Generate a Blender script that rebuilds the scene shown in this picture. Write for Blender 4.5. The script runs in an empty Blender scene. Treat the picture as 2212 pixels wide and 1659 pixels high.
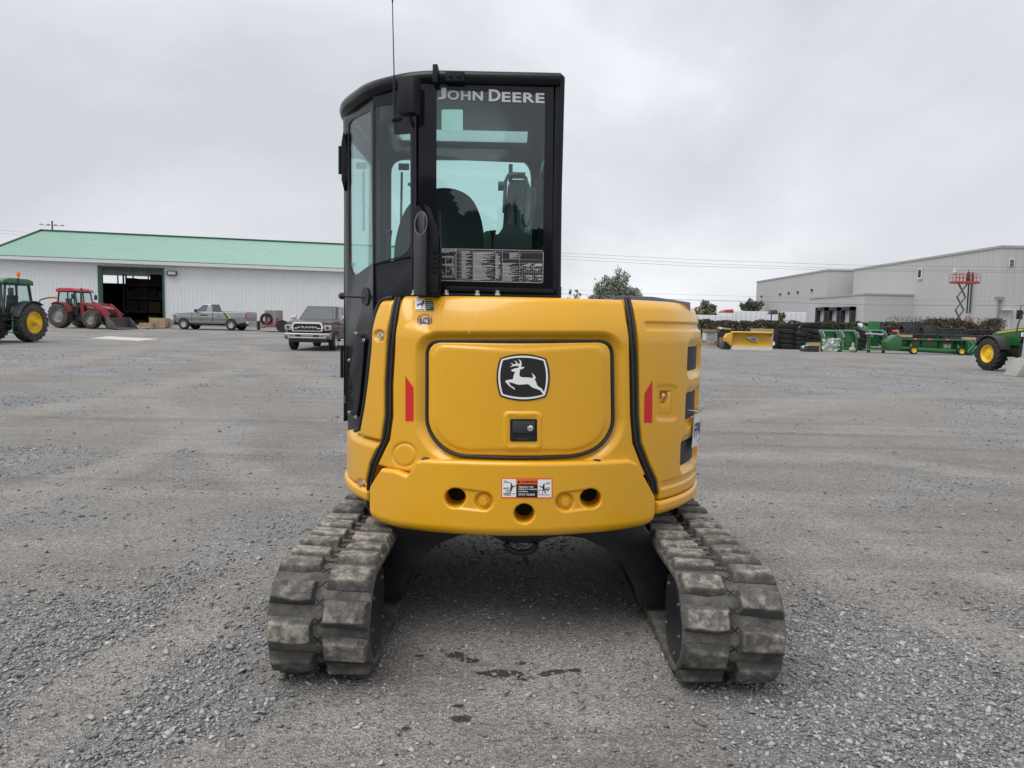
import bpy, bmesh, math, random
import numpy as np
from mathutils import Vector, Matrix
from mathutils.geometry import tessellate_polygon

random.seed(7)
rng = np.random.default_rng(7)
scene = bpy.context.scene
COL = scene.collection

# ------------------------------------------------------------------ camera
CX, CY, FPX, CAMH = 1106.0, 829.5, 1600.0, 1.45      # photograph measured on a 2212 x 1659 grid
PITCH = math.atan((829.5 - 697.0) / FPX)
ROLL = math.radians(1.2)
cam_f = np.array([0, math.cos(PITCH), -math.sin(PITCH)])
_u0 = np.array([0, math.sin(PITCH), math.cos(PITCH)])
_r0 = np.array([1.0, 0, 0])
cam_u = math.cos(ROLL) * _u0 - math.sin(ROLL) * _r0
cam_r = math.cos(ROLL) * _r0 + math.sin(ROLL) * _u0
cam_o = np.array([0, 0, CAMH])
cd = bpy.data.cameras.new('camera')
cd.sensor_width = 36.0
cd.lens = FPX / 2212.0 * 36.0
cd.clip_start = 0.05
cd.clip_end = 6000
cam = bpy.data.objects.new('camera', cd)
COL.objects.link(cam)
mw = Matrix.Identity(4)
for i in range(3):
    mw[i][0], mw[i][1], mw[i][2], mw[i][3] = cam_r[i], cam_u[i], -cam_f[i], cam_o[i]
cam.matrix_world = mw
scene.camera = cam

# ------------------------------------------------------------------ sky and sun
world = bpy.data.worlds.new('World')
scene.world = world
world.use_nodes = True
nt = world.node_tree
nt.nodes.clear()
wout = nt.nodes.new('ShaderNodeOutputWorld')
wbg = nt.nodes.new('ShaderNodeBackground')
nsk = nt.nodes.new('ShaderNodeTexSky')
nsk.sky_type = 'NISHITA'
nsk.sun_disc = False
SUN_EL, SUN_AZ = math.radians(62), math.radians(232)     # azimuth clockwise from +Y
nsk.sun_elevation = SUN_EL
nsk.sun_rotation = SUN_AZ
nsk.dust_density = 3
tc = nt.nodes.new('ShaderNodeTexCoord')
mp = nt.nodes.new('ShaderNodeMapping')
mp.inputs['Scale'].default_value = (1.0, 1.0, 1.7)
mp.inputs['Rotation'].default_value = (0, 0.35, 0)
mp.inputs['Location'].default_value = (3.365, -0.236, 1.391)
nz = nt.nodes.new('ShaderNodeTexNoise')
nz.inputs['Scale'].default_value = 1.9
nz.inputs['Detail'].default_value = 5
nz.inputs['Roughness'].default_value = 0.5
nz.inputs['Distortion'].default_value = 0.35
cr = nt.nodes.new('ShaderNodeValToRGB')
e = cr.color_ramp.elements
e[0].position, e[0].color = 0.34, (0.560, 0.580, 0.618, 1)
e[1].position, e[1].color = 0.62, (0.83, 0.85, 0.89, 1)
m_ = cr.color_ramp.elements.new(0.48)
m_.color = (0.665, 0.685, 0.722, 1)
skm = nt.nodes.new('ShaderNodeVectorMath')
skm.operation = 'SCALE'
skm.inputs['Scale'].default_value = 0.10
mixn = nt.nodes.new('ShaderNodeMix')
mixn.data_type = 'RGBA'
mixn.inputs['Factor'].default_value = 0.93           # thick overcast: little of the clear sky comes through
L = nt.links.new
L(tc.outputs['Generated'], mp.inputs['Vector'])
L(mp.outputs['Vector'], nz.inputs['Vector'])
L(nz.outputs['Fac'], cr.inputs['Fac'])
L(nsk.outputs['Color'], skm.inputs[0])
L(skm.outputs['Vector'], mixn.inputs['A'])
L(cr.outputs['Color'], mixn.inputs['B'])
L(mixn.outputs['Result'], wbg.inputs['Color'])
wbg.inputs['Strength'].default_value = 1.0
L(wbg.outputs['Background'], wout.inputs['Surface'])

sd = bpy.data.lights.new('sun', 'SUN')
sd.energy = 2.2
sd.angle = math.radians(50)
sd.color = (1.0, 0.975, 0.94)
sun = bpy.data.objects.new('sun', sd)
COL.objects.link(sun)
sdir = Vector((math.sin(SUN_AZ) * math.cos(SUN_EL), math.cos(SUN_AZ) * math.cos(SUN_EL), math.sin(SUN_EL)))
sun.rotation_euler = sdir.to_track_quat('Z', 'Y').to_euler()
sun.location = (0, -20, 30)

scene.view_settings.view_transform = 'Standard'
scene.view_settings.look = 'None'
scene.view_settings.exposure = 0.26
scene.view_settings.gamma = 1.0
scene.view_settings.use_curve_mapping = False
scene.render.engine = 'CYCLES'
scene.cycles.max_bounces = 8
scene.cycles.transparent_max_bounces = 24
scene.cycles.use_denoising = True
scene.cycles.caustics_reflective = False
scene.cycles.caustics_refractive = False


# ------------------------------------------------------------------ measuring helpers
def ray(px, py):
    return cam_f + cam_r * ((px - CX) / FPX) + cam_u * ((CY - py) / FPX)


def P(px, py, Y):
    d = ray(px, py)
    t = Y / d[1]
    return cam_o + d * t


def proj(p):
    d = np.asarray(p, float) - cam_o
    zc = d @ cam_f
    return CX + FPX * (d @ cam_r) / zc, CY - FPX * (d @ cam_u) / zc


def ss(a, b, x):
    t = np.clip((np.asarray(x, float) - a) / (b - a), 0, 1)
    return t * t * (3 - 2 * t)


def gz(x, y):
    """height of the yard"""
    return (0.62 * ss(28, 66, y) * ss(-2, -14, x)
            - 0.22 * ss(8, 20, x) * ss(12, 28, y) * (1 - ss(36, 46, y)))


def gp(px, py):
    """yard point seen at a spot of the photograph"""
    d = ray(px, py)
    z = 0.0
    for _ in range(40):
        t = (z - CAMH) / d[2]
        p = cam_o + d * t
        z = 0.6 * z + 0.4 * float(gz(p[0], p[1]))
    return p


# ------------------------------------------------------------------ materials
def new_mat(name):
    m = bpy.data.materials.new(name)
    m.use_nodes = True
    n = m.node_tree
    return m, n, n.nodes['Principled BSDF']


def mat(name, col, rough=0.5, metal=0.0, var=0.0, vscale=6.0, bump=0.0, bscale=60.0, coat=0.0, dirt=0.0,
        dirtcol=(0.20, 0.17, 0.13), dscale=7.0, rvar=0.0, stretch=None, emit=0):
    m, n, b = new_mat(name)
    N, lk = n.nodes, n.links.new
    c4 = (*col, 1)
    b.inputs['Base Color'].default_value = c4
    b.inputs['Roughness'].default_value = rough
    b.inputs['Metallic'].default_value = metal
    b.inputs['Coat Weight'].default_value = coat
    b.inputs['Coat Roughness'].default_value = 0.08
    t = N.new('ShaderNodeTexCoord')
    vec = t.outputs['Object']
    if stretch:
        mpn = N.new('ShaderNodeMapping')
        mpn.inputs['Scale'].default_value = stretch
        lk(vec, mpn.inputs['Vector'])
        vec = mpn.outputs['Vector']
    last = None
    if var:
        z = N.new('ShaderNodeTexNoise')
        z.inputs['Scale'].default_value = vscale
        z.inputs['Detail'].default_value = 5
        lk(vec, z.inputs['Vector'])
        mx = N.new('ShaderNodeMix')
        mx.data_type = 'RGBA'
        mx.inputs['A'].default_value = (*[max(0, c * (1 - var)) for c in col], 1)
        mx.inputs['B'].default_value = (*[min(1, c * (1 + var)) for c in col], 1)
        lk(z.outputs['Fac'], mx.inputs['Factor'])
        last = mx.outputs['Result']
    if dirt:
        z = N.new('ShaderNodeTexNoise')
        z.inputs['Scale'].default_value = dscale
        z.inputs['Detail'].default_value = 8
        z.inputs['Roughness'].default_value = 0.65
        lk(vec, z.inputs['Vector'])
        rp = N.new('ShaderNodeMapRange')
        rp.inputs['From Min'].default_value = 0.42
        rp.inputs['From Max'].default_value = 0.68
        rp.inputs['To Max'].default_value = dirt
        lk(z.outputs['Fac'], rp.inputs['Value'])
        mx = N.new('ShaderNodeMix')
        mx.data_type = 'RGBA'
        mx.inputs['A'].default_value = c4
        mx.inputs['B'].default_value = (*dirtcol, 1)
        if last:
            lk(last, mx.inputs['A'])
        lk(rp.outputs['Result'], mx.inputs['Factor'])
        last = mx.outputs['Result']
    if last:
        lk(last, b.inputs['Base Color'])
    if rvar:
        z = N.new('ShaderNodeTexNoise')
        z.inputs['Scale'].default_value = 9
        z.inputs['Detail'].default_value = 4
        lk(vec, z.inputs['Vector'])
        rp = N.new('ShaderNodeMapRange')
        rp.inputs['To Min'].default_value = max(0.02, rough - rvar)
        rp.inputs['To Max'].default_value = min(1, rough + rvar)
        lk(z.outputs['Fac'], rp.inputs['Value'])
        lk(rp.outputs['Result'], b.inputs['Roughness'])
    if bump:
        z = N.new('ShaderNodeTexNoise')
        z.inputs['Scale'].default_value = bscale
        z.inputs['Detail'].default_value = 5
        lk(vec, z.inputs['Vector'])
        bn = N.new('ShaderNodeBump')
        bn.inputs['Strength'].default_value = bump
        bn.inputs['Distance'].default_value = 0.02
        lk(z.outputs['Fac'], bn.inputs['Height'])
        lk(bn.outputs['Normal'], b.inputs['Normal'])
    if emit:
        b.inputs['Emission Color'].default_value = c4
        b.inputs['Emission Strength'].default_value = emit
    return m


def glass_mat(name, tint, dark=0.0, rough=0.0, ior=1.5):
    m, n, b = new_mat(name)
    n.nodes.remove(b)
    N, lk = n.nodes, n.links.new
    out = N['Material Output']
    tr = N.new('ShaderNodeBsdfTransparent')
    tr.inputs['Color'].default_value = (*tint, 1)
    gl = N.new('ShaderNodeBsdfGlossy')
    gl.inputs['Roughness'].default_value = rough
    lw_ = N.new('ShaderNodeLayerWeight')           # thin pane: Schlick reflectance, the same from both sides
    lw_.inputs['Blend'].default_value = 0.5
    pw = N.new('ShaderNodeMath')
    pw.operation = 'POWER'
    pw.inputs[1].default_value = 5
    lk(lw_.outputs['Facing'], pw.inputs[0])
    fr = N.new('ShaderNodeMath')
    fr.operation = 'MULTIPLY_ADD'
    fr.inputs[1].default_value = 0.955
    fr.inputs[2].default_value = 0.045
    lk(pw.outputs['Value'], fr.inputs[0])
    mx = N.new('ShaderNodeMixShader')
    lk(fr.outputs['Value'], mx.inputs['Fac'])
    lk(tr.outputs['BSDF'], mx.inputs[1])
    lk(gl.outputs['BSDF'], mx.inputs[2])
    lk(mx.outputs['Shader'], out.inputs['Surface'])
    return m


YEL = mat('yellow_paint', (0.72, 0.365, 0.009), 0.28, var=0.05, vscale=3, coat=0.35, bump=0.025, bscale=300, rvar=0.08, dirt=.07, dirtcol=(.42, .30, .12), dscale=2.5)
BLK = mat('black_gloss_paint', (0.007, 0.008, 0.011), 0.24, rvar=0.06, dirt=0.05, dirtcol=(.12, .12, .11))
BLKM = mat('black_matt_steel', (0.013, 0.014, 0.018), 0.5, rvar=0.08, var=0.2)
FRIT = mat('black_glass_border', (0.010, 0.011, 0.015), 0.06)
for m_ in (BLK, BLKM, FRIT):
    m_.node_tree.nodes['Principled BSDF'].inputs['Specular IOR Level'].default_value = 0.22
RUB = mat('rubber_seal', (0.014, 0.014, 0.015), 0.6, var=0.3, vscale=30)
PLA = mat('dark_plastic', (0.02, 0.021, 0.023), 0.55, bump=0.05, bscale=300)
UND = mat('undercarriage_paint', (0.006, 0.007, 0.011), 0.45, dirt=0.22, dirtcol=(0.06, 0.052, 0.042), dscale=9, bump=0.1, bscale=40)
ZINC = mat('zinc_bolt', (0.62, 0.62, 0.60), 0.32, 0.9, var=0.15, vscale=60)
CHR = mat('chrome', (0.75, 0.75, 0.76), 0.12, 1.0)
RED = mat('red_reflector', (0.60, 0.012, 0.016), 0.35)
WHT = mat('white_print', (0.80, 0.80, 0.80), 0.5)
SIL = mat('silver_print', (0.52, 0.53, 0.56), 0.42)
BPR = mat('black_print', (0.008, 0.008, 0.010), 0.45)
ORNG = mat('orange_print', (0.78, 0.125, 0.02), 0.5)
BLU = mat('blue_print', (0.012, 0.045, 0.24), 0.5)
YDEC = mat('caution_yellow_print', (0.72, 0.40, 0.02), 0.5)
GLS = glass_mat('teal_cab_glass', (0.865, 0.972, 0.955))
SEATM = mat('seat_fabric', (0.03, 0.032, 0.035), 0.8)
INT = mat('cab_interior', (0.035, 0.037, 0.040), 0.7)


# ------------------------------------------------------------------ mesh helpers
def tri_poly(outer, holes=()):
    polys = [[Vector((p[0], p[1], 0)) for p in outer]] + [[Vector((p[0], p[1], 0)) for p in h] for h in holes]
    pts = [(p.x, p.y) for q in polys for p in q]
    return pts, [tuple(t) for t in tessellate_polygon(polys)]


def rpoly(pts, r, n=5):
    """polygon with rounded corners; r one number or one for each corner"""
    out = []
    k = len(pts)
    for i in range(k):
        rr = r[i] if isinstance(r, (list, tuple)) else r
        p = np.array(pts[i], float)
        a = np.array(pts[i - 1], float) - p
        b = np.array(pts[(i + 1) % k], float) - p
        la, lb = np.linalg.norm(a), np.linalg.norm(b)
        a /= la
        b /= lb
        if rr <= 0:
            out.append(tuple(p))
            continue
        rr = min(rr, la * .49, lb * .49)
        p0, p1 = p + a * rr, p + b * rr
        for j in range(n + 1):
            t = j / n
            q = (1 - t) ** 2 * p0 + 2 * t * (1 - t) * p + t * t * p1
            out.append((q[0], q[1]))
    return out


def rrect(x0, y0, x1, y1, r, n=5):
    return rpoly([(x0, y0), (x1, y0), (x1, y1), (x0, y1)], r, n)


def ellipse(cx, cy, rx, ry, n=24):
    return [(cx + rx * math.cos(2 * math.pi * i / n), cy + ry * math.sin(2 * math.pi * i / n)) for i in range(n)]


def mk(name, verts, faces, material, parent=None, smooth=40, bevel=0, seg=2):
    me = bpy.data.meshes.new(name)
    if isinstance(verts, np.ndarray):
        verts = verts.tolist()
    me.from_pydata([tuple(map(float, v)) for v in verts], [], faces)
    me.validate()
    bm = bmesh.new()
    bm.from_mesh(me)
    bmesh.ops.recalc_face_normals(bm, faces=bm.faces)
    if bevel:
        ed = [x for x in bm.edges if len(x.link_faces) == 2 and x.calc_face_angle(0) > 0.5]
        bmesh.ops.bevel(bm, geom=ed, offset=bevel, segments=seg, affect='EDGES', profile=0.6, clamp_overlap=True)
    bm.to_mesh(me)
    bm.free()
    if smooth:
        me.shade_smooth()
        me.set_sharp_from_angle(angle=math.radians(smooth))
    me.materials.append(material)
    o = bpy.data.objects.new(name, me)
    COL.objects.link(o)
    if parent is not None:
        o.parent = parent
    return o


class MB:
    def __init__(s):
        s.v, s.f = [], []

    def add(s, verts, faces):
        k = len(s.v)
        s.v += [tuple(map(float, v)) for v in verts]
        s.f += [tuple(i + k for i in f) for f in faces]
        return s

    def box(s, c, d, rz=0.0, rx=0.0, ry=0.0, taper=1.0):
        h = np.array(d) / 2
        v = []
        for x, y, z in ((-1, -1, -1), (1, -1, -1), (1, 1, -1), (-1, 1, -1), (-1, -1, 1), (1, -1, 1), (1, 1, 1), (-1, 1, 1)):
            k = taper if z > 0 else 1
            v.append(Vector((x * h[0] * k, y * h[1] * k, z * h[2])))
        if rz or rx or ry:
            R = Matrix.Rotation(rz, 3, 'Z') @ Matrix.Rotation(ry, 3, 'Y') @ Matrix.Rotation(rx, 3, 'X')
            v = [R @ q for q in v]
        v = [q + Vector(c) for q in v]
        return s.add(v, [(0, 3, 2, 1), (4, 5, 6, 7), (0, 1, 5, 4), (1, 2, 6, 5), (2, 3, 7, 6), (3, 0, 4, 7)])

    def b2(s, a, b):
        """box between two corners"""
        a, b = np.array(a, float), np.array(b, float)
        return s.box((a + b) / 2, np.abs(b - a))

    def bar(s, p, q, w, h, up=(0, 0, 1)):
        p, q = Vector(p), Vector(q)
        d = (q - p).normalized()
        u = Vector(up)
        if abs(d.dot(u)) > 0.98:
            u = Vector((0, 1, 0))
        a = d.cross(u).normalized()
        b = a.cross(d).normalized()
        v = []
        for e in (p, q):
            for i, j in ((-1, -1), (1, -1), (1, 1), (-1, 1)):
                v.append(e + a * (i * w / 2) + b * (j * h / 2))
        return s.add(v, [(0, 3, 2, 1), (4, 5, 6, 7), (0, 1, 5, 4), (1, 2, 6, 5), (2, 3, 7, 6), (3, 0, 4, 7)])

    def tube(s, pts, r, n=8, caps=True):
        pts = [Vector(p) for p in pts]
        k = len(pts)
        rs = r if isinstance(r, (list, tuple)) else [r] * k
        ups = None
        v, f = [], []
        for i, p in enumerate(pts):
            d = (pts[min(i + 1, k - 1)] - pts[max(i - 1, 0)]).normalized()
            if ups is None:
                u = Vector((0, 0, 1)) if abs(d.z) < 0.9 else Vector((0, 1, 0))
            else:
                u = ups
            a = d.cross(u).normalized()
            b = a.cross(d).normalized()
            ups = b
            for j in range(n):
                t = 2 * math.pi * j / n
                v.append(p + a * (rs[i] * math.cos(t)) + b * (rs[i] * math.sin(t)))
        for i in range(k - 1):
            for j in range(n):
                j2 = (j + 1) % n
                f.append((i * n + j, i * n + j2, (i + 1) * n + j2, (i + 1) * n + j))
        if caps:
            f.append(tuple(range(n - 1, -1, -1)))
            f.append(tuple((k - 1) * n + j for j in range(n)))
        return s.add(v, f)

    def cyl(s, p, q, r, r2=None, n=16):
        return s.tube([p, q], [r, r if r2 is None else r2], n)

    def lathe(s, prof, org, axis=(0, 0, 1), n=24, a0=0.0, a1=2 * math.pi, caps=True):
        """profile of (radius, height along the axis)"""
        ax = Vector(axis).normalized()
        u = Vector((0, 0, 1)) if abs(ax.z) < 0.9 else Vector((1, 0, 0))
        a = ax.cross(u).normalized()
        b = ax.cross(a).normalized()
        full = abs(a1 - a0 - 2 * math.pi) < 1e-6
        m = n if full else n + 1
        v, f = [], []
        for (r, h) in prof:
            for j in range(m):
                t = a0 + (a1 - a0) * j / n
                v.append(Vector(org) + ax * h + a * (r * math.cos(t)) + b * (r * math.sin(t)))
        for i in range(len(prof) - 1):
            for j in range(n):
                j2 = (j + 1) % m
                f.append((i * m + j, i * m + j2, (i + 1) * m + j2, (i + 1) * m + j))
        if full and caps:
            if prof[0][0] > 1e-5:
                f.append(tuple(range(m - 1, -1, -1)))
            if prof[-1][0] > 1e-5:
                f.append(tuple((len(prof) - 1) * m + j for j in range(m)))
        return s.add(v, f)

    def ball(s, c, r, n=10):
        r = r if isinstance(r, (list, tuple)) else (r, r, r)
        v, f = [], []
        for i in range(n + 1):
            t = math.pi * i / n
            for j in range(2 * n):
                a = math.pi * j / n
                v.append((c[0] + r[0] * math.sin(t) * math.cos(a), c[1] + r[1] * math.sin(t) * math.sin(a), c[2] + r[2] * math.cos(t)))
        for i in range(n):
            for j in range(2 * n):
                j2 = (j + 1) % (2 * n)
                f.append((i * 2 * n + j, (i + 1) * 2 * n + j, (i + 1) * 2 * n + j2, i * 2 * n + j2))
        return s.add(v, f)

    def plate(s, outer, fn, d0, d1, holes=()):
        """flat plate with openings; fn(u, v, depth) gives the point"""
        pts, tr = tri_poly(outer, holes)
        n = len(pts)
        v = [fn(x, y, d0) for x, y in pts] + [fn(x, y, d1) for x, y in pts]
        f = [t for t in tr] + [tuple(i + n for i in reversed(t)) for t in tr]
        k = 0
        for ring in [outer] + list(holes):
            m = len(ring)
            for i in range(m):
                j = (i + 1) % m
                f.append((k + i, k + j, k + j + n, k + i + n))
            k += m
        return s.add(v, f)

    def ext(s, poly, axis, a, b, off=(0, 0, 0)):
        """extrude a 2-D outline along x, y or z from a to b"""
        ox, oy, oz = off
        if axis == 'x':
            fn = lambda u, v, d: (ox + d, oy + u, oz + v)
        elif axis == 'y':
            fn = lambda u, v, d: (ox + u, oy + d, oz + v)
        else:
            fn = lambda u, v, d: (ox + u, oy + v, oz + d)
        return s.plate(poly, fn, a, b)

    def build(s, name, material, parent=None, smooth=40, bevel=0, org=None, seg=2):
        v = s.v
        if org is not None:
            v = [(x - org[0], y - org[1], z - org[2]) for x, y, z in v]
        return mk(name, v, s.f, material, parent, smooth, bevel, seg)


def thing(name, label, cat, loc=(0, 0, 0), rz=0.0, group=None):
    o = bpy.data.objects.new(name, None)
    o.empty_display_size = 0.2
    COL.objects.link(o)
    o.location = [float(c) for c in loc]
    o.rotation_euler = (0, 0, rz)
    o['label'] = label
    o['category'] = cat
    if group:
        o['group'] = group
    return o


def tag(o, label, cat, group=None, kind=None):
    o['label'] = label
    o['category'] = cat
    if group:
        o['group'] = group
    if kind:
        o['kind'] = kind
    return o


def dup(root, loc=None, rz=None, label=None, parent=None):
    c = root.copy()
    COL.objects.link(c)
    c.parent = parent
    if loc is not None:
        c.location = [float(q) for q in loc]
    if rz is not None:
        c.rotation_euler = (0, 0, rz)
    if label:
        c['label'] = label
    for ch in list(root.children):
        dup(ch, parent=c)
    return c


_text_cache = {}


def text2d(body, bold=0.0, spacing=1.0):
    key = (body, bold, spacing)
    if key in _text_cache:
        return _text_cache[key]
    cu = bpy.data.curves.new('lettering', 'FONT')
    cu.body = body
    cu.offset = bold
    cu.space_character = spacing
    cu.resolution_u = 3
    cu.fill_mode = 'FRONT'
    ob = bpy.data.objects.new('lettering', cu)
    COL.objects.link(ob)
    bpy.context.view_layer.update()
    me = bpy.data.meshes.new_from_object(ob.evaluated_get(bpy.context.evaluated_depsgraph_get()))
    v = np.array([tuple(q.co)[:2] for q in me.vertices])
    f = [tuple(p.vertices) for p in me.polygons]
    bpy.data.objects.remove(ob)
    bpy.data.curves.remove(cu)
    bpy.data.meshes.remove(me)
    lo, hi = v.min(0), v.max(0)
    v = (v - lo) / (hi - lo)
    _text_cache[key] = (v, f)
    return v, f


def subdiv2d(pts, tris, mx):
    pts = [tuple(p) for p in pts]
    out, stack, cache = [], list(tris), {}
    def mid(a, b):
        k = (min(a, b), max(a, b))
        if k not in cache:
            cache[k] = len(pts)
            pts.append(((pts[a][0] + pts[b][0]) / 2, (pts[a][1] + pts[b][1]) / 2))
        return cache[k]
    while stack:
        a, b, c = stack.pop()
        ls = [math.dist(pts[a], pts[b]), math.dist(pts[b], pts[c]), math.dist(pts[c], pts[a])]
        if max(ls) < mx:
            out.append((a, b, c))
            continue
        i = ls.index(max(ls))
        if i == 0:
            m = mid(a, b); stack += [(a, m, c), (m, b, c)]
        elif i == 1:
            m = mid(b, c); stack += [(a, b, m), (a, m, c)]
        else:
            m = mid(c, a); stack += [(a, b, m), (m, b, c)]
    return pts, out


class Decals:
    """flat print laid on a surface; lift(px, py) gives the point on it"""
    def __init__(s, lift, mx=14):
        s.lift, s.mx, s.b = lift, mx, MB()

    def poly(s, outer, holes=()):
        pts, tr = tri_poly(outer, holes)
        pts, tr = subdiv2d(pts, tr, s.mx)
        s.b.add([s.lift(*p) for p in pts], tr)
        return s

    def line(s, pts, w):
        for (a, b) in zip(pts[:-1], pts[1:]):
            a, b = np.array(a, float), np.array(b, float)
            d = (b - a) / (np.linalg.norm(b - a) + 1e-9)
            n = np.array([-d[1], d[0]]) * w / 2
            a2, b2 = a - d * w * .3, b + d * w * .3
            s.poly([tuple(a2 + n), tuple(b2 + n), tuple(b2 - n), tuple(a2 - n)])
        return s

    def text(s, body, x0, y0, x1, y1, bold=0.0, shear=0.0, spacing=1.0):
        """y0 is the top, y1 the bottom on the photograph"""
        v, f = text2d(body, bold, spacing)
        q = [(x0 + (x1 - x0) * a, y1 + (y0 - y1) * b + shear * a) for a, b in v]
        s.b.add([s.lift(*p) for p in q], f)
        return s

    def build(s, name, material, parent, org=None):
        return s.b.build(name, material, parent, smooth=0, org=org)

# ------------------------------------------------------------------ ground: the gravel yard
def vnoise(x, y, seed=0):
    """value noise, numpy"""
    r = np.random.default_rng(seed).random((256, 256))
    xi, yi = np.floor(x).astype(int), np.floor(y).astype(int)
    fx, fy = x - xi, y - yi
    fx, fy = fx * fx * (3 - 2 * fx), fy * fy * (3 - 2 * fy)
    g = lambda a, b: r[a % 256, b % 256]
    return (g(xi, yi) * (1 - fx) * (1 - fy) + g(xi + 1, yi) * fx * (1 - fy) + g(xi, yi + 1) * (1 - fx) * fy + g(xi + 1, yi + 1) * fx * fy)


def fbm(x, y, seed=0, o=4):
    s, a, t = 0, 1.0, 0
    for i in range(o):
        s = s + a * vnoise(x * 2 ** i, y * 2 ** i, seed + i)
        t += a
        a *= 0.5
    return s / t


def ground_h(x, y):
    near = 1 - ss(10, 22, np.abs(y)) 
    return gz(x, y) + near * ((fbm(x * 1.3 + 40, y * 1.3 + 40, 3, 4) - 0.5) * 0.035 + (fbm(x * 9 + 9, y * 9 + 9, 8, 3) - .5) * 0.012) - 0.004


# beaten wheel lanes
LANES = [([gp(*q)[:2] for q in pts], w) for pts, w in (
    ([(600, 1215), (420, 1340), (220, 1470), (40, 1640)], .30), ([(1545, 1085), (1700, 1180), (1900, 1290), (2240, 1420)], .34),
    ([(1620, 1075), (1900, 1175), (2240, 1270)], .30), ([(300, 840), (420, 930), (520, 1010), (620, 1060)], .35), ([(520, 745), (640, 800), (760, 850)], .5),
    ([(-40, 808), (160, 780), (330, 742)], .9), ([(380, 765), (560, 792), (745, 838)], .7), ([(1520, 905), (1800, 860), (2240, 850)], .9), ([(1530, 985), (1850, 985), (2240, 1040)], .45), ([(-40, 905), (250, 860), (500, 800), (600, 762)], .6), ([(-40, 1090), (250, 1010), (480, 900)], .4),
    ([(900, 1660), (1100, 1560), (1280, 1480), (1330, 1400)], .45), ([(450, 1640), (620, 1600), (800, 1570)], .3))]


def gravel_density(x, y):
    """share of loose stone against beaten dust, 0 to 1"""
    n = fbm(x * .55 + 11, y * .42 + 5, 21, 4)
    d = ss(0.44, 0.64, n)
    d = np.maximum(d, ss(0.55, 1.2, x) * (1 - ss(3.0, 4.2, y)) * 1.0)          # heap of stone towards the corner of the frame
    d = np.maximum(d, 0.75 * np.exp(-(((x + 1.9) / .75) ** 2 + ((y - 3.2) / .55) ** 2)))
    d = np.maximum(d, 0.8 * np.exp(-(((x + 4.4) / 1.3) ** 2 + ((y - 5.2) / .5) ** 2)))
    d = d * (1 - 0.75 * np.exp(-((x / .75) ** 2 + ((y - 3.0) / .9) ** 2)))
    return np.clip(d * (1 - .9 * lane_mask(x, y)), 0.09, 1)


def lane_mask(x, y):
    lane = np.zeros(np.shape(x))
    for pts, w in LANES:
        for (a, c) in zip(pts[:-1], pts[1:]):
            ex, ey = c[0] - a[0], c[1] - a[1]
            t = np.clip(((x - a[0]) * ex + (y - a[1]) * ey) / (ex * ex + ey * ey), 0, 1)
            dd = np.hypot(x - a[0] - ex * t, y - a[1] - ey * t) + (fbm(x * 3 + 7, y * 3 + 7, 61, 3) - .5) * .25
            lane = np.maximum(lane, 1 - ss(w * .35, w, dd))
    return lane


def axis_pts(a, b, step, far, ratio):
    m = list(np.arange(a, b, step))
    s, p = step, b
    while p < far:
        m.append(p)
        s *= ratio
        p += s
    m.append(far)
    s, p, lo = step, a, []
    while p > -far:
        s *= ratio
        p -= s
        lo.append(p)
    return np.array(sorted(set(lo + m)))


gx, gy = axis_pts(-6.5, 6.5, 0.07, 3000, 1.05), axis_pts(0.6, 11, 0.06, 3000, 1.05)
gx = np.union1d(gx, np.arange(-.55, .45, .014))
gy = np.union1d(gy, np.arange(2.42, 3.25, .014))
GX, GY = np.meshgrid(gx, gy)
GZ = ground_h(GX, GY)
nx_, ny_ = len(gx), len(gy)
gv = np.stack([GX.ravel(), GY.ravel(), GZ.ravel()], 1)
ii = np.arange(nx_ * ny_).reshape(ny_, nx_)
gf = np.stack([ii[:-1, :-1].ravel(), ii[:-1, 1:].ravel(), ii[1:, 1:].ravel(), ii[1:, :-1].ravel()], 1)


def fast_mesh(name, v, f, material, attrs=None, smooth=True):
    me = bpy.data.meshes.new(name)
    k = f.shape[1]
    me.vertices.add(len(v))
    me.vertices.foreach_set('co', v.astype(np.float32).ravel())
    me.loops.add(f.size)
    me.loops.foreach_set('vertex_index', f.astype(np.int32).ravel())
    me.polygons.add(len(f))
    me.polygons.foreach_set('loop_start', (np.arange(len(f)) * k).astype(np.int32))
    me.polygons.foreach_set('loop_total', np.full(len(f), k, np.int32))
    for an, av in (attrs or {}).items():
        at = me.attributes.new(an, 'FLOAT', 'POINT')
        at.data.foreach_set('value', av.astype(np.float32))
    me.update()
    me.validate()
    if smooth:
        me.shade_smooth()
    me.materials.append(material)
    o = bpy.data.objects.new(name, me)
    COL.objects.link(o)
    return o


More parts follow.
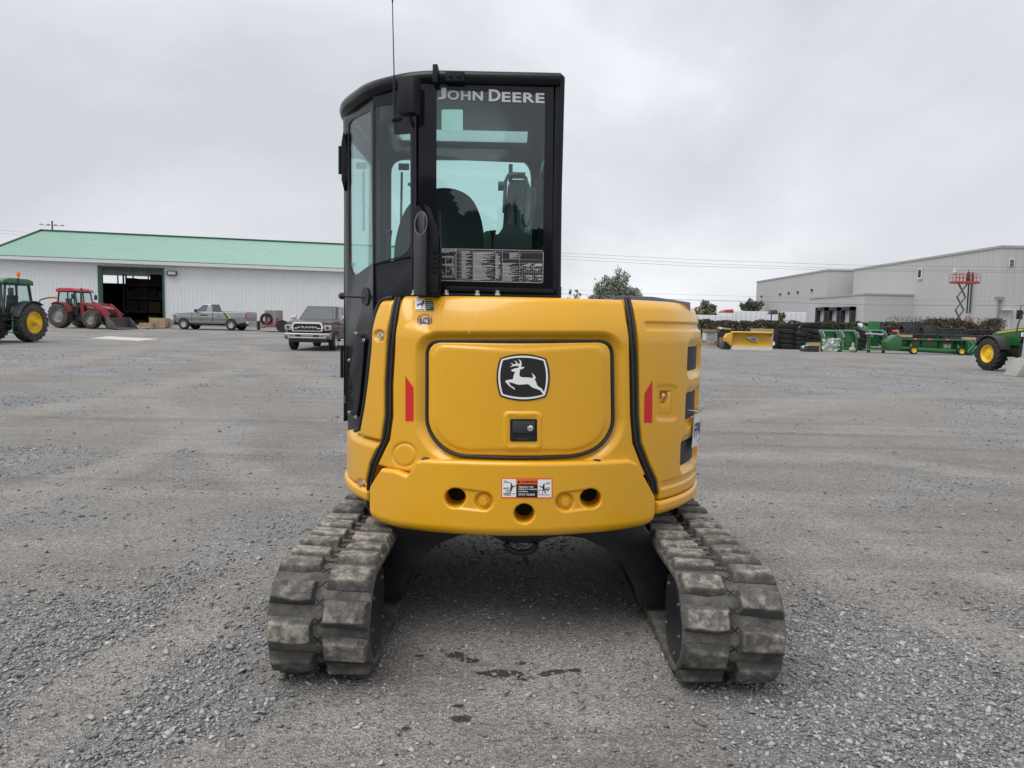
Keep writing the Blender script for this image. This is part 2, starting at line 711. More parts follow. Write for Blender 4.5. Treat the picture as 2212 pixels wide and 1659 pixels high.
def yard_material():
    m, n, b = new_mat('gravel_yard')
    N, lk = n.nodes, n.links.new
    geo = N.new('ShaderNodeNewGeometry')
    pos = geo.outputs['Position']

    def noise(scale, detail=4, rough=.55, mapscale=None, rot=0, dist=0):
        z = N.new('ShaderNodeTexNoise')
        z.inputs['Scale'].default_value = scale
        z.inputs['Detail'].default_value = detail
        z.inputs['Roughness'].default_value = rough
        z.inputs['Distortion'].default_value = dist
        v = pos
        if mapscale:
            q = N.new('ShaderNodeMapping')
            q.inputs['Scale'].default_value = mapscale
            q.inputs['Rotation'].default_value = (0, 0, rot)
            lk(v, q.inputs['Vector'])
            v = q.outputs['Vector']
        lk(v, z.inputs['Vector'])
        return z.outputs['Fac']

    def ramp(fac, a, b_, lo=0.0, hi=1.0):
        r = N.new('ShaderNodeMapRange')
        r.inputs['From Min'].default_value = a
        r.inputs['From Max'].default_value = b_
        r.inputs['To Min'].default_value = lo
        r.inputs['To Max'].default_value = hi
        lk(fac, r.inputs['Value'])
        return r.outputs['Result']

    def mix(f, a, c, mode='MIX'):
        x = N.new('ShaderNodeMix')
        x.data_type = 'RGBA'
        x.blend_type = mode
        for s, val in (('Factor', f), ('A', a), ('B', c)):
            if isinstance(val, (tuple, float, int)):
                x.inputs[s].default_value = (*val, 1) if isinstance(val, tuple) else val
            else:
                lk(val, x.inputs[s])
        return x.outputs['Result']

    at = N.new('ShaderNodeAttribute')
    at.attribute_name = 'stone'
    dens = at.outputs['Fac']
    # beaten dust, grey-brown, in large patches
    dust = mix(ramp(noise(0.22, 5, .6), .40, .60), (0.168, 0.157, 0.145), (0.240, 0.226, 0.210))
    dust = mix(ramp(noise(1.7, 6, .65), .35, .7, 0, .55), dust, (0.275, 0.264, 0.250))
    dust = mix(ramp(noise(.9, 5, .6), .52, .72, 0, .6), dust, (0.228, 0.204, 0.178))
    stone = mix(ramp(noise(0.7, 4), .35, .65), (0.198, 0.200, 0.204), (0.272, 0.275, 0.280))
    col = mix(dens, dust, stone)
    # pale beaten lanes with ribbed wheel prints
    la = N.new('ShaderNodeAttribute')
    la.attribute_name = 'lane'
    lm_ = N.new('ShaderNodeMath')
    lm_.operation = 'MULTIPLY'
    lk(la.outputs['Fac'], lm_.inputs[0])
    lk(ramp(noise(2.2, 5, .65), .32, .62, .15, .85), lm_.inputs[1])
    col = mix(lm_.outputs['Value'], col, (0.295, 0.278, 0.256))
    # wheel streaks in two directions
    s1 = ramp(noise(1.0, 4, .6, (.10, 1.7, 1), .95, .25), .55, .69, 0, .48)
    s2 = ramp(noise(1.0, 4, .6, (.09, 1.5, 1), -.35, .25), .55, .69, 0, .48)
    col = mix(s1, col, (0.300, 0.288, 0.270))
    col = mix(s2, col, (0.125, 0.119, 0.113))
    # single stones
    vo = N.new('ShaderNodeTexVoronoi')
    vo.inputs['Scale'].default_value = 95
    vo.inputs['Randomness'].default_value = 1
    lk(pos, vo.inputs['Vector'])
    vo2 = N.new('ShaderNodeTexVoronoi')
    vo2.inputs['Scale'].default_value = 210
    lk(pos, vo2.inputs['Vector'])
    sep = N.new('ShaderNodeSeparateColor')
    lk(vo.outputs['Color'], sep.inputs['Color'])
    sep2 = N.new('ShaderNodeSeparateColor')
    lk(vo2.outputs['Color'], sep2.inputs['Color'])
    g1 = ramp(sep.outputs['Red'], 0, 1, .64, 1.36)
    g2 = ramp(sep2.outputs['Red'], 0, 1, .72, 1.28)
    mul = N.new('ShaderNodeMath')
    mul.operation = 'MULTIPLY'
    lk(g1, mul.inputs[0])
    lk(g2, mul.inputs[1])
    gm = N.new('ShaderNodeVectorMath')
    gm.operation = 'SCALE'
    lk(col, gm.inputs[0])
    lk(mul.outputs['Value'], gm.inputs['Scale'])
    col = gm.outputs['Vector']
    # oil drips: dark blots of their own shape
    sa = N.new('ShaderNodeAttribute')
    sa.attribute_name = 'oil'
    nzo = noise(42, 5, .75)
    ad = N.new('ShaderNodeMath')
    ad.operation = 'MULTIPLY_ADD'
    lk(nzo, ad.inputs[0])
    ad.inputs[1].default_value = 1.25
    lk(sa.outputs['Fac'], ad.inputs[2])
    col = mix(ramp(ad.outputs['Value'], 1.22, 1.34, 0, .88), col, (0.022, 0.021, 0.022))
    lk(col, b.inputs['Base Color'])
    b.inputs['Roughness'].default_value = 0.93
    b.inputs['Specular IOR Level'].default_value = 0.25
    bp = N.new('ShaderNodeBump')
    bp.inputs['Strength'].default_value = 0.85
    bp.inputs['Distance'].default_value = 0.012
    hh = N.new('ShaderNodeMath')
    hh.operation = 'ADD'
    lk(vo.outputs['Distance'], hh.inputs[0])
    lk(noise(110, 4), hh.inputs[1])
    lk(hh.outputs['Value'], bp.inputs['Height'])
    lk(bp.outputs['Normal'], b.inputs['Normal'])
    return m


oil = np.zeros(GX.shape)
for (px, py, rr) in ((905, 1412, .028), (985, 1408, .055), (1015, 1418, .05), (1075, 1448, .075), (1110, 1447, .05), (1040, 1446, .03),
                     (1130, 1460, .03), (1180, 1449, .045), (1205, 1445, .04), (1240, 1442, .04), (1125, 1424, .03), (990, 1525, .03), (996, 1553, .05),
                     (875, 1573, .028), (1095, 1500, .02)):
    p = gp(px, py)
    oil = np.maximum(oil, np.exp(-(((GX - p[0]) / (rr * 1.25)) ** 2 + ((GY - p[1]) / (rr * .8)) ** 2)))
ground = fast_mesh('ground', gv, gf, yard_material(), {'stone': gravel_density(GX, GY).ravel(), 'oil': oil.ravel(), 'lane': lane_mask(GX, GY).ravel()})
ground['kind'] = 'structure'
ground['label'] = 'grey-brown gravel yard with dusty wheel tracks'

# loose stones, too many to count
def stone_templates(k):
    out = []
    for i in range(k):
        bm = bmesh.new()
        r = np.random.default_rng(100 + i)
        for _ in range(9):
            q = r.normal(size=3)
            q /= np.linalg.norm(q)
            q *= np.array([1, .72, .42]) * r.uniform(.8, 1.0)
            bm.verts.new(q)
        bmesh.ops.convex_hull(bm, input=bm.verts)
        loose = [v for v in bm.verts if not v.link_faces]
        bmesh.ops.delete(bm, geom=loose, context='VERTS')
        bmesh.ops.triangulate(bm, faces=bm.faces)
        bm.verts.index_update()
        out.append((np.array([v.co[:] for v in bm.verts]), np.array([[v.index for v in f.verts] for f in bm.faces])))
        bm.free()
    return out


def scatter_stones():
    T = stone_templates(9)
    xs, ys, sz = [], [], []
    def batch(n, y0, y1, smin, smax, sigma, dpow):
        y = np.sqrt(rng.uniform(y0 * y0, y1 * y1, n))
        x = rng.uniform(-0.76, 0.76, n) * y
        keep = rng.random(n) < gravel_density(x, y) ** dpow
        s = np.clip(np.exp(rng.normal(math.log(smin), sigma, n)), smin * .5, smax)
        xs.append(x[keep]); ys.append(y[keep]); sz.append(s[keep])
    batch(125000, 1.9, 4.2, 0.0072, 0.026, 0.50, 1.0)
    batch(42000, 4.2, 8.0, 0.0095, 0.028, 0.45, 1.2)
    batch(26000, 8.0, 17.0, 0.014, 0.036, 0.4, 1.2)
    batch(9000, 17.0, 34.0, 0.026, 0.06, 0.35, 1.0)
    batch(900, 1.9, 6.5, 0.022, 0.036, 0.3, 0.8)
    x, y, s = np.concatenate(xs), np.concatenate(ys), np.concatenate(sz)
    z = ground_h(x, y)
    n = len(x)
    which = rng.integers(0, len(T), n)
    V, Fc, A, base = [], [], [], 0
    ang = rng.uniform(0, 2 * math.pi, n)
    tilt = rng.normal(0, .28, n)
    tone = np.clip(rng.normal(.48, .27, n), 0, 1)
    for k, (tv, tf) in enumerate(T):
        id_ = np.where(which == k)[0]
        m = len(id_)
        ca, sa = np.cos(ang[id_])[:, None], np.sin(ang[id_])[:, None]
        ct, st = np.cos(tilt[id_])[:, None], np.sin(tilt[id_])[:, None]
        q = tv[None] * s[id_][:, None, None]
        X, Y, Z = q[..., 0], q[..., 1], q[..., 2]
        X, Z = X * ct - Z * st, X * st + Z * ct
        X, Y = X * ca - Y * sa, X * sa + Y * ca
        W = np.stack([X + x[id_][:, None], Y + y[id_][:, None], Z + (z[id_] + s[id_] * .18)[:, None]], -1)
        V.append(W.reshape(-1, 3))
        Fc.append((tf[None] + (np.arange(m) * len(tv))[:, None, None]).reshape(-1, 3) + base)
        A.append(np.repeat(tone[id_], len(tv)))
        base += m * len(tv)
    m, nn, b = new_mat('loose_stone')
    at = nn.nodes.new('ShaderNodeAttribute')
    at.attribute_name = 'tone'
    r = nn.nodes.new('ShaderNodeValToRGB')
    r.color_ramp.elements[0].color = (0.115, 0.114, 0.114, 1)
    r.color_ramp.elements[1].color = (0.44, 0.44, 0.44, 1)
    mid = r.color_ramp.elements.new(.5)
    mid.color = (0.222, 0.222, 0.223, 1)
    nn.links.new(at.outputs['Fac'], r.inputs['Fac'])
    nn.links.new(r.outputs['Color'], b.inputs['Base Color'])
    b.inputs['Roughness'].default_value = .85
    o = fast_mesh('gravel', np.concatenate(V), np.concatenate(Fc), m, {'tone': np.concatenate(A)}, smooth=False)
    o['kind'] = 'stuff'
    o['label'] = 'loose grey crushed stones strewn over the yard'
    o['category'] = 'gravel'


scatter_stones()

# ------------------------------------------------------------------ the excavator
MX, MY, RB = 0.06, 4.15, 0.965
ORG = (MX, MY, 0.0)
exc = thing('excavator', 'yellow and black mini excavator seen from behind in the middle of the yard', 'excavator', ORG)


def prof(z):
    z = np.asarray(z, float)
    return -0.055 * np.clip((z - 1.37) / 0.19, 0, 2) ** 1.7


def S(px, py, off=0.0, R=RB):
    """angle and height where a line of sight meets the round tail"""
    d = ray(px, py)
    z = 1.0
    for _ in range(5):
        r = R + float(prof(z)) + off
        a = d[0] ** 2 + d[1] ** 2
        b = -2 * (d[0] * MX + d[1] * MY)
        c = MX ** 2 + MY ** 2 - r * r
        q = max(b * b - 4 * a * c, 0.0)
        t = (-b - math.sqrt(q)) / (2 * a)
        p = cam_o + d * t
        z = p[2]
    return math.atan2(p[0] - MX, MY - p[1]), z


def surf(th, z, r):
    return np.stack([MX + r * np.sin(th), MY - r * np.cos(th), z + 0 * th], -1)


def lift(off):
    def fn(px, py):
        th, z = S(px, py)
        r = RB + float(prof(z)) + off
        return (MX + r * math.sin(th), MY - r * math.cos(th), z)
    return fn


def sdpoly(px, py, poly):
    d = np.full(px.shape, 1e9)
    s = np.ones(px.shape)
    n = len(poly)
    for i in range(n):
        a, b = np.array(poly[i], float), np.array(poly[i - 1], float)
        ex, ey = b - a
        wx, wy = px - a[0], py - a[1]
        t = np.clip((wx * ex + wy * ey) / (ex * ex + ey * ey + 1e-12), 0, 1)
        d = np.minimum(d, (wx - ex * t) ** 2 + (wy - ey * t) ** 2)
        c1, c2, c3 = py >= a[1], py < b[1], ex * wy > ey * wx
        s = np.where((c1 & c2 & c3) | (~c1 & ~c2 & ~c3), -s, s)
    return s * np.sqrt(d)


def sdcaps(px, py, a, b, r):
    a, b = np.array(a, float), np.array(b, float)
    e = b - a
    t = np.clip(((px - a[0]) * e[0] + (py - a[1]) * e[1]) / (e @ e + 1e-9), 0, 1)
    return np.hypot(px - a[0] - e[0] * t, py - a[1] - e[1] * t) - r


def sdrr(x, y, x0, y0, x1, y1, r):
    qx = np.abs(x - (x0 + x1) / 2) - (x1 - x0) / 2 + r
    qy = np.abs(y - (y0 + y1) / 2) - (y1 - y0) / 2 + r
    return np.hypot(np.maximum(qx, 0), np.maximum(qy, 0)) + np.minimum(np.maximum(qx, qy), 0) - r


def axis01(n):
    t = np.linspace(0, 1, n)
    k = 8 / n
    e = k * (np.linspace(0, 1, 9)[:-1] ** 1.5)
    return np.concatenate([[0], e, np.linspace(k, 1 - k, n), 1 - e[::-1], [1]])


def panel(name, thL, thR, z0, z1, off, material, nu, nv, edge=0.014, R=RB, flange=0.05, etop=None, ebot=None, parent=exc):
    """curved body panel; thL and thR give its side edges for each height, z0 and z1 its ends for each angle"""
    u, v = axis01(nu), axis01(nv)
    U, V = np.meshgrid(u, v)
    Z = z0 + (z1 - z0) * V
    if callable(z0) or callable(z1):
        raise ValueError
    TL, TR = thL(Z), thR(Z)
    TH = TL + (TR - TL) * U
    return grid_mesh(name, TH, Z, U * (TR - TL) * R, (1 - U) * (TR - TL) * R, (Z - z0), (z1 - Z), off, material, edge, R, flange, etop, ebot, parent)


def grid_mesh(name, TH, Z, dl, dr, db, dt, off, material, edge, R, flange, etop, ebot, parent, bore=None):
    px, py = proj(surf(TH, Z, R + prof(Z)))
    OFF = off(px, py, TH, Z) if off else np.zeros(TH.shape)
    def roll(d, e):
        k = 1 - np.clip(d, 0, e) / e
        return -e * (1 - np.sqrt(np.maximum(1 - k * k, 0)))
    OFF = OFF + roll(np.minimum(dl, dr), edge) + roll(dt, etop or edge) + roll(db, ebot or edge)
    if flange:
        OFF[0, :] -= flange
        OFF[-1, :] -= flange
        OFF[:, 0] -= flange
        OFF[:, -1] -= flange
    W = surf(TH, Z, R + prof(Z) + OFF) - np.array(ORG)
    if bore:
        W[..., 1] += bore(px, py)
    ny, nx = TH.shape
    i = np.arange(nx * ny).reshape(ny, nx)
    F = np.stack([i[:-1, :-1].ravel(), i[:-1, 1:].ravel(), i[1:, 1:].ravel(), i[1:, :-1].ravel()], 1)
    o = fast_mesh(name, W.reshape(-1, 3), F, material)
    o.parent = parent
    return o


def seam(pts, dx=0.0):
    q = np.array(sorted([(S(x + dx, y)[1], S(x + dx, y)[0]) for x, y in pts]))
    return lambda z: np.interp(z, q[:, 0], q[:, 1])


SEAM_L = [(858, 643), (849, 690), (842, 760), (838, 830), (838, 900), (831, 950), (806, 1003), (798, 1040), (796, 1092)]
SEAM_R = [(1356, 643), (1364, 690), (1371, 780), (1373, 900), (1378, 958), (1396, 1005), (1412, 1040), (1416, 1066)]
Z_TOP = S(1100, 641)[1]
Z_SKIRT = 0.632
DOOR = rpoly([(918, 737), (1326, 737), (1329, 925), (1302, 966), (1255, 986), (1134, 992), (985, 986), (946, 966), (917, 925)],
             [30, 30, 30, 30, 40, 60, 40, 30, 30], 6)


def hood_off(px, py, th, z):
    sd = sdpoly(px, py, DOOR)
    o = -0.030 * (1 - ss(4, 24, sd))
    c = np.hypot(px - 873, py - 983)
    o = o - 0.0055 * np.exp(-((c - 25) / 2.6) ** 2)
    # soft hollow behind the caution sticker where the exhaust stands
    o = o - 0.016 * (1 - ss(-14, 14, sdpoly(px, py, [(868, 600), (965, 600), (944, 668), (925, 712), (880, 700)])))
    return o


hood = panel('engine_hood', seam(SEAM_L, 9), seam(SEAM_R, -9), S(1100, 1040)[1], Z_TOP, hood_off, YEL, 250, 190, etop=0.02)

# counterweight
R_CW = RB
cw_top = [(795.5, 1060), (799, 1048), (822, 1012), (850, 1016), (878, 1027), (889, 1012), (899, 996), (912, 993), (1000, 996), (1134, 999), (1250, 998), (1362, 993), (1376, 999), (1398, 1038), (1417, 1074), (1418.5, 1078)]
cw_bot = [(795.5, 1110), (799, 1124), (812, 1133), (850, 1144), (968, 1158), (1134, 1163.5), (1260, 1158.5), (1340, 1151), (1400, 1140), (1415, 1132), (1418.5, 1118)]
ct = np.array([S(x, y, 0.03) for x, y in cw_top])
cb = np.array([S(x, y, 0.03) for x, y in cw_bot])
u, v = axis01(420), axis01(130)
U, V = np.meshgrid(u, v)
TH = ct[0, 0] + (ct[-1, 0] - ct[0, 0]) * U
ZT, ZB = np.interp(TH, ct[:, 0], ct[:, 1]), np.interp(TH, cb[:, 0], cb[:, 1])
ZZ = ZB + (ZT - ZB) * V


def cw_off(px, py, th, z):
    o = np.full(px.shape, 0.030)
    for cx, cy in ((988, 1073), (1271, 1074), (1132, 1106)):
        o = o - 0.003 * (1 - ss(0, 4, np.hypot(px - cx, py - cy) - 20.5))
    for a, b in (((988, 1073), (1047, 1080)), ((1271, 1074), (1218, 1081))):
        o = o - 0.007 * (1 - ss(-4, 3, sdcaps(px, py, a, b, 21)))
        o = o - 0.016 * (1 - ss(-4, 2, np.hypot(px - b[0], py - b[1]) - 19))
    return o


def cw_bore(px, py):
    d = np.zeros(px.shape)
    for cx, cy in ((988, 1073), (1271, 1074), (1132, 1106)):
        d = np.maximum(d, 0.13 * (1 - ss(-2.0, 0.8, np.hypot(px - cx, py - cy) - 20.5)))
    return d


cw = grid_mesh('counterweight', TH, ZZ, U * (ct[-1, 0] - ct[0, 0]) * R_CW, (1 - U) * (ct[-1, 0] - ct[0, 0]) * R_CW,
               ZZ - ZB, ZT - ZZ, cw_off, YEL, 0.02, R_CW, 0.10, 0.018, 0.05, exc, cw_bore)


def bolt(b, p, n, r, h, washer=True, seg=6):
    p, n = Vector(p), Vector(n).normalized()
    if washer:
        b.cyl(p, p + n * (h * .3), r * 1.45, r * 1.4, 16)
    b.cyl(p + n * (h * .28), p + n * h, r, r * .96, seg)


def bolt_part(p, n, r, h, material, parent, name='bolt'):
    b = MB()
    bolt(b, p, n, r, h)
    return b.build(name, material, parent, org=ORG)


def outn(px, py):
    th, z = S(px, py)
    return (math.sin(th), -math.cos(th), 0)


for x, y, o in ((1047, 1080, .006), (1218, 1081, .006)):
    bolt_part(lift(o)(x, y), outn(x, y), .020, .022, YEL, cw)
for x, y in ((988, 1073), (1271, 1074), (1132, 1106)):
    bolt_part(Vector(lift(.03)(x, y + 4)) + Vector((0, .150, .008)), (0, -1, 0), .018, .02, YEL, cw, 'recessed_bolt')
for x, y in ((921, 993), (1288, 997)):
    q = lift(.005)(x, y)
    MB().ball((q[0], q[1], q[2] + .004), (.020, .016, .008), 8).build('plug', PLA, cw, org=ORG)

# engine door
def rpatch(name, poly, prf, material, parent, fill=(.85, .7, .5, .3, .12), base=0.0):
    c = np.mean(np.array(poly), 0)
    v, f = [], []
    n = len(poly)
    rings = []
    for ins, o in prf:
        ring = []
        for q in poly:
            q = np.array(q, float)
            dd = np.linalg.norm(q - c)
            ring.append(c + (q - c) * (1 - ins / dd))
        rings.append((ring, o))
    last = rings[-1]
    for t in fill:
        rings.append(([c + (q - c) * t for q in last[0]], last[1]))
    for ring, o in rings:
        v += [lift(base + o)(q[0], q[1]) for q in ring]
    v.append(lift(base + last[1])(c[0], c[1]))
    for i in range(len(rings) - 1):
        for j in range(n):
            j2 = (j + 1) % n
            f.append((i * n + j, i * n + j2, (i + 1) * n + j2, (i + 1) * n + j))
    k = (len(rings) - 1) * n
    for j in range(n):
        f.append((k + j, k + (j + 1) % n, len(v) - 1))
    return MB().add(v, f).build(name, material, parent, smooth=50, org=ORG)


def resample(poly, step):
    out = []
    n = len(poly)
    for i in range(n):
        a, b_ = np.array(poly[i], float), np.array(poly[(i + 1) % n], float)
        k = max(1, int(np.linalg.norm(b_ - a) / step))
        for j in range(k):
            q = a + (b_ - a) * j / k
            out.append((q[0], q[1]))
    return out


DR = resample(DOOR, 9)
def inset(poly, d):
    c = np.mean(np.array(poly), 0)
    return [tuple(c + (np.array(q) - c) * (1 - d / np.linalg.norm(np.array(q) - c))) for q in poly]


door = rpatch('engine_door', inset(DR, 5), [(0, -.05), (0, -.014), (1.2, -.011), (4, -.0095), (9, -.009), (12, -.0075), (16, -.003), (19, -.002)], YEL, exc,
              fill=(.95, .88, .8, .7, .6, .5, .4, .3, .2, .1))
gk = resample(DOOR, 6)
MB().tube([lift(-.018)(*q) for q in gk + gk[:1]], .0085, 8, False).build('door_seal', RUB, exc, org=ORG)
hp = resample(rrect(1084, 886, 1174, 975, 16, 6), 6)
rpatch('handle_surround', hp, [(0, -.008), (2, -.003), (6, .002), (9, .0035), (12, .0035), (18, -.001)], YEL, door, fill=(.8, .5, .2), base=0)
hb = MB()
D1 = Decals(lift(.003))
D1.poly(rrect(1102, 905, 1160, 953, 3), [rrect(1106, 909, 1156, 949, 2)])
D1.build('handle_frame', BLKM, door, ORG)
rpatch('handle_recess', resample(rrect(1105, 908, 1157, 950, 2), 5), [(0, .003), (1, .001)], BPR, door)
b = MB()
for t0, t1, o0, o1 in ((909, 934, .006, .007),):
    q = [lift(.001)(1107, t0), lift(.001)(1155, t0), lift(.001)(1155, t1), lift(.001)(1107, t1), lift(o0)(1107, t0), lift(o0)(1155, t0), lift(.012)(1155, t1), lift(.012)(1107, t1)]
    b.add(q, [(0, 1, 2, 3), (4, 5, 6, 7), (0, 1, 5, 4), (1, 2, 6, 5), (2, 3, 7, 6), (3, 0, 4, 7)])
hd = b.build('door_handle', PLA, door, org=ORG, bevel=.001)
b = MB()
p_ = Vector(lift(.008)(1145, 924))
n_ = Vector(outn(1145, 924))
b.cyl(p_, p_ + n_ * .009, .0145, .0135, 20).cyl(p_ + n_ * .009, p_ + n_ * .0105, .009, .008, 16)
b.build('lock', CHR, door, org=ORG, bevel=.001)

# emblem on the door, traced 
def EM(x, y):
    return ((1970 + x / 7.212) / 1.8517, (1390 + y / 7.212) / 1.8517)


def arc_shield(k):
    """four bowed sides; k grows or shrinks it about its middle"""
    c = np.array([886, 862.0])
    cor = [(222, 305), (1548, 318), (1542, 1420), (220, 1405)]
    mid = [(886, 60), (1758, 862), (890, 1668), (12, 858)]
    out = []
    for i in range(4):
        a, m, b_ = np.array(cor[i], float), np.array(mid[i], float), np.array(cor[(i + 1) % 4], float)
        ctrl = m
        for j in range(14):
            t = j / 14
            q = (1 - t) ** 2 * a + 2 * t * (1 - t) * ctrl + t * t * b_
            q = q + (c - q) / np.linalg.norm(q - c) * k
            out.append(EM(*q))
    return out


em = Decals(lift(.0005), 12).poly(arc_shield(0)).build('emblem', BPR, door, ORG)
DEER = [(497, 566), (540, 535), (583, 510), (560, 475), (514, 447), (560, 450), (600, 478), (620, 487), (680, 472), (686, 450), (660, 410), (613, 378), (668, 390), (712, 430), (732, 470),
        (775, 473), (790, 430), (778, 385), (744, 340), (800, 362), (834, 412), (838, 480), (828, 560), (880, 562), (931, 556), (890, 600), (855, 622), (806, 618), (785, 690), (775, 770), (790, 830), (850, 858),
        (1000, 862), (1100, 872), (1164, 885), (1168, 830), (1155, 790), (1125, 734), (1190, 780), (1232, 835), (1250, 888), (1206, 910), (1240, 960), (1270, 1040), (1300, 1110), (1416, 1183),
        (1482, 1280), (1530, 1330), (1490, 1365), (1452, 1335), (1370, 1228), (1160, 1158), (1100, 1115), (1042, 1060), (980, 1056), (880, 1066), (770, 1074), (690, 1058), (600, 1025), (528, 1005), (466, 1003), (500, 1062), (545, 1120), (620, 1150), (656, 1223), (600, 1190),
        (480, 1105), (400, 1020), (372, 990), (372, 962), (400, 948), (500, 928), (592, 916), (602, 840), (622, 770), (656, 706), (600, 695), (552, 682), (538, 645), (640, 605), (750, 582), (764, 560), (750, 535), (700, 528), (600, 538)]
d = Decals(lift(.0012), 12)
d.poly(arc_shield(50), [arc_shield(104)])
d.poly([EM(*q) for q in DEER])
d.build('leaping_deer', WHT, em, ORG)

# side panels
def left_edge(z):
    q = np.array(sorted([(S(x, y)[1], S(x, y)[0]) for x, y in ((822, 652), (812, 676), (801, 750), (794, 820), (786, 880), (776, 935))]))
    return np.interp(z, q[:, 0], q[:, 1])


def dimple(cx, cy, r, dep):
    return lambda px, py, th, z: -dep * (1 - ss(r * .55, r, np.hypot(px - cx, py - cy))) * (np.abs(th) < 1.3)


panel('side_panel', left_edge, seam(SEAM_L, -9), S(805, 948)[1], S(840, 646)[1], dimple(819, 725, 15, .012), YEL, 50, 170, etop=.03, edge=.012)
zl = S(762, 934)[1]
panel('side_panel_base', lambda z: np.full(np.shape(z), -2.0), seam(SEAM_L, -9), Z_SKIRT, zl, dimple(778, 1045, 13, .010), YEL, 220, 70, etop=.05, flange=.12, edge=.012)
panel('lower_skirt', lambda z: np.full(np.shape(z), -2.0), lambda z: np.full(np.shape(z), S(796, 1092)[0]), 0.560, 0.628, None, YEL, 120, 24, R=RB + .012, edge=.02, etop=.02, ebot=.035, flange=.1)
panel('lower_skirt', lambda z: np.full(np.shape(z), S(1419, 1092)[0]), lambda z: np.full(np.shape(z), 2.0), 0.560, 0.628, None, YEL, 120, 24, R=RB + .012, edge=.02, etop=.02, ebot=.035, flange=.1)

g_th0 = S(1490, 775)[0]
GR = [(S(1500, 800)[1], S(1500, 751)[1]), (S(1500, 903)[1], S(1500, 849)[1]), (S(1497, 997)[1], S(1497, 950)[1])]
GTH = [(g_th0 + .01, g_th0 + .34), (g_th0 + .01, g_th0 + .34), (g_th0 - .03, g_th0 + .30)]


def right_off(px, py, th, z):
    o = np.zeros(px.shape)
    front = (th < 1.25)
    zg = S(1450, 705)[1]
    o = o - 0.012 * (1 - ss(.002, .015, np.abs(z - zg) - .008)) * ss(S(1390, 705)[0], S(1402, 705)[0], th)
    zg2 = 0.70
    o = o - 0.010 * (1 - ss(.002, .012, np.abs(z - zg2) - .010)) * ss(S(1424, 1060)[0], S(1434, 1060)[0], th) * (1 - ss(1.22, 1.27, th))
    s = th * RB
    for (z0, z1), (t0, t1) in zip(GR, GTH):
        dd = sdrr(s, z, t0 * RB, z0, t1 * RB, z1, .012)
        o = o - 0.024 * (1 - ss(.004, .045, dd)) - .03 * (1 - ss(-.004, .003, dd))
    # latch recess
    dd = sdrr(px, py, 1422, 836, 1458, 904, 6)
    o = o - front * (0.006 * (1 - ss(-2, 8, dd)) + .018 * (1 - ss(-6, -3, sdrr(px, py, 1424, 841, 1457, 899, 4))))
    return o


rp = panel('side_panel', seam(SEAM_R, 9), lambda z: np.full(np.shape(z), 2.0), Z_SKIRT, S(1430, 650)[1], right_off, YEL, 300, 220, etop=.045, edge=.012)
# grilles of expanded mesh behind the openings
WIREM = mat('grille_wire', (.10, .10, .105), .5, .3)
for (z0, z1), (t0, t1) in zip(GR, GTH):
    r = RB - .030
    th = np.linspace(t0 - .01, t1 + .01, 16)
    v = np.concatenate([surf(th, z0 - .01, r), surf(th, z1 + .01, r)])
    f = [(i, i + 1, 17 + i, 16 + i) for i in range(15)]
    g = MB().add(v, f).build('grille', BPR, rp, org=ORG)
    w = MB()
    st, n = 0.0135, 26
    W_, H_ = (t1 - t0) * RB, z1 - z0
    for sgn in (1, -1):
        for k in range(-8, int(W_ / st) + 9):
            pts = []
            for j in range(9):
                vv = j / 8
                uu = k * st + sgn * (vv - .5) * H_ * .62
                if 0 <= uu <= W_:
                    pts.append(tuple(surf(np.array(t0 + uu / RB), np.array(z0 + vv * H_), r + .005)))
            if len(pts) > 1:
                w.tube(pts, .0013, 4, False)
    w.build('grille_wire', WIREM, g, org=ORG)

# latch on the right panel
b = MB()
q = [(1427, 872), (1440, 872), (1444, 862), (1444, 846), (1451, 846), (1451, 896), (1427, 896)]
lv = lift(-.006)
fn = lambda x, y, o: lift(o)(x, y)
b.plate(q, fn, -.022, -.004)
b.build('latch', YEL, rp, org=ORG, bevel=.0015)
b = MB()
p_, n_ = Vector(lift(-.018)(1433, 855)), Vector(outn(1433, 855))
b.cyl(p_, p_ + n_ * .02, .012, .011, 18)
b.build('lock', CHR, rp, org=ORG, bevel=.001)

bolt_part(lift(-.013)(820, 726), outn(820, 726), .013, .02, ZINC, exc)
bolt_part(lift(-.010)(778, 1045), outn(778, 1045), .012, .02, ZINC, exc)

# rubber strips in the two seams
for sm in (SEAM_L, SEAM_R):
    P_ = []
    for (a, b_) in zip(sm[:-1], sm[1:]):
        for j in range(5):
            P_.append((a[0] + (b_[0] - a[0]) * j / 5, a[1] + (b_[1] - a[1]) * j / 5))
    P_.append(sm[-1])
    s = MB()
    for dx in (-3.6, 3.6):
        s.tube([lift(-.004)(x + dx, y) for x, y in P_], .0085, 8)
    s.build('seam_strip', RUB, exc, org=ORG)

# dark core that carries the panels, and the deck above them
cr_ = MB()
cr_.lathe([(.30, .50), (.86, .56), (.885, .60), (.885, 1.47), (.82, Z_TOP - .03), (0, Z_TOP - .03)], (MX, MY, 0), (0, 0, 1), 48, )
cr_.build('frame_core', BLKM, exc, org=ORG)

# stickers
Decals(lift(.0012)).poly([(876, 812), (893.5, 838), (893.5, 909.5), (876, 909.5)]).build('reflector', RED, exc, ORG)
Decals(lift(.0012)).poly([(1409, 822), (1408.5, 913), (1391, 913), (1392, 850)]).build('reflector', RED, exc, ORG)

def WS(x, y):
    return ((1990 + x / 9.217) / 1.8517, (1880 + y / 9.217) / 1.8517)


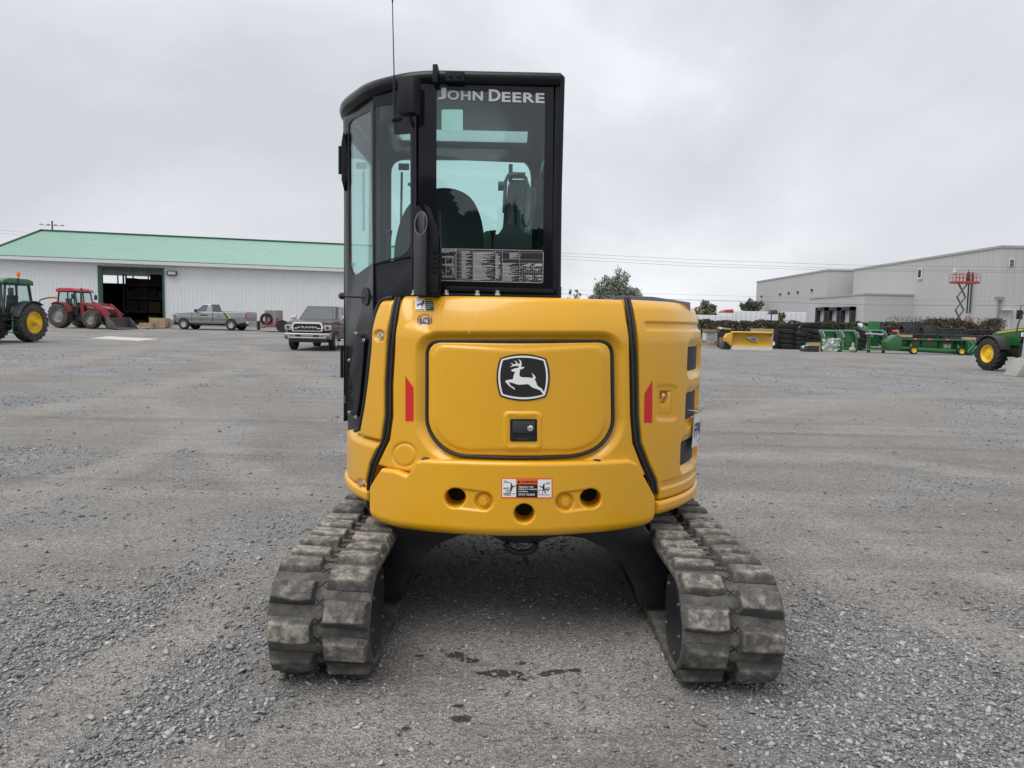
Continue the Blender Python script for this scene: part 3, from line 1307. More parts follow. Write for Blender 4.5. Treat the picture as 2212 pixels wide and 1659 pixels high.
W2 = lambda pts: [WS(*q) for q in pts]
lw = lambda o: lift(.030 + o)
ws = Decals(lw(.0008)).poly(W2(rrect(170, 245, 1985, 985, 14, 3))).build('warning_sticker', ORNG, cw, ORG)
d = Decals(lw(.0016))
d.poly(W2(rrect(205, 280, 692, 932, 12, 3))).build('pictogram_field', WHT, ws, ORG)
Decals(lw(.0016)).poly(W2(rrect(1462, 298, 1945, 942, 12, 3))).build('pictogram_field', WHT, ws, ORG)
d = Decals(lw(.0016))
d.poly(W2([(705, 470), (1450, 470), (1446, 950), (700, 945)]))
d.poly(W2([(728, 420), (790, 315), (848, 420)]))
x0, y0 = WS(860, 340); x1, y1 = WS(1440, 425)
d.text('WARNING', x0, y0, x1, y1, .02)
d.build('black_print', BPR, ws, ORG)
d = Decals(lw(.0024))
for tx, a, t, c, b_ in (('Operator may', 780, 520, 1310, 610), ('swing or reverse', 780, 612, 1425, 690), ('machine', 780, 698, 1105, 752), ('STAY CLEAR', 780, 805, 1362, 878)):
    x0, y0 = WS(a, t); x1, y1 = WS(c, b_)
    d.text(tx, x0, y0, x1, y1, .02)
d.build('white_print', WHT, ws, ORG)
d = Decals(lw(.0024))
def wl(pts, w):
    d.line(W2(pts), w / 9.217 / 1.8517)
wl([(255, 350), (365, 350), (380, 395)], 16); wl([(255, 395), (490, 400), (512, 430), (512, 570), (495, 600), (255, 600)], 16)
wl([(245, 630), (380, 632), (430, 680), (440, 720), (420, 780), (380, 802), (245, 802)], 16); wl([(245, 815), (665, 820)], 16)
wl([(280, 858), (470, 862)], 26); d.poly(W2([(465, 835), (502, 862), (465, 890)]))
wl([(535, 440), (540, 580), (470, 690)], 30); wl([(670, 515), (560, 575), (510, 720), (462, 785)], 30); d.poly(W2(ellipse(568, 525, 20, 22, 10)))
d.poly(W2(ellipse(362, 716, 44, 44, 16)), [W2(ellipse(362, 716, 32, 32, 16))])
d.build('pictogram', BPR, ws, ORG)
d = Decals(lw(.0024))
wl([(1890, 403), (1805, 403), (1780, 445)], 16); wl([(1890, 448), (1720, 448), (1690, 480), (1690, 610), (1720, 648), (1885, 650)], 16)
wl([(1890, 602), (1780, 602)], 26); d.poly(W2([(1785, 578), (1735, 602), (1785, 628)]))
wl([(1500, 680), (1630, 680), (1630, 850), (1500, 850), (1500, 680)], 16); wl([(1500, 853), (1885, 855)], 16)
wl([(1668, 465), (1660, 640), (1830, 695)], 34); wl([(1530, 540), (1640, 585), (1645, 650), (1745, 790)], 34); d.poly(W2(ellipse(1636, 543, 18, 20, 10)))
d.build('pictogram', BPR, ws, ORG)

def CS(x, y):
    return ((1630 + x / 11.846) / 1.8517, (1170 + y / 11.846) / 1.8517)


C2 = lambda pts: [CS(*q) for q in pts]
lc = lambda o: lift(-.016 + o)
lcx = lambda o: (lambda px, py: lift(float(hood_off(np.array([px]), np.array([py]), 0, 0)[0]) + o)(px, py))
cs = Decals(lcx(.0015), 5).poly(C2([(210, 232), (1180, 225), (1222, 885), (258, 893)])).build('caution_sticker', YDEC, exc, ORG)
Decals(lcx(.0022), 5).poly(C2([(248, 278), (725, 278), (768, 850), (296, 850)])).build('pictogram_field', WHT, cs, ORG)
d = Decals(lcx(.003), 5)
d.poly(C2([(755, 400), (1142, 398), (1175, 850), (790, 850)]))
d.poly(C2([(650, 380), (712, 380), (700, 470), (640, 600), (590, 730), (570, 720), (605, 612), (500, 570), (440, 600), (370, 705), (350, 695), (420, 595), (340, 635), (328, 625), (400, 560), (330, 555), (332, 540), (590, 495)]))
d.poly(C2([(310, 792), (708, 792), (708, 825), (312, 828)]))
x0, y0 = CS(840, 300); x1, y1 = CS(1130, 350)
d.text('CAUTION', x0, y0, x1, y1, .02)
d.poly(C2([(762, 350), (790, 285), (822, 350)]))
d.build('black_print', BPR, cs, ORG)
d = Decals(lcx(.0038), 5)
for tx, a, t, c, b_ in (('To avoid burns', 765, 440, 1135, 478), ('be careful not', 770, 530, 1112, 575), ('to contact hot', 780, 622, 1125, 662), ('surfaces', 785, 715, 985, 752)):
    x0, y0 = CS(a, t); x1, y1 = CS(c, b_)
    d.text(tx, x0, y0, x1, y1, .02)
d.build('white_print', WHT, cs, ORG)
d = Decals(lcx(.0015), 5)
d.poly(C2([(520, 1195), (930, 1195), (985, 1255), (1012, 1330), (1005, 1460), (975, 1525), (930, 1525), (920, 1480), (570, 1480), (560, 1525), (515, 1525), (480, 1440), (465, 1320), (480, 1250)]))
tg = d.build('tag_sticker', BLU, exc, ORG)
d = Decals(lcx(.0016), 5)
d.line(C2([(515, 1190), (545, 1090), (580, 1055), (700, 1035), (830, 1045), (880, 1075), (930, 1180)]), 1.1)
d.poly(C2([(510, 1025), (450, 1100), (385, 1200), (368, 1290), (390, 1430), (455, 1515), (425, 1400), (415, 1280), (440, 1170)]))
d.poly(C2([(905, 1025), (970, 1095), (1080, 1210), (1108, 1300), (1115, 1440), (1060, 1512), (1070, 1380), (1050, 1270), (1010, 1150)]))
d.build('outline_print', BPR, tg, ORG)
d = Decals(lcx(.0026), 5)
x0, y0 = CS(560, 1215); x1, y1 = CS(905, 1445)
d.text('Tag', x0, y0, x1, y1, .03)
d.build('lettering', mat('peach_print', (.72, .50, .28), .5), tg, ORG)

# number plate tied to the grille
pt0 = S(1493, 900)[0]
def plate_pt(u_, v_, o=0.0):
    th = pt0 + .01 + u_ * .30 / 1.0
    r = RB + .010 + o + .005 * math.sin(u_ * 3.1)
    z = 0.845 + .165 * v_
    sl = .035 * (v_ - .5)
    q = surf(np.array(th + sl * .6), np.array(z), np.array(r))
    return tuple(q)


b = MB()
n = 10
v = [plate_pt(i / n, j / 2, o) for o in (0, -.002) for j in range(3) for i in range(n + 1)]
f = []
for k in (0, 33):
    for j in range(2):
        for i in range(n):
            a = k + j * 11 + i
            f.append((a, a + 1, a + 12, a + 11))
b.add(v, f)
npl = b.build('number_plate', mat('plate_white', (.66, .68, .70), .4, dirt=.25), exc, org=ORG)
d = Decals(lambda x, y: plate_pt(x, 1 - y, .0016), .08)
d.text('FPW 195', .06, .27, .95, .72, .02)
d.text('Je me souviens', .30, .80, .75, .92, .0)
d.build('lettering', mat('plate_blue', (.02, .035, .12), .5), npl, ORG)
for u_ in (.12, .85):
    b = MB()
    a0 = Vector(plate_pt(u_, .93))
    nn = Vector((a0.x - MX, a0.y - MY, 0)).normalized()
    b.tube([a0 - nn * .045 + Vector((0, -.02, .03)), a0 + Vector((0, -.02, .03)), a0 + nn * .008, a0 - nn * .03 + Vector((0, 0.0, -.005))], .0025, 6)
    b.build('cable_tie', WHT, npl, org=ORG)

# long scratch in the hood paint
Decals(lift(.0006), 5).line([(1012, 721), (1018, 706), (1026, 690), (1031, 676), (1034, 664)], .7).line([(1018, 657), (1026, 656), (1032, 660)], .5).build('scratch', mat('bare_primer', (.80, .62, .30), .6), exc, ORG)

# deck cover on the right in front of the hood
b = MB()
q = [P(1312, 652, 3.72), P(1338, 638, 3.72), P(1412, 641, 3.72), P(1492, 653, 3.72)]
zb_ = Z_TOP - .12
b.ext([(q[0][0], zb_), (q[1][0], q[1][2]), (q[2][0], q[2][2]), (q[3][0], q[3][2]), (q[3][0], zb_)], 'y', 3.72, 4.25)
b.build('deck_cover', mat('grey_cover', (.12, .125, .14), .4), exc, org=ORG, bevel=.006)

# ------------------------------------------------------------------ the cab
def pl(p1, p2):
    """vertical wall between two plan points; gives lift(px, py, out) and local (along, z, out)"""
    a, b_ = np.array([p1[0], p1[1], 0.0]), np.array([p2[0], p2[1], 0.0])
    u = (b_ - a) / np.linalg.norm(b_ - a)
    n = np.array([u[1], -u[0], 0])
    def fpx(px, py, o=0.0):
        d_ = ray(px, py)
        t = ((a - cam_o) @ n) / (d_ @ n)
        return tuple(cam_o + d_ * t + n * o)
    def fl(s, z, o=0.0):
        return tuple(a + u * s + n * o + np.array([0, 0, z]))
    return fpx, fl, np.linalg.norm(b_ - a), n


cA, cB, cC, cD = P(1213, 450, 3.45)[:2], P(899, 450, 3.45)[:2], P(806, 450, 3.63)[:2], P(743, 450, 3.97)[:2]
cE, cF = (cD[0] - .01, 5.0), (cA[0] - .02, 5.1)
ZR = float(P(1050, 155, 3.45)[2])          # top of the roof
ZC0 = 0.90
cab = MB()
rear, rearL, rearW, nr = pl(cB, cA)
quar, quarL, quarW, nq = pl(cC, cB)
dor, dorL, dorW, nd = pl(cD, cC)
lef, lefL, lefW, nl = pl(cE, cD)
fro, froL, froW, nf = pl(cF, cE)
rig, rigL, rigW, ng = pl(cA, cF)
HOLE_R = rpoly([(943, 194), (1178, 205), (1173, 537), (943, 540)], [8, 8, 14, 10])
HOLE_Q = rpoly([(809, 231), (851, 225), (851, 292), (887, 289), (888, 548), (809, 568)], [2, 2, 8, 2, 30, 2])
HOLE_D = rpoly([(753, 262), (800, 238), (804.5, 568), (764, 598), (755, 575)], [14, 4, 3, 10, 20])
# walls
body = MB()
body.plate([(904, 178), (1200, 186), (1196, 645), (904, 645)], lambda x, y, o: rear(x, y, o), -.012, -.05, [rpoly([(936, 190), (1186, 198), (1181, 545), (936, 548)], 8)])
body.plate([(806, 200), (903, 175), (903, 690), (806, 690)], lambda x, y, o: quar(x, y, o), -.008, -.04, [rpoly([(807, 225), (893, 212), (893, 552), (807, 571)], 3)])
body.plate([(741, 240), (806, 205), (806, 930), (752, 930), (746, 800)], lambda x, y, o: dor(x, y, o), 0.0, -.014, [HOLE_D])
body.plate([(0, ZC0), (lefW, ZC0), (lefW, ZR - .04), (0, ZR - .04)], lefL, 0, -.015, [rpoly([(.07, 1.35), (lefW - .015, 1.35), (lefW - .015, ZR - .16), (.07, ZR - .16)], .08)])
body.plate([(0, 1.0), (rigW, 1.0), (rigW, ZR - .04), (0, ZR - .04)], rigL, 0, -.04, [rpoly([(.10, 1.75), (rigW - .10, 1.55), (rigW - .10, ZR - .2), (.10, ZR - .2)], .08)])
fh = [fro(x, y) for x, y in ((846, 346), (1146, 346), (1150, 690), (846, 690))]
fu = [np.dot(np.array(q[:2]) - np.array(cF), (np.array(cE) - np.array(cF)) / froW) for q in fh]
fz = [q[2] for q in fh]
body.plate([(0, ZC0), (froW, ZC0), (froW, ZR - .04), (0, ZR - .04)], froL, 0, -.05,
           [rpoly([(fu[0], fz[0]), (fu[1], fz[1]), (fu[2], 1.1), (fu[3], 1.1)], [.09, .12, .05, .05])])
cabo = body.build('cab', BLK, exc, org=ORG, bevel=.004)

# roof with its hatch
plan = [cA, cB, cC, cD, cE, cF]
rf = MB()
rf.plate(plan, lambda x, y, z: (x, y, z), ZR - .055, ZR - .012, [[(-.71, 4.27), (.06, 4.27), (.06, 4.70), (-.71, 4.70)]])
rf.build('roof', BLK, cabo, org=ORG, bevel=.004)
MB().plate([(-.73, 4.25), (.08, 4.25), (.08, 4.72), (-.73, 4.72)], lambda x, y, z: (x, y, z), ZR - .035, ZR - .03).build('roof_hatch', GLS, cabo, org=ORG, smooth=0)
rt = MB()
zt = ZR - .030
pth = rpoly([cA, cB, cC, cD, cE], [0, .12, .1, .14, 0], 7)
pth[0] = (cA[0] - .02, cA[1])
rt.tube([(x, y, zt - .012 * max(0, (y - 3.5))) for x, y in pth], [.031 + .012 * min(1, max(0, (y - 3.46) / .25)) for x, y in pth], 14)
rt.build('roof_rail', BLK, cabo, org=ORG)
pst = MB()
pst.tube([P(1207, 166, 3.465), P(1206, 200, 3.465), P(1201.5, 642, 3.465)], [.020, .0215, .0215], 14)
pst.build('corner_post', BLK, cabo, org=ORG)
pst = MB()
pst.tube([(cA[0] - .03, cA[1], zt), (cF[0] - .02, cF[1], zt)], .031, 12)
pst.tube([P(896, 178, 3.47), P(893, 640, 3.47)], .013, 10)
pst.build('pillar', BLK, cabo, org=ORG)

# glass with its printed black border
for nm, fn, outer, hole, o in (('rear_window', rear, [(905, 181), (1196, 189), (1191, 628), (905, 628)], HOLE_R, .0),
                               ('quarter_window', quar, [(806.5, 205), (900, 183), (900, 551), (806.5, 571)], HOLE_Q, .0),
                               ('door_window', dor, HOLE_D, None, -.004)):
    g = MB().plate(outer, lambda x, y, q, fn=fn: fn(x, y, q), o, o - .004).build(nm, GLS, cabo, org=ORG, smooth=0)
    if hole:
        MB().plate(outer, lambda x, y, q, fn=fn: fn(x, y, q), o + .0025, o + .0015, [hole]).build('window_border', FRIT, g, org=ORG, smooth=0)
g = MB()
g.plate([(.04, 1.3), (lefW - .04, 1.3), (lefW - .04, ZR - .12), (.04, ZR - .12)], lefL, -.018, -.022)
g.build('side_window', GLS, cabo, org=ORG, smooth=0)
g = MB()
g.plate([(.08, 1.5), (rigW - .06, 1.5), (rigW - .06, ZR - .15), (.08, ZR - .15)], rigL, -.018, -.022)
g.build('side_window', GLS, cabo, org=ORG, smooth=0)
g = MB()
g.plate([(.06, 1.05), (froW - .06, 1.05), (froW - .06, ZR - .05), (.06, ZR - .05)], froL, -.018, -.022)
g.build('front_window', GLS, cabo, org=ORG, smooth=0)

# lettering and stickers on the rear window
lr = lambda o: (lambda px, py: rear(px, py, o))
def JD(x, y):
    return ((1700 + x / 3.016) / 1.8517, (250 + y / 3.016) / 1.8517)


d = Decals(lr(.004))
def word(tx, xa, xb, yt, yb, bold=.045):
    x0, y0 = JD(xa, yt); x1, y1 = JD(xb, yb)
    d.text(tx, x0, y0, x1, y1, bold, shear=(x1 - x0) * .031, spacing=1.12)
word('J', 153, 257, 305, 448); word('OHN', 272, 700, 337, 452, .03); word('D', 770, 912, 325, 470, .03); word('EERE', 928, 1440, 358, 478, .03)
d.build('lettering', SIL, cabo, ORG)
m_sq, n_, b_ = new_mat('frosted_sticker')
b_.inputs['Base Color'].default_value = (.36, .66, .60, 1)
b_.inputs['Roughness'].default_value = .6
Decals(lr(.0035)).poly(rrect(954, 237, 1000, 284, 4)).build('window_sticker', m_sq, cabo, ORG)
# maintenance chart
mc = Decals(lr(.0035)).poly(rpoly([(905, 535), (1174, 543), (1173, 613), (905, 607)], 3)).build('maintenance_chart', BPR, cabo, ORG)
MP = lambda x, y: ((1700 + x / 4.022) / 1.8517, (950 + y / 4.022) / 1.8517)
d = Decals(lr(.0048), 200)
def ml(pts, w=.55):
    d.line([MP(*q) for q in pts], w)
ml([(230, 180), (1880, 213), (1903, 240), (1893, 715), (1870, 728), (230, 690)], 1.0)
for x in (512, 565, 592, 775, 1136, 1246, 1525):
    ml([(x, 190 + (x - 230) * .02), (x - 4, 690 + (x - 230) * .02)], .5)
for y in (215, 250, 340, 400, 460, 545, 605, 670):
    ml([(512, y), (1246, y + 18)], .4)
for y in (237, 350, 410, 490, 545, 605, 655):
    ml([(1246, y), (1890, y + 14)], .4)
for x in range(1566, 1890, 36):
    ml([(x, 395), (x - 4, 715)], .3)
d.text('MAINTENANCE', *[*MP(90, 190), *MP(508, 232)], .02)
rr = random.Random(5)
for x0, x1, y0, y1 in ((600, 760, 225, 660), (782, 1128, 240, 690), (1142, 1235, 265, 660), (1256, 1515, 420, 700), (1362, 1560, 255, 340), (260, 500, 240, 250)):
    y = y0
    while y < y1:
        L_ = (x1 - x0) * rr.uniform(.3, .98)
        x = x0
        while x < x0 + L_:
            w = rr.uniform(12, 55)
            ml([(x, y), (min(x + w, x0 + L_), y + .6)], .95)
            x += w + 9
        y += 13
for x, y, w in ((1660, 425, 50), (1790, 430, 90), (1620, 440, 80), (1760, 440, 118), (1605, 447, 90), (1760, 447, 120), (1570, 455, 120), (1755, 458, 120), (1535, 475, 25), (1640, 478, 30), (1710, 470, 50), (1640, 515, 50), (1740, 515, 105),
                (1605, 530, 16), (1790, 535, 20), (1650, 610, 60), (1815, 613, 60), (1620, 622, 100), (1785, 625, 90), (1535, 643, 30), (1690, 635, 45), (1640, 648, 30), (1670, 663, 70), (1810, 667, 65), (1670, 677, 45), (1825, 680, 50), (1535, 702, 16), (1645, 705, 25)):
    ml([(x, y), (x + w, y + .8)], 1.4)
# drawings of the machine from above and from the side
ml([(280, 305), (465, 310)], .8); ml([(280, 320), (465, 325)], .8); ml([(280, 432), (465, 437)], .8); ml([(280, 445), (465, 448)], .8)
ml([(335, 330), (345, 300), (430, 305), (447, 350), (440, 425), (335, 430), (335, 330)], .9); ml([(385, 300), (387, 355), (345, 358)], .7)
ml([(290, 620), (440, 618), (458, 628), (440, 642), (290, 638), (280, 628), (290, 620)], .9)
ml([(335, 600), (345, 455), (420, 460), (440, 500), (445, 600)], .9); ml([(300, 590), (255, 500)], .8); ml([(345, 520), (380, 560), (410, 490)], .8)
for y in range(275, 660, 21):
    d.poly([MP(*q) for q in ellipse(490, y, 9, 9, 8)], [[MP(*q) for q in ellipse(490, y, 6, 6, 8)]])
    ml([(482, y), (445, 330 + (y - 275) * .5)], .3)
d.build('chart_print', mat('chart_grey_print', (.50, .50, .51), .5), mc, ORG)
# sill, bolts
s_ = MB()
a0, a1 = P(908, 622, 3.43), P(1196, 630, 3.43)
s_.bar(a0, a1, .05, .022)
s_.bar(P(908, 637, 3.41), P(1206, 643, 3.41), .07, .02)
s_.build('sill', BLK, cabo, org=ORG, bevel=.003)
for x, y in ((896, 634), (945, 633.5), (964, 634), (1031, 635), (1074.5, 635)):
    bolt_part(P(x, y + 3, 3.385), (0, 0, 1), .011, .022, ZINC, cabo)
# things on the roof rail
b = MB()
q0, q1 = P(937, 146, 3.44), P(945.5, 179, 3.40)
b.b2((q0[0], 3.39, q1[2]), (q1[0], 3.46, q0[2]))
b.build('lifting_eye', BLKM, cabo, org=ORG, bevel=.004)
b = MB()
q0, q1 = P(963, 154, 3.41), P(1003, 176, 3.41)
b.b2((q0[0], 3.405, q1[2]), (q1[0], 3.46, q0[2]))
for x in (973, 991):
    p_ = Vector(P(x, 164, 3.405))
    b.cyl(p_, p_ + Vector((0, -.008, 0)), .009, .008, 10)
b.build('lamp_bracket', BLKM, cabo, org=ORG, bevel=.003)
# box on the corner, aerial
b = MB()
c_ = P(884, 208, 3.36)
b.box(c_, (.082, .062, .158), rz=math.radians(-24))
b.build('corner_lamp', BLKM, cabo, org=ORG, bevel=.006)
b = MB()
b.tube([P(886, 244, 3.37), P(888, 262, 3.38), P(893, 272, 3.42)], .008, 8)
b.build('lamp_bracket', BLKM, cabo, org=ORG)
MB().tube([P(846, 262, 3.30), P(852, 258, 3.30), P(864, 254, 3.33)], [.004, .014, .014], 10).build('aerial_mount', BLKM, cabo, org=ORG)
b = MB()
b.tube([P(852.5, 262, 3.30), P(852, 220, 3.30), P(851.6, 168, 3.30), P(851.3, 160, 3.30), P(848.9, 60, 3.30), P(847.9, 8, 3.30), P(847.8, -2, 3.30), P(847.6, -9, 3.30)],
       [.0065, .006, .0048, .0025, .0022, .002, .0045, .0045], 8)
b.build('aerial', BLKM, cabo, org=ORG)
# door furniture on the left
for q in ([(741, 283), (747, 300), (750, 330), (750, 385), (743, 412), (737, 388), (736.5, 310)], [(752, 730), (746, 758), (745.5, 888), (752, 915), (759, 905), (759, 745)]):
    MB().plate(q, lambda x, y, o: tuple(P(x, y, 3.93) + np.array([0, o, 0])), 0, .03).build('hinge_cover', BLK, cabo, org=ORG, bevel=.006)
for x, y0, y1 in ((734.5, 316, 376), (738.5, 746, 816)):
    MB().tube([P(x, y0, 3.96), P(x, y1, 3.96)], .009, 8).build('hinge', BLKM, cabo, org=ORG)
b = MB()
b.tube([dor(791, 641, 0), dor(783, 641, .05), dor(771, 640, .07)], .008, 8)
p_ = dor(769, 640.5, .075)
b.ball(p_, .018, 8)
b.plate(ellipse(790, 641, 8, 20, 20), lambda x, y, o: dor(x, y, o), .001, .005)
b.build('door_latch', PLA, cabo, org=ORG)
b = MB()
cv = rpoly([(775, 722), (793, 735), (791, 770), (782, 870), (775, 902), (759, 890), (762, 800)], 4)
b.plate(cv, lambda x, y, o: dor(x, y, o), .004, .016, [[(760.5, 842 + i * 4.1), (770.5, 843 + i * 4.1), (770.5, 845.2 + i * 4.1), (760.5, 844.2 + i * 4.1)] for i in range(11)])
b.build('vent_cover', BLKM, cabo, org=ORG, bevel=.0015)
for x, y in ((776, 720), (793, 735), (761, 778), (761, 890), (775, 900)):
    bolt_part(dor(x, y, .014), nd, .007, .01, ZINC, cabo)
b = MB()
b.tube([lift(-.012)(x, y) for x, y in ((846, 643), (830, 645), (817, 652), (808, 672), (797, 748), (790, 818), (782, 878), (773, 926), (763, 930))], .012, 8)
b.build('edge_trim', RUB, cabo, org=ORG)
d = Decals(lambda x, y: dor(x, y, .0015))
d.text('501880', 757, 567, 766, 577, .0)
d.build('window_number', mat('number_print', (.1, .1, .1), .5), cabo, ORG)

# inside the cab
b = MB()
so = rpoly([(848, 660), (852, 520), (872, 455), (905, 418), (945, 405), (985, 407), (1018, 425), (1037, 460), (1047, 520), (1050, 660)], [2, 40, 40, 40, 40, 40, 40, 40, 40, 2])
b.plate(so, lambda x, y, Y: tuple(P(x, y, 4.12) + np.array([0, Y, 0])), 0, .13)
b.build('seat', SEATM, cabo, org=ORG, bevel=.02, seg=3)
b = MB()
b.plate([cA, cB, cC, cD, cE, cF], lambda x, y, z: (x, y, z), 1.0, 1.04)
b.b2((-.85, 4.3, 1.04), (-.55, 4.8, 1.5)).b2((-.1, 4.2, 1.04), (.2, 4.95, 1.55))
b.b2((-.42, 3.46, 1.04), (.22, 3.75, 1.62))
b.build('cab_floor', INT, cabo, org=ORG)
b = MB()
b.tube([P(884, 398, 4.95), P(889, 400, 4.9), P(892, 412, 4.9), P(892, 470, 4.9), P(884, 474, 4.95)], .012, 8)
b.tube([P(868, 372, 5.06), P(866, 500, 5.06)], .008, 6)
b.tube([P(1142, 400, 4.8), P(1133, 406, 4.8), P(1131, 480, 4.8), P(1140, 490, 4.8)], .012, 8)
b.tube([P(1150, 405, 4.6), P(1152, 440, 4.6), P(1147, 470, 4.6), P(1140, 485, 4.6)], .014, 8)
b.box(P(1163, 415, 4.1), (.03, .1, .14))
b.build('grab_rail', PLA, cabo, org=ORG)
b = MB()
b.plate(rpoly([(1026, 660), (1034, 512), (1052, 497), (1075, 508), (1090, 486), (1112, 482), (1128, 500), (1148, 506), (1150, 660)], 6), lambda x, y, o: tuple(P(x, y, 4.7) + np.array([0, o, 0])), 0, .2)
b.build('darkening_console', INT, cabo, org=ORG, bevel=.01)  # added shape that darkens the lower part of the window view
for x in (838, 1062):
    MB().tube([P(x, 560, 4.45), P(x + 3, 512, 4.42), P(x + 2, 498, 4.41)], [.010, .012, .022], 8).build('control_lever', PLA, cabo, org=ORG)
b = MB()
q0, q1 = P(861, 353, 5.06), P(884, 368, 5.06)
b.b2((q0[0], 5.055, q1[2]), (q1[0], 5.06, q0[2]))
b.build('notice', BPR, cabo, org=ORG)

# exhaust and its guard
ex = lambda x, y, Y=3.33: tuple(P(x, y, Y))
b = MB()
b.plate([(890, 451), (903.5, 444), (911, 452), (912, 634), (896, 634), (896, 527)], lambda x, y, o: (ex(x, y)[0], ex(x, y)[1] + o, ex(x, y)[2]), .0, .008)
b.plate([(916, 442), (929, 449), (952, 515), (950, 634), (913, 634), (914.5, 530), (930, 520), (926, 470)], lambda x, y, o: (ex(x, y)[0], ex(x, y)[1] + o - .01, ex(x, y)[2]), .0, .008,
        [rrect(934, y0, 950.2, y0 + 5.4, 2.2, 3) for y0 in (547, 557.5, 567.8, 578, 588.5)])
p0, p1 = ex(896, 634), ex(950, 634)
b.b2((p0[0], 3.33, p0[2] - .01), (p1[0], 3.42, p0[2] + .004))
b.plate([(0, 0), (.085, 0), (.085, .20), (.0, .36)], lambda s, z, o: (ex(950, 634)[0] + o, 3.32 + s, ex(950, 634)[2] + z), -.006, .0)
gd = b.build('exhaust_guard', BLKM, exc, org=ORG, bevel=.0015)
pc = np.array(ex(909, 482, 3.285))
b = MB()
n = 28
vt, vb, vi = [], [], []
for i in range(n):
    a = 2 * math.pi * i / n
    x, y = .0285 * math.cos(a), .0285 * math.sin(a)
    vt.append((pc[0] + x, pc[1] + y, pc[2] + y * 2.0))
    vb.append((pc[0] + x, pc[1] + y, Z_TOP))
    vi.append((pc[0] + x * .86, pc[1] + y * .86, pc[2] + y * 1.72))
vd = [(x, y, z - .12) for x, y, z in vi]
b.add(vb + vt + vi + vd, [(i, (i + 1) % n, n + (i + 1) % n, n + i) for i in range(n)] + [(n + i, n + (i + 1) % n, 2 * n + (i + 1) % n, 2 * n + i) for i in range(n)]
      + [(2 * n + i, 2 * n + (i + 1) % n, 3 * n + (i + 1) % n, 3 * n + i) for i in range(n)] + [tuple(range(3 * n, 4 * n))])
b.build('exhaust_pipe', mat('exhaust_black', (.022, .022, .026), .45), exc, org=ORG)

# boom in front of the cab, seen through the glass
BM = mat('boom_paint', (.055, .057, .060), .45, dirt=.3, dirtcol=(.2, .2, .2))
b = MB()
Yb = 5.75
b.plate(rpoly([(1080, 690), (1090, 480), (1097, 402), (1103, 388), (1140, 388), (1146, 405), (1148, 480), (1150, 690)], 4), lambda x, y, o: tuple(P(x, y, Yb) + np.array([0, o, 0])), 0, .18)
b.build('boom', BM, exc, org=ORG, bevel=.01)
b = MB()
b.tube([P(1089, 460, Yb - .06), P(1092, 392, Yb - .06), P(1098, 378, Yb - .06), P(1128, 376, Yb - .06), P(1136, 384, Yb - .06), P(1137, 460, Yb - .06)], .014, 8)
b.tube([P(1100, 690, Yb - .05), P(1107, 420, Yb - .05)], .02, 8).tube([P(1120, 690, Yb - .05), P(1121, 400, Yb - .05)], .02, 8).tube([P(1078, 640, Yb - .05), P(1094, 430, Yb - .05)], .012, 8)
b.box(P(1103, 374, Yb), (.03, .08, .12)).box(P(1118, 379, Yb), (.12, .1, .03)).cyl(P(1076, 402, Yb), P(1092, 402, Yb), .035, n=12)
b.build('hydraulic_line', PLA, exc, org=ORG)

# undercarriage
UBOLT = mat('dull_bolt', (.10, .10, .10), .5, .4)
b = MB()
b.lathe([(.36, .36), (.36, .52), (.34, .52)], (MX, MY, 0), (0, 0, 1), 32)
b.build('slew_ring', UND, exc, org=ORG)
b = MB()
arch = [(-.56, .52), (.56, .52), (.70, .36), (.72, .10), (.57, .10), (.545, .20), (.48, .31), (.40, .38), (.30, .425), (.20, .435), (.13, .42), (.08, .395), (-.08, .395), (-.13, .42), (-.20, .435), (-.30, .425), (-.40, .38), (-.48, .31), (-.545, .20), (-.57, .10), (-.72, .10), (-.70, .36)]
b.ext([(x + MX, z) for x, z in arch], 'y', 3.48, 4.9)
b.build('track_frame', UND, exc, org=ORG, bevel=.01)
b = MB()
pth = [(MX + .07 * math.cos(t), 3.46, .40 + .045 * math.sin(t)) for t in np.linspace(math.pi, 2 * math.pi, 12)]
b.tube(pth, .014, 8)
b.build('tow_eye', UND, exc, org=ORG)

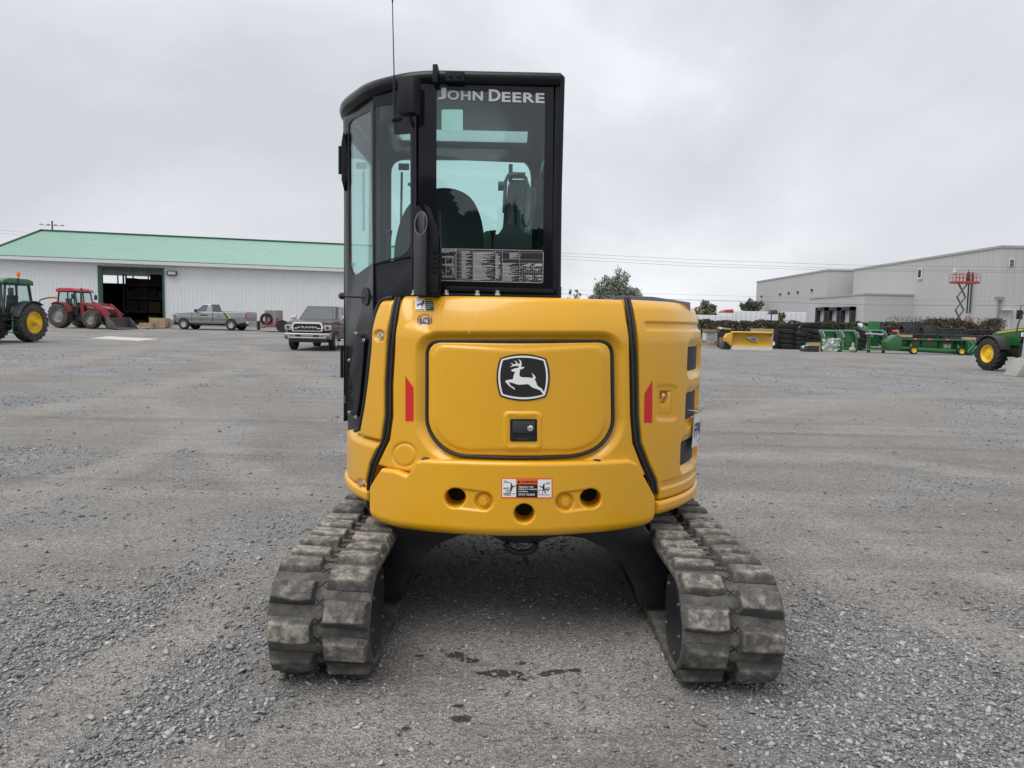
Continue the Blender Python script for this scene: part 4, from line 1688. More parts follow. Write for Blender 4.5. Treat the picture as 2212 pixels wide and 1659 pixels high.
# rubber tracks
TRK = mat('track_rubber', (0.058, 0.056, 0.052), 0.9, var=.45, vscale=16, bump=.5, bscale=50, dirt=.85, dirtcol=(0.165, 0.150, 0.126), dscale=12)
def lug_material():
    m, n, b = new_mat('track_lug_rubber')
    N, lk = n.nodes, n.links.new
    t = N.new('ShaderNodeTexCoord')
    oi = N.new('ShaderNodeObjectInfo')
    av = N.new('ShaderNodeVectorMath')
    av.operation = 'ADD'
    lk(t.outputs['Object'], av.inputs[0])
    mu = N.new('ShaderNodeMath')
    mu.operation = 'MULTIPLY'
    mu.inputs[1].default_value = 40
    lk(oi.outputs['Random'], mu.inputs[0])
    lk(mu.outputs['Value'], av.inputs[1])
    z = N.new('ShaderNodeTexNoise')
    z.inputs['Scale'].default_value = 26
    z.inputs['Detail'].default_value = 8
    z.inputs['Roughness'].default_value = .72
    lk(av.outputs['Vector'], z.inputs['Vector'])
    # dried mud sits on the worn outer face
    sp = N.new('ShaderNodeSeparateXYZ')
    lk(t.outputs['Object'], sp.inputs['Vector'])
    mr = N.new('ShaderNodeMapRange')
    mr.inputs['From Min'].default_value = .012
    mr.inputs['From Max'].default_value = .038
    mr.inputs['To Min'].default_value = -.12
    mr.inputs['To Max'].default_value = .10
    lk(sp.outputs['Z'], mr.inputs['Value'])
    rd = N.new('ShaderNodeMapRange')
    rd.inputs['To Min'].default_value = -.08
    rd.inputs['To Max'].default_value = .10
    lk(oi.outputs['Random'], rd.inputs['Value'])
    a1 = N.new('ShaderNodeMath'); a1.operation = 'ADD'
    a2 = N.new('ShaderNodeMath'); a2.operation = 'ADD'
    lk(z.outputs['Fac'], a1.inputs[0]); lk(mr.outputs['Result'], a1.inputs[1])
    lk(a1.outputs['Value'], a2.inputs[0]); lk(rd.outputs['Result'], a2.inputs[1])
    r = N.new('ShaderNodeValToRGB')
    e = r.color_ramp.elements
    e[0].position, e[0].color = .36, (.050, .048, .046, 1)
    e[1].position, e[1].color = .70, (.315, .285, .245, 1)
    q = e.new(.52); q.color = (.112, .105, .093, 1)
    lk(a2.outputs['Value'], r.inputs['Fac'])
    lk(r.outputs['Color'], b.inputs['Base Color'])
    b.inputs['Roughness'].default_value = .9
    bp = N.new('ShaderNodeBump')
    bp.inputs['Strength'].default_value = .6
    bp.inputs['Distance'].default_value = .006
    lk(z.outputs['Fac'], bp.inputs['Height'])
    lk(bp.outputs['Normal'], b.inputs['Normal'])
    return m


LUG = lug_material()
TR, TYR, TYF = 0.208, 2.985, 5.165             # belt radius and the two wheel axes
TZ = 0.030 + TR
PITCH_L = 0.1465
SEG_S = TYF - TYR
LOOP = 2 * SEG_S + 2 * math.pi * TR


def belt(s):
    """point, tangent angle along the belt loop: starts on top at the rear wheel, runs forward"""
    s = s % LOOP
    if s < SEG_S:
        sag = -.012 * math.sin(math.pi * s / SEG_S)
        return TYR + s, TZ + TR + sag, 0.0
    s -= SEG_S
    if s < math.pi * TR:
        a = s / TR
        return TYF + TR * math.sin(a), TZ + TR * math.cos(a), -a
    s -= math.pi * TR
    if s < SEG_S:
        return TYF - s, TZ - TR, -math.pi
    s -= SEG_S
    a = s / TR
    return TYR - TR * math.sin(a), TZ - TR * math.cos(a), -math.pi - a


def lug_mesh(side, variant):
    """one worn tread block: x across the track, y along it, z out of it"""
    r = random.Random(31 * variant + side)
    b = MB()
    x0, x1 = (0.022, 0.196)
    j = lambda k=.004: r.uniform(-k, k)
    low = [(x0 - .006, -.054 + j()), (x1, -.062 + j()), (x1 + .003, .044), (x0 + .07, .054 + j()), (x0 - .006, .048 + j())]
    top = [(x0 + .006, -.034 + j()), (x1 - .016, -.040 + j()), (x1 - .012, .028 + j()), (x0 + .066, .042 + j()), (x0 + .006, .036 + j())]
    v = [(x, y, -.006) for x, y in low] + [(x, y, .031 + j(.003)) for x, y in top]
    if side < 0:
        v = [(-x, -y, z) for x, y, z in v]
    b.add(v, [(0, 1, 2, 3, 4), (9, 8, 7, 6, 5)] + [(i, (i + 1) % 5, 5 + (i + 1) % 5, 5 + i) for i in range(5)])
    me_o = b.build('lug', LUG, None, smooth=60, bevel=.0055)
    me = me_o.data
    for q in me.vertices:
        if q.co.z > 0:
            q.co += Vector((j(.0022), j(.0026), j(.0016)))
    bpy.data.objects.remove(me_o)
    return me


lugs = {(sd, k): lug_mesh(sd, k) for sd in (1, -1) for k in range(5)}
for side in (-1, 1):
    xc = MX + .015 + side * 0.808
    n = 150
    tm = MB()
    prof_x = [(-.200, .004), (-.193, .0125), (-.17, .0135), (0, .0135), (.17, .0135), (.193, .0125), (.200, .004), (.198, -.018), (.185, -.022), (-.185, -.022), (-.198, -.018)]
    v, f = [], []
    for i in range(n):
        y, z, a = belt(LOOP * i / n)
        ny, nz_ = -math.sin(a), math.cos(a)
        for (x, h) in prof_x:
            v.append((xc + x, y + ny * (h - .0135), z + nz_ * (h - .0135)))
    k = len(prof_x)
    for i in range(n):
        i2 = (i + 1) % n
        for j in range(k):
            j2 = (j + 1) % k
            f.append((i * k + j, i * k + j2, i2 * k + j2, i2 * k + j))
    tr = tm.add(v, f).build('track', TRK, exc, org=ORG)
    tr['label'] = 'muddy rubber track with staggered tread blocks'
    nl_ = int(round(LOOP / PITCH_L))
    xm = MB()
    for i in range(nl_):
        for sd in (1, -1):
            s = LOOP * (i + (0.5 if sd * side > 0 else 0.0) + .30) / nl_
            y, z, a = belt(s)
            if y > 4.75 and z < .2:
                continue
            o = bpy.data.objects.new('lug', lugs[(sd, (i * 3 + (sd > 0) * 2 + (side > 0)) % 5)])
            COL.objects.link(o)
            o.parent = tr
            o.location = (xc - MX, y - MY, z - .002)
            o.rotation_euler = (a, 0, 0)
            sc = 1 + .05 * math.sin(i * 7.3 + sd)
            o.scale = (1.0, sc, 1 + .08 * math.sin(i * 3.1 + sd))
        for hs in (0.25, .75):
            y, z, a = belt(LOOP * (i + hs + .30) / nl_)
            ny, nz_ = -math.sin(a), math.cos(a)
            ty, tz = math.cos(a), math.sin(a)
            for dx in (-1, 1):
                p = [(xc + dx * u_ * .014, y + ty * u_ * .014 + ny * .001, z + tz * u_ * .014 + nz_ * .001) for u_ in (-1, 1)]
                xm.bar(p[0], p[1], .0035, .005, up=(0, ny, nz_))
    xm.build('wear_mark', RUB, tr, org=ORG)['kind'] = 'stuff'
    # wheels, rollers and the side frame
    for yy, rad in ((TYR, .178), (TYF, .178)):
        MB().lathe([(.0, -.075), (rad - .05, -.075), (rad, -.06), (rad, .06), (rad - .05, .075), (0, .075)], (xc, yy, TZ), (1, 0, 0), 32).build('track_wheel', UND, exc, org=ORG)
    for q in range(4):
        MB().lathe([(0, -.12), (.065, -.12), (.065, .12), (0, .12)], (xc, TYR + .42 + q * .40, .125), (1, 0, 0), 16).build('track_roller', UND, exc, org=ORG)
    w = MB()
    w.b2((xc - .07, TYR + .12, .12), (xc + .07, TYF - .12, .37))
    w.build('track_beam', UND, exc, org=ORG, bevel=.01)
    # cover plate on the inner side of the rear wheel
    cvx = xc - side * .19
    w = MB()
    pl_ = rpoly([(TYR - .13, TZ - .16), (TYR + .10, TZ - .15), (TYR + .16, TZ + .05), (TYR + .13, TZ + .165), (TYR - .07, TZ + .165), (TYR - .17, TZ + .02)], .06)
    w.ext(pl_, 'x', cvx - .006, cvx + .006)
    w.ext(rpoly([(TYR - .10, TZ - .13), (TYR + .1, TZ - .13), (TYR + .1, TZ + .13), (TYR - .1, TZ + .13)], .07), 'x', min(cvx, xc), max(cvx, xc))
    cvp = w.build('motor_cover', UND, exc, org=ORG, bevel=.002)
    MB().lathe([(.150, -.012), (.176, -.014), (.184, 0), (.176, .014), (.150, .012), (.150, -.012)], (cvx + side * .02, TYR, TZ), (1, 0, 0), 40, caps=False).build('cover_rim', TRK, cvp, org=ORG)
    for dy, dz in ((-.10, .10), (.09, .12), (-.13, -.02), (.11, -.06), (-.06, -.12)):
        bolt_part((cvx - side * .005, TYR + dy, TZ + dz), (-side, 0, 0), .007, .008, UBOLT, cvp)

# ------------------------------------------------------------------ buildings
def pxrect(x0, y0, x1, y1, Y):
    """(X0, Z0, X1, Z1) of a photograph rectangle standing at depth Y"""
    a, b_ = P(x0, y1, Y), P(x1, y0, Y)
    return a[0], a[2], b_[0], b_[2]


# green-roofed shed
SU = np.array([.966, .261, 0]); SV = np.array([-.261, .966, 0]); SO = np.array([-40.8, 59.0, 0])
SH_ROT = math.atan2(SU[1], SU[0])
SH = dict(s0=-0.6, s1=36.0, span=27.0, eave=6.0, ridge=9.25)
shed_o = SO + SU * SH['s0']
shed = thing('shed', 'long white ribbed metal shed with green roof and one open doorway', 'shed', (shed_o[0], shed_o[1], 0.0), SH_ROT)
SL = SH['s1'] - SH['s0']
WALLW = mat('white_wall_sheet', (0.74, 0.755, 0.775), .45, var=.05, vscale=.4, dirt=.12, dirtcol=(.42, .40, .36), dscale=.8)
ROOFG = mat('green_roof_sheet', (0.215, 0.385, 0.305), .38, var=.10, vscale=.5)
TRIMG = mat('dark_green_trim', (.02, .085, .05), .45)
CONC = mat('concrete', (.30, .29, .27), .9, var=.2, vscale=3, bump=.2, bscale=20)
DARKIN = mat('dark_interior', (.035, .033, .032), .9)


def shed_s(px):
    """distance along the front wall at a column of the photograph"""
    d = ray(px, 640)
    A = np.array([[SU[0], -d[0]], [SU[1], -d[1]]])
    return float(np.linalg.solve(A, -SO[:2])[0]) - SH['s0']


def ribbed(L_, z0, z1, pitch=.30, dep=.018):
    """ribbed sheet along x from 0 to L_, z0 to z1 as (x, y) outline"""
    xs = []
    x = 0
    while x < L_:
        for dx, y in ((0, 0), (.30 * pitch, 0), (.36 * pitch, -dep), (.56 * pitch, -dep), (.62 * pitch, 0)):
            if x + dx < L_:
                xs.append((x + dx, y))
        x += pitch
    xs.append((L_, 0))
    return xs


def sheet(b, xs, z0, z1, x0=0, y0=0):
    n = len(xs)
    b.add([(x + x0, y + y0, z0) for x, y in xs] + [(x + x0, y + y0, z1) for x, y in xs], [(i, i + 1, n + i + 1, n + i) for i in range(n - 1)])


ds0, ds1 = shed_s(214), shed_s(353)
DZ1 = 5.25
w = MB()
sheet(w, ribbed(ds0, 0, 0), 1.15, SH['eave'])
sheet(w, ribbed(SL - ds1, 0, 0), 1.15, SH['eave'], x0=ds1)
sheet(w, ribbed(ds1 - ds0, 0, 0), DZ1, SH['eave'], x0=ds0)
w.add([(0, 0, .2), (0, SH['span'], .2), (0, SH['span'], SH['eave']), (0, SH['span'] / 2, SH['ridge']), (0, 0, SH['eave'])], [(0, 1, 2, 3, 4)])
w.add([(SL, 0, .2), (SL, SH['span'], .2), (SL, SH['span'], SH['eave']), (SL, SH['span'] / 2, SH['ridge']), (SL, 0, SH['eave'])], [(0, 1, 2, 3, 4)])
w.build('wall', WALLW, shed, smooth=0)
w = MB()
w.b2((-.1, SH['span'], .2), (SL + .1, SH['span'] + .1, 5.0))
w.build('rear_wall', DARKIN, shed)
w = MB()
for i in range(15):
    x = ds0 - 8 + i * 1.6
    w.b2((x, SH['span'] - .05, 4.7), (x + .12, SH['span'] + .1, 5.9))
w.bar((ds0 - 2, SH['span'] - .2, 4.7), (ds0 + 2.4, SH['span'] - .2, 6.0), .15, .15).bar((ds0 + 5.4, SH['span'] - .2, 4.7), (ds0 + 3, SH['span'] - .2, 6.0), .15, .15)
w.build('stud', DARKIN, shed)
w = MB()
w.b2((0, -.06, .2), (ds0, .12, 1.16)).b2((ds1, -.06, .2), (SL, .12, 1.16))
w.build('plinth', CONC, shed)
# roof
rr_ = ribbed(SL + .8, 0, 0, .24, .03)
for nm, y0, y1 in (('roof_slope', -.5, SH['span'] / 2), ('roof_slope', SH['span'] + .5, SH['span'] / 2)):
    zz0 = SH['eave'] - (SH['ridge'] - SH['eave']) / (SH['span'] / 2) * .5
    n = len(rr_)
    MB().add([(x - .4, y0, zz0 - y + .02) for x, y in rr_] + [(x - .4, y1, SH['ridge'] - y + .02) for x, y in rr_], [(i, i + 1, n + i + 1, n + i) for i in range(n - 1)]).build(nm, ROOFG, shed, smooth=0)
w = MB()
w.bar((-.5, SH['span'] / 2, SH['ridge'] + .07), (SL + .5, SH['span'] / 2, SH['ridge'] + .07), .55, .14)
w.build('ridge_cap', TRIMG, shed)
w = MB()
w.b2((-.4, -.62, SH['eave'] - .42), (SL + .4, -.46, SH['eave'] - .16))
w.build('eave_board', mat('white_trim', (.66, .67, .68), .5), shed)
w = MB()
w.bar((-.42, -.5, SH['eave'] - .1), (-.42, SH['span'] / 2, SH['ridge'] + .06), .1, .25).bar((-.42, SH['span'] + .5, SH['eave'] - .1), (-.42, SH['span'] / 2, SH['ridge'] + .06), .1, .25)
w.build('rake_trim', TRIMG, shed)
w = MB()
w.b2((ds0 - .02, -.12, .4), (ds0 + .30, .12, DZ1 + .12)).b2((ds0 - .02, -.12, DZ1), (ds1 + .1, .12, DZ1 + .12)).b2((ds1 - .04, -.12, .4), (ds1 + .1, .12, DZ1 + .12))
w.build('door_frame', TRIMG, shed)
# what stands inside the doorway
RACKM = mat('rack_steel', (.05, .045, .05), .7)
CARDD = mat('shaded_cardboard', (.10, .06, .032), .85, var=.2, vscale=3)  # cardboard darkened: shade inside the shed is put into the colour
CARD = mat('brown_cardboard', (.27, .165, .085), .85, var=.2, vscale=3)
WOODP = mat('pale_wood', (.43, .32, .19), .8, var=.25, vscale=4, stretch=(1, 1, 6))


def shed_pt(s, t, z):
    q = shed_o + SU * s + SV * t
    return (q[0], q[1], z)


rk = thing('storage_rack', 'tall pallet rack loaded with boxes inside the shed doorway', 'rack', shed_pt(ds0 + 2.2, 6.5, .45), SH_ROT)
w = MB()
for x in (-1.7, 1.7):
    for y in (-.5, .5):
        w.b2((x - .06, y - .06, 0), (x + .06, y + .06, 4.6))
w.build('upright', RACKM, rk)
for z in (1.2, 2.4, 3.6):
    MB().b2((-1.75, -.56, z), (1.75, .56, z + .14)).build('shelf', mat('rack_shelf', (.07, .035, .02), .7), rk)
bx = random.Random(4)
for z in (0, 1.34, 2.54, 3.74):
    x = -1.55
    kk = 0
    while x < 1.3:
        wd, hh = bx.uniform(.6, 1.1), bx.uniform(.5, 1.0)
        c = tag(MB().b2((-wd / 2, -.45, 0), (wd / 2, .45, hh)).build('storage_box', bx.choice([CARDD, DARKIN, DARKIN]), None, bevel=.03), ['first', 'second', 'third', 'fourth', 'fifth'][kk] + ' box from the left on the ' + {0: 'floor under', 1.34: 'lowest shelf of', 2.54: 'middle shelf of', 3.74: 'top shelf of'}[z] + ' the rack in the shed', 'box', 'boxes on the pallet rack')  # dark box colours stand in for the shade behind the doorway
        q = shed_pt(ds0 + 2.2 + x + wd / 2, 6.5, .45 + z)
        c.location = q
        c.rotation_euler = (0, 0, SH_ROT)
        x += wd + .08
        kk += 1
# wall lamp
p_ = shed_pt(shed_s(373), -.14, float(P(373, 590, 62)[2]))
lm = thing('wall_lamp', 'small dark floodlight on the white shed wall beside the doorway', 'lamp', p_, SH_ROT)
MB().b2((-.38, -.22, -.2), (.38, .12, .2)).build('housing', mat('lamp_housing', (.06, .055, .05), .5), lm, bevel=.04)
MB().b2((-.28, -.24, -.12), (.30, -.215, .12)).build('lens', mat('lamp_lens', (.5, .5, .5), .2), lm)

# floodlight mast behind the shed
q = P(113, 496, 90)
lp = thing('light_mast', 'thin light mast with four floodlights rising behind the green roof', 'light mast', (q[0], 90, .5))
zt_ = P(113, 477, 90)[2] - .5
MB().cyl((0, 0, 0), (0, 0, zt_), .12, .09, 8).build('pole', mat('dark_galvanised', (.10, .10, .105), .5), lp)
MB().bar((-1.3, 0, zt_ - .5), (1.3, 0, zt_ - .6), .04, .04).build('cross_arm', mat('dark_galvanised', (.10, .10, .105), .5), lp)
for x in (-1.0, -.3, .35, 1.0):
    MB().box((x * 1.3, -.1, zt_ - .48 - .04 * x), (.32, .18, .09)).build('floodlight', mat('floodlight_grey', (.2, .2, .2), .4), lp)

# grey warehouse with its lower loading bay
GREYW = mat('grey_wall_panel', (0.425, 0.425, 0.422), .6, var=.05, vscale=.12, stretch=(1, 1, .2))
GREYC = mat('grey_coping', (0.33, 0.328, 0.32), .5)
c0 = P(2165, 535, 112)
XM, GB = float(c0[0]), float(c0[2])


def face_x(px, py, X):
    """point on the wall plane x = X"""
    d = ray(px, py)
    return cam_o + d * (X / d[0])


def at_z(px, py, z):
    d = ray(px, py)
    return cam_o + d * ((z - CAMH) / d[2])


YM1 = float(face_x(1845, 578, XM)[1])
cR = at_z(1788, 585, GB)
XR, YR0 = float(cR[0]), float(cR[1])
YR1 = float(face_x(1635, 609, XR)[1])
cB_ = face_x(1973, 639, XM)
YB0, ZB0 = float(cB_[1]), float(cB_[2])
XB = float(P(1867, 646, YB0)[0])
YB1 = float(face_x(1748.5, 652.7, XB)[1])
wh = thing('warehouse', 'large grey panel warehouse beyond the hedge with stepped roofline and loading bay', 'warehouse', (XM, 112, 0))
def wb(name, x0, y0, x1, y1, z1, m=GREYW, z0=-.5):
    return MB().b2((x0 - XM, y0 - 112, z0), (x1 - XM, y1 - 112, z1)).build(name, m, wh, smooth=0)
wb('main_hall', XM, 112, XM + 80, YM1, GB)
wb('rear_hall', XR, YR0, XR + 80, YR1, GB)
wb('link_block', max(XM, XR) + 6, YM1, XM + 80, YR0, GB - 1)
bay = wb('loading_bay', XB, YB0, XM - .01, YB1, ZB0)
wb('coping', XM - .15, 111.85, XM + 80, 112.4, GB + .35, GREYC, GB)
wb('coping', XM - .15, 112.4, XM + .4, YM1 + .1, GB + .35, GREYC, GB)
wb('coping', XR - .15, YR0 - .15, XR + .4, YR1, GB + .35, GREYC, GB)
wb('coping', XR + .4, YR0 - .15, XR + 12, YR0 + .4, GB + .35, GREYC, GB)
wb('coping', XB - .15, YB0 - .15, XM - .02, YB0 + .4, ZB0 + .3, GREYC, ZB0)
wb('coping', XB - .15, YB0 + .4, XB + .4, YB1, ZB0 + .3, GREYC, ZB0)
# vertical joints between wall panels
JN = mat('panel_joint', (.40, .396, .383), .6)
w = MB()
for y in np.arange(114, YM1, 1.15):
    w.b2((-.02, y - 112, 0), (0.0 - .001, y - 112 + .06, GB))
for y in np.arange(YR0 + 1, YR1, 1.15):
    w.b2((XR - XM - .02, y - 112, 0), (XR - XM - .001, y - 112 + .06, GB))
for x in np.arange(1, 26, 1.15):
    w.b2((x, -.02, 0), (x + .05, -.001, GB))
w.build('panel_joints', JN, wh)['kind'] = 'stuff'


DOCK = mat('dock_shelter_fabric', (.022, .024, .028), .8)
DOORW = mat('pale_dock_door', (.42, .44, .47), .5)
for x0, x1, top in ((1769, 1791, 664), (1795, 1819, 664), (1822, 1847.5, 663)):
    a, c = face_x(x0, 700, XB), face_x(x1, 700, XB)
    zt2 = face_x((x0 + x1) / 2, top, XB)[2]
    y0, y1 = c[1], a[1]
    t = .7
    g = MB()
    for q0, q1 in (((y0, .4), (y0 + t, zt2)), ((y1 - t, .4), (y1, zt2)), ((y0, zt2 - t), (y1, zt2))):
        g.b2((XB - .9 - XM, q0[0] - 112, q0[1]), (XB - .02 - XM, q1[0] - 112, q1[1]))
    sh_ = g.build('dock_shelter', DOCK, wh, smooth=0)
    MB().b2((XB - .1 - XM, y0 + t - 112, .4), (XB - .05 - XM, y1 - t - 112, zt2 - t)).build('dock_door', DOORW, sh_, smooth=0)
for x0, x1, y0p, y1p, X, nm, m in ((1754, 1760.5, 668, 697, XB, 'side_door', DOORW),):
    a, c = face_x(x0, y0p, X), face_x(x1, y1p, X)
    MB().b2((X - .08 - XM, min(a[1], c[1]) - 112, 1.2), (X - .01 - XM, max(a[1], c[1]) - 112, a[2])).build(nm, m, wh, smooth=0)
# louvre, lamps, pipes on the tall wall
a, c = face_x(1985.5, 580, XM), face_x(1993.5, 603, XM)
fr_ = MB().b2((-.25, min(a[1], c[1]) - 112, c[2]), (-.01, max(a[1], c[1]) - 112, a[2])).build('louvre', mat('louvre_frame', (.55, .55, .54), .5), wh)
MB().b2((-.27, min(a[1], c[1]) - 112 + .3, c[2] + .35), (-.255, max(a[1], c[1]) - 112 - .25, a[2] - .3)).build('louvre_opening', DOCK, fr_)
for px, py in ((1646, 640.5), (1686.5, 636), (1705, 633.5), (1724.5, 631.5), (1755, 627)):
    a = face_x(px, py, XR)
    MB().b2((XR - .35 - XM, a[1] - 112 - .25, a[2] - .25), (XR - .01 - XM, a[1] - 112 + .25, a[2] + .25)).build('wall_light', DOCK, wh)
a = face_x(2064.5, 585, XM)
MB().b2((-.3, a[1] - 112 - .25, a[2] - .3), (-.01, a[1] - 112 + .25, a[2] + .3)).build('wall_light', mat('pale_lamp', (.7, .7, .7), .4), wh)
for px in (2096.5, 2103):
    a, c = face_x(px + 3, 588, XM), face_x(px - 6, 677, XM)
    MB().tube([(-.35, a[1] - 112, a[2]), (-.35, a[1] - 112, c[2])], .11, 8).build('conduit', DOCK, wh)
for px in (2096, 2103):
    a = face_x(px - 6, 680, XM)
    MB().tube([(-.35, face_x(px + 3, 588, XM)[1] - 112, 4.0), (-.35, face_x(px + 3, 588, XM)[1] - 112, 2.2)], .12, 6).build('conduit_end', mat('red_oxide', (.35, .12, .08), .7), wh)
# end face: vent, door with hood, drain pipes
def ez(px, py):
    return P(px, py, 111.9)
a, c = ez(2180, 559), ez(2191, 576)
vt = MB().b2((a[0] - XM, -.15, c[2]), (c[0] - XM, -.005, a[2])).build('vent', mat('vent_white', (.6, .6, .6), .5), wh)
for i in range(5):
    z = c[2] + (a[2] - c[2]) * (i + .6) / 5.6
    MB().b2((a[0] - XM + .12, -.17, z - .07), (c[0] - XM - .12, -.151, z + .07)).build('louvre_blade', DOCK, vt)
a, c = ez(2161, 670), ez(2181, 700)
dr = MB().b2((a[0] - XM, -.1, -.5), (c[0] - XM, -.005, a[2])).build('door_frame', mat('door_frame_pale', (.55, .55, .54), .5), wh)
MB().b2((a[0] - XM + .2, -.12, -.5), (c[0] - XM - .2, -.101, a[2] - .2)).build('door_leaf', GREYW, dr)
a, c = ez(2160, 667), ez(2187, 670.5)
MB().b2((a[0] - XM, -.9, c[2]), (c[0] - XM, -.005, a[2])).build('door_hood', mat('door_frame_pale', (.55, .55, .54), .5), wh)
for px in (2154, 2158):
    a = ez(px, 645)
    MB().tube([(a[0] - XM, -.25, 0), (a[0] - XM + .2, -.25, a[2])], .14, 8).build('drain_pipe', mat('pipe_grey', (.22, .22, .22), .5), wh)
a = ez(2157, 645)
MB().box((a[0] - XM, -.3, a[2]), (1.2, .5, .5)).build('pipe_cap', mat('pipe_grey', (.22, .22, .22), .5), wh)

# ------------------------------------------------------------------ vehicles
TYRE = mat('tyre_rubber', (.035, .034, .033), .85, dirt=.55, dirtcol=(.145, .132, .115), dscale=4, bump=.15, bscale=25)
TYREB = mat('black_tyre_rubber', (.016, .016, .018), .8, var=.2, dirt=.25, dirtcol=(.07, .07, .068), dscale=5)
JGRN = mat('green_paint', (.020, .115, .030), .36, var=.12, coat=.2)
JYEL = mat('yellow_rim_paint', (.78, .52, .02), .42, var=.1)
CRED = mat('red_paint', (.23, .022, .03), .42, var=.18, dirt=.2, dirtcol=(.25, .14, .12), dscale=2)
CREDR = mat('red_roof_paint', (.38, .03, .045), .4, var=.1)
GRIM = mat('grey_rim', (.30, .295, .28), .45, .4, dirt=.4, dirtcol=(.2, .18, .16))
DKGR = mat('dark_chassis', (.022, .024, .026), .6, dirt=.25, dirtcol=(.1, .09, .08), dscale=3)
VGL = glass_mat('vehicle_glass', (.80, .92, .90))
CARGL = mat('pale_opaque_glass', (.10, .12, .122), .06, coat=.0)  # opaque panes, paler grey painted in for light passing through the cabin
ORL = mat('orange_lens', (.85, .16, .01), .3)
REDL = mat('red_lens', (.55, .015, .02), .25)
SILV = mat('silver_paint', (.26, .272, .282), .28, .4, var=.05, coat=.5)
MARO = mat('maroon_paint', (.060, .020, .024), .33, .25, var=.1, coat=.25)
HLT = mat('headlamp', (.42, .43, .44), .2, .3)


def ag_tyre(b, c, R, r, w, nl, lugh=.05, axis='y'):
    """tractor tyre about the y axis with chevron bars"""
    x, y, z = c
    pr = [(r, -w * .42), (r + .02, -w * .5), ((r + R) / 2, -w * .52), (R - lugh - .05, -w * .47), (R - lugh, -w * .36), (R - lugh, w * .36), (R - lugh - .05, w * .47), ((r + R) / 2, w * .52), (r + .02, w * .5), (r, w * .42), (r, -w * .42)]
    b.lathe(pr, c, (0, 1, 0), 40, caps=False)
    for i in range(nl):
        for sd in (-1, 1):
            a = 2 * math.pi * (i + (.5 if sd > 0 else 0)) / nl
            a2 = a + 2 * math.pi / nl * 1.05
            for (aa, yy, ab, yb) in ((a, w * .03 * sd, a2, w * .49 * sd),):
                v = []
                for k in range(4):
                    t = k / 3
                    an, yv = aa + (ab - aa) * t, yy + (yb - yy) * t
                    wd = (.035 if k < 3 else .05) * R
                    rr0, rr1 = R - lugh - .01 - (.09 * R if k == 3 else 0), R - (.045 * R if k == 3 else 0)
                    for sg in (-1, 1):
                        an2 = an + sg * wd / R
                        for rad in (rr0, rr1):
                            v.append((x + rad * math.cos(an2), y + yv, z + rad * math.sin(an2)))
                f = []
                for k in range(3):
                    o = k * 4
                    f += [(o, o + 4, o + 5, o + 1), (o + 2, o + 3, o + 7, o + 6), (o + 1, o + 5, o + 7, o + 3), (o, o + 2, o + 6, o + 4)]
                f += [(0, 1, 3, 2), (12, 14, 15, 13)]
                b.add(v, f)


def wheel_ag(parent, c, R, r, w, nl, tm, rm, out=1, hub=None, name='wheel'):
    b = MB()
    ag_tyre(b, c, R, r, w, nl, lugh=.055 * R)
    wh_ = b.build(name, tm, parent, smooth=35)
    b = MB()
    o = out
    b.lathe([(r + .01, o * w * .42), (r - .03, o * w * .44), (r - .05, o * w * .36), (r - .08, o * w * .20), (r * .66, o * w * .16), (r * .60, o * w * .24), (r * .34, o * w * .26), (r * .30, o * w * .34), (0, o * w * .34)], c, (0, 1, 0), 32, caps=False)
    rim = b.build('rim', rm, wh_, smooth=35)
    if hub:
        b = MB()
        b.lathe([(r * .22, 0), (r * .2, o * hub), (r * .3, o * hub), (r * .3, o * (hub + .08)), (0, o * (hub + .08))], c, (0, 1, 0), 16)
        b.build('axle_hub', rm, wh_)
    return wh_


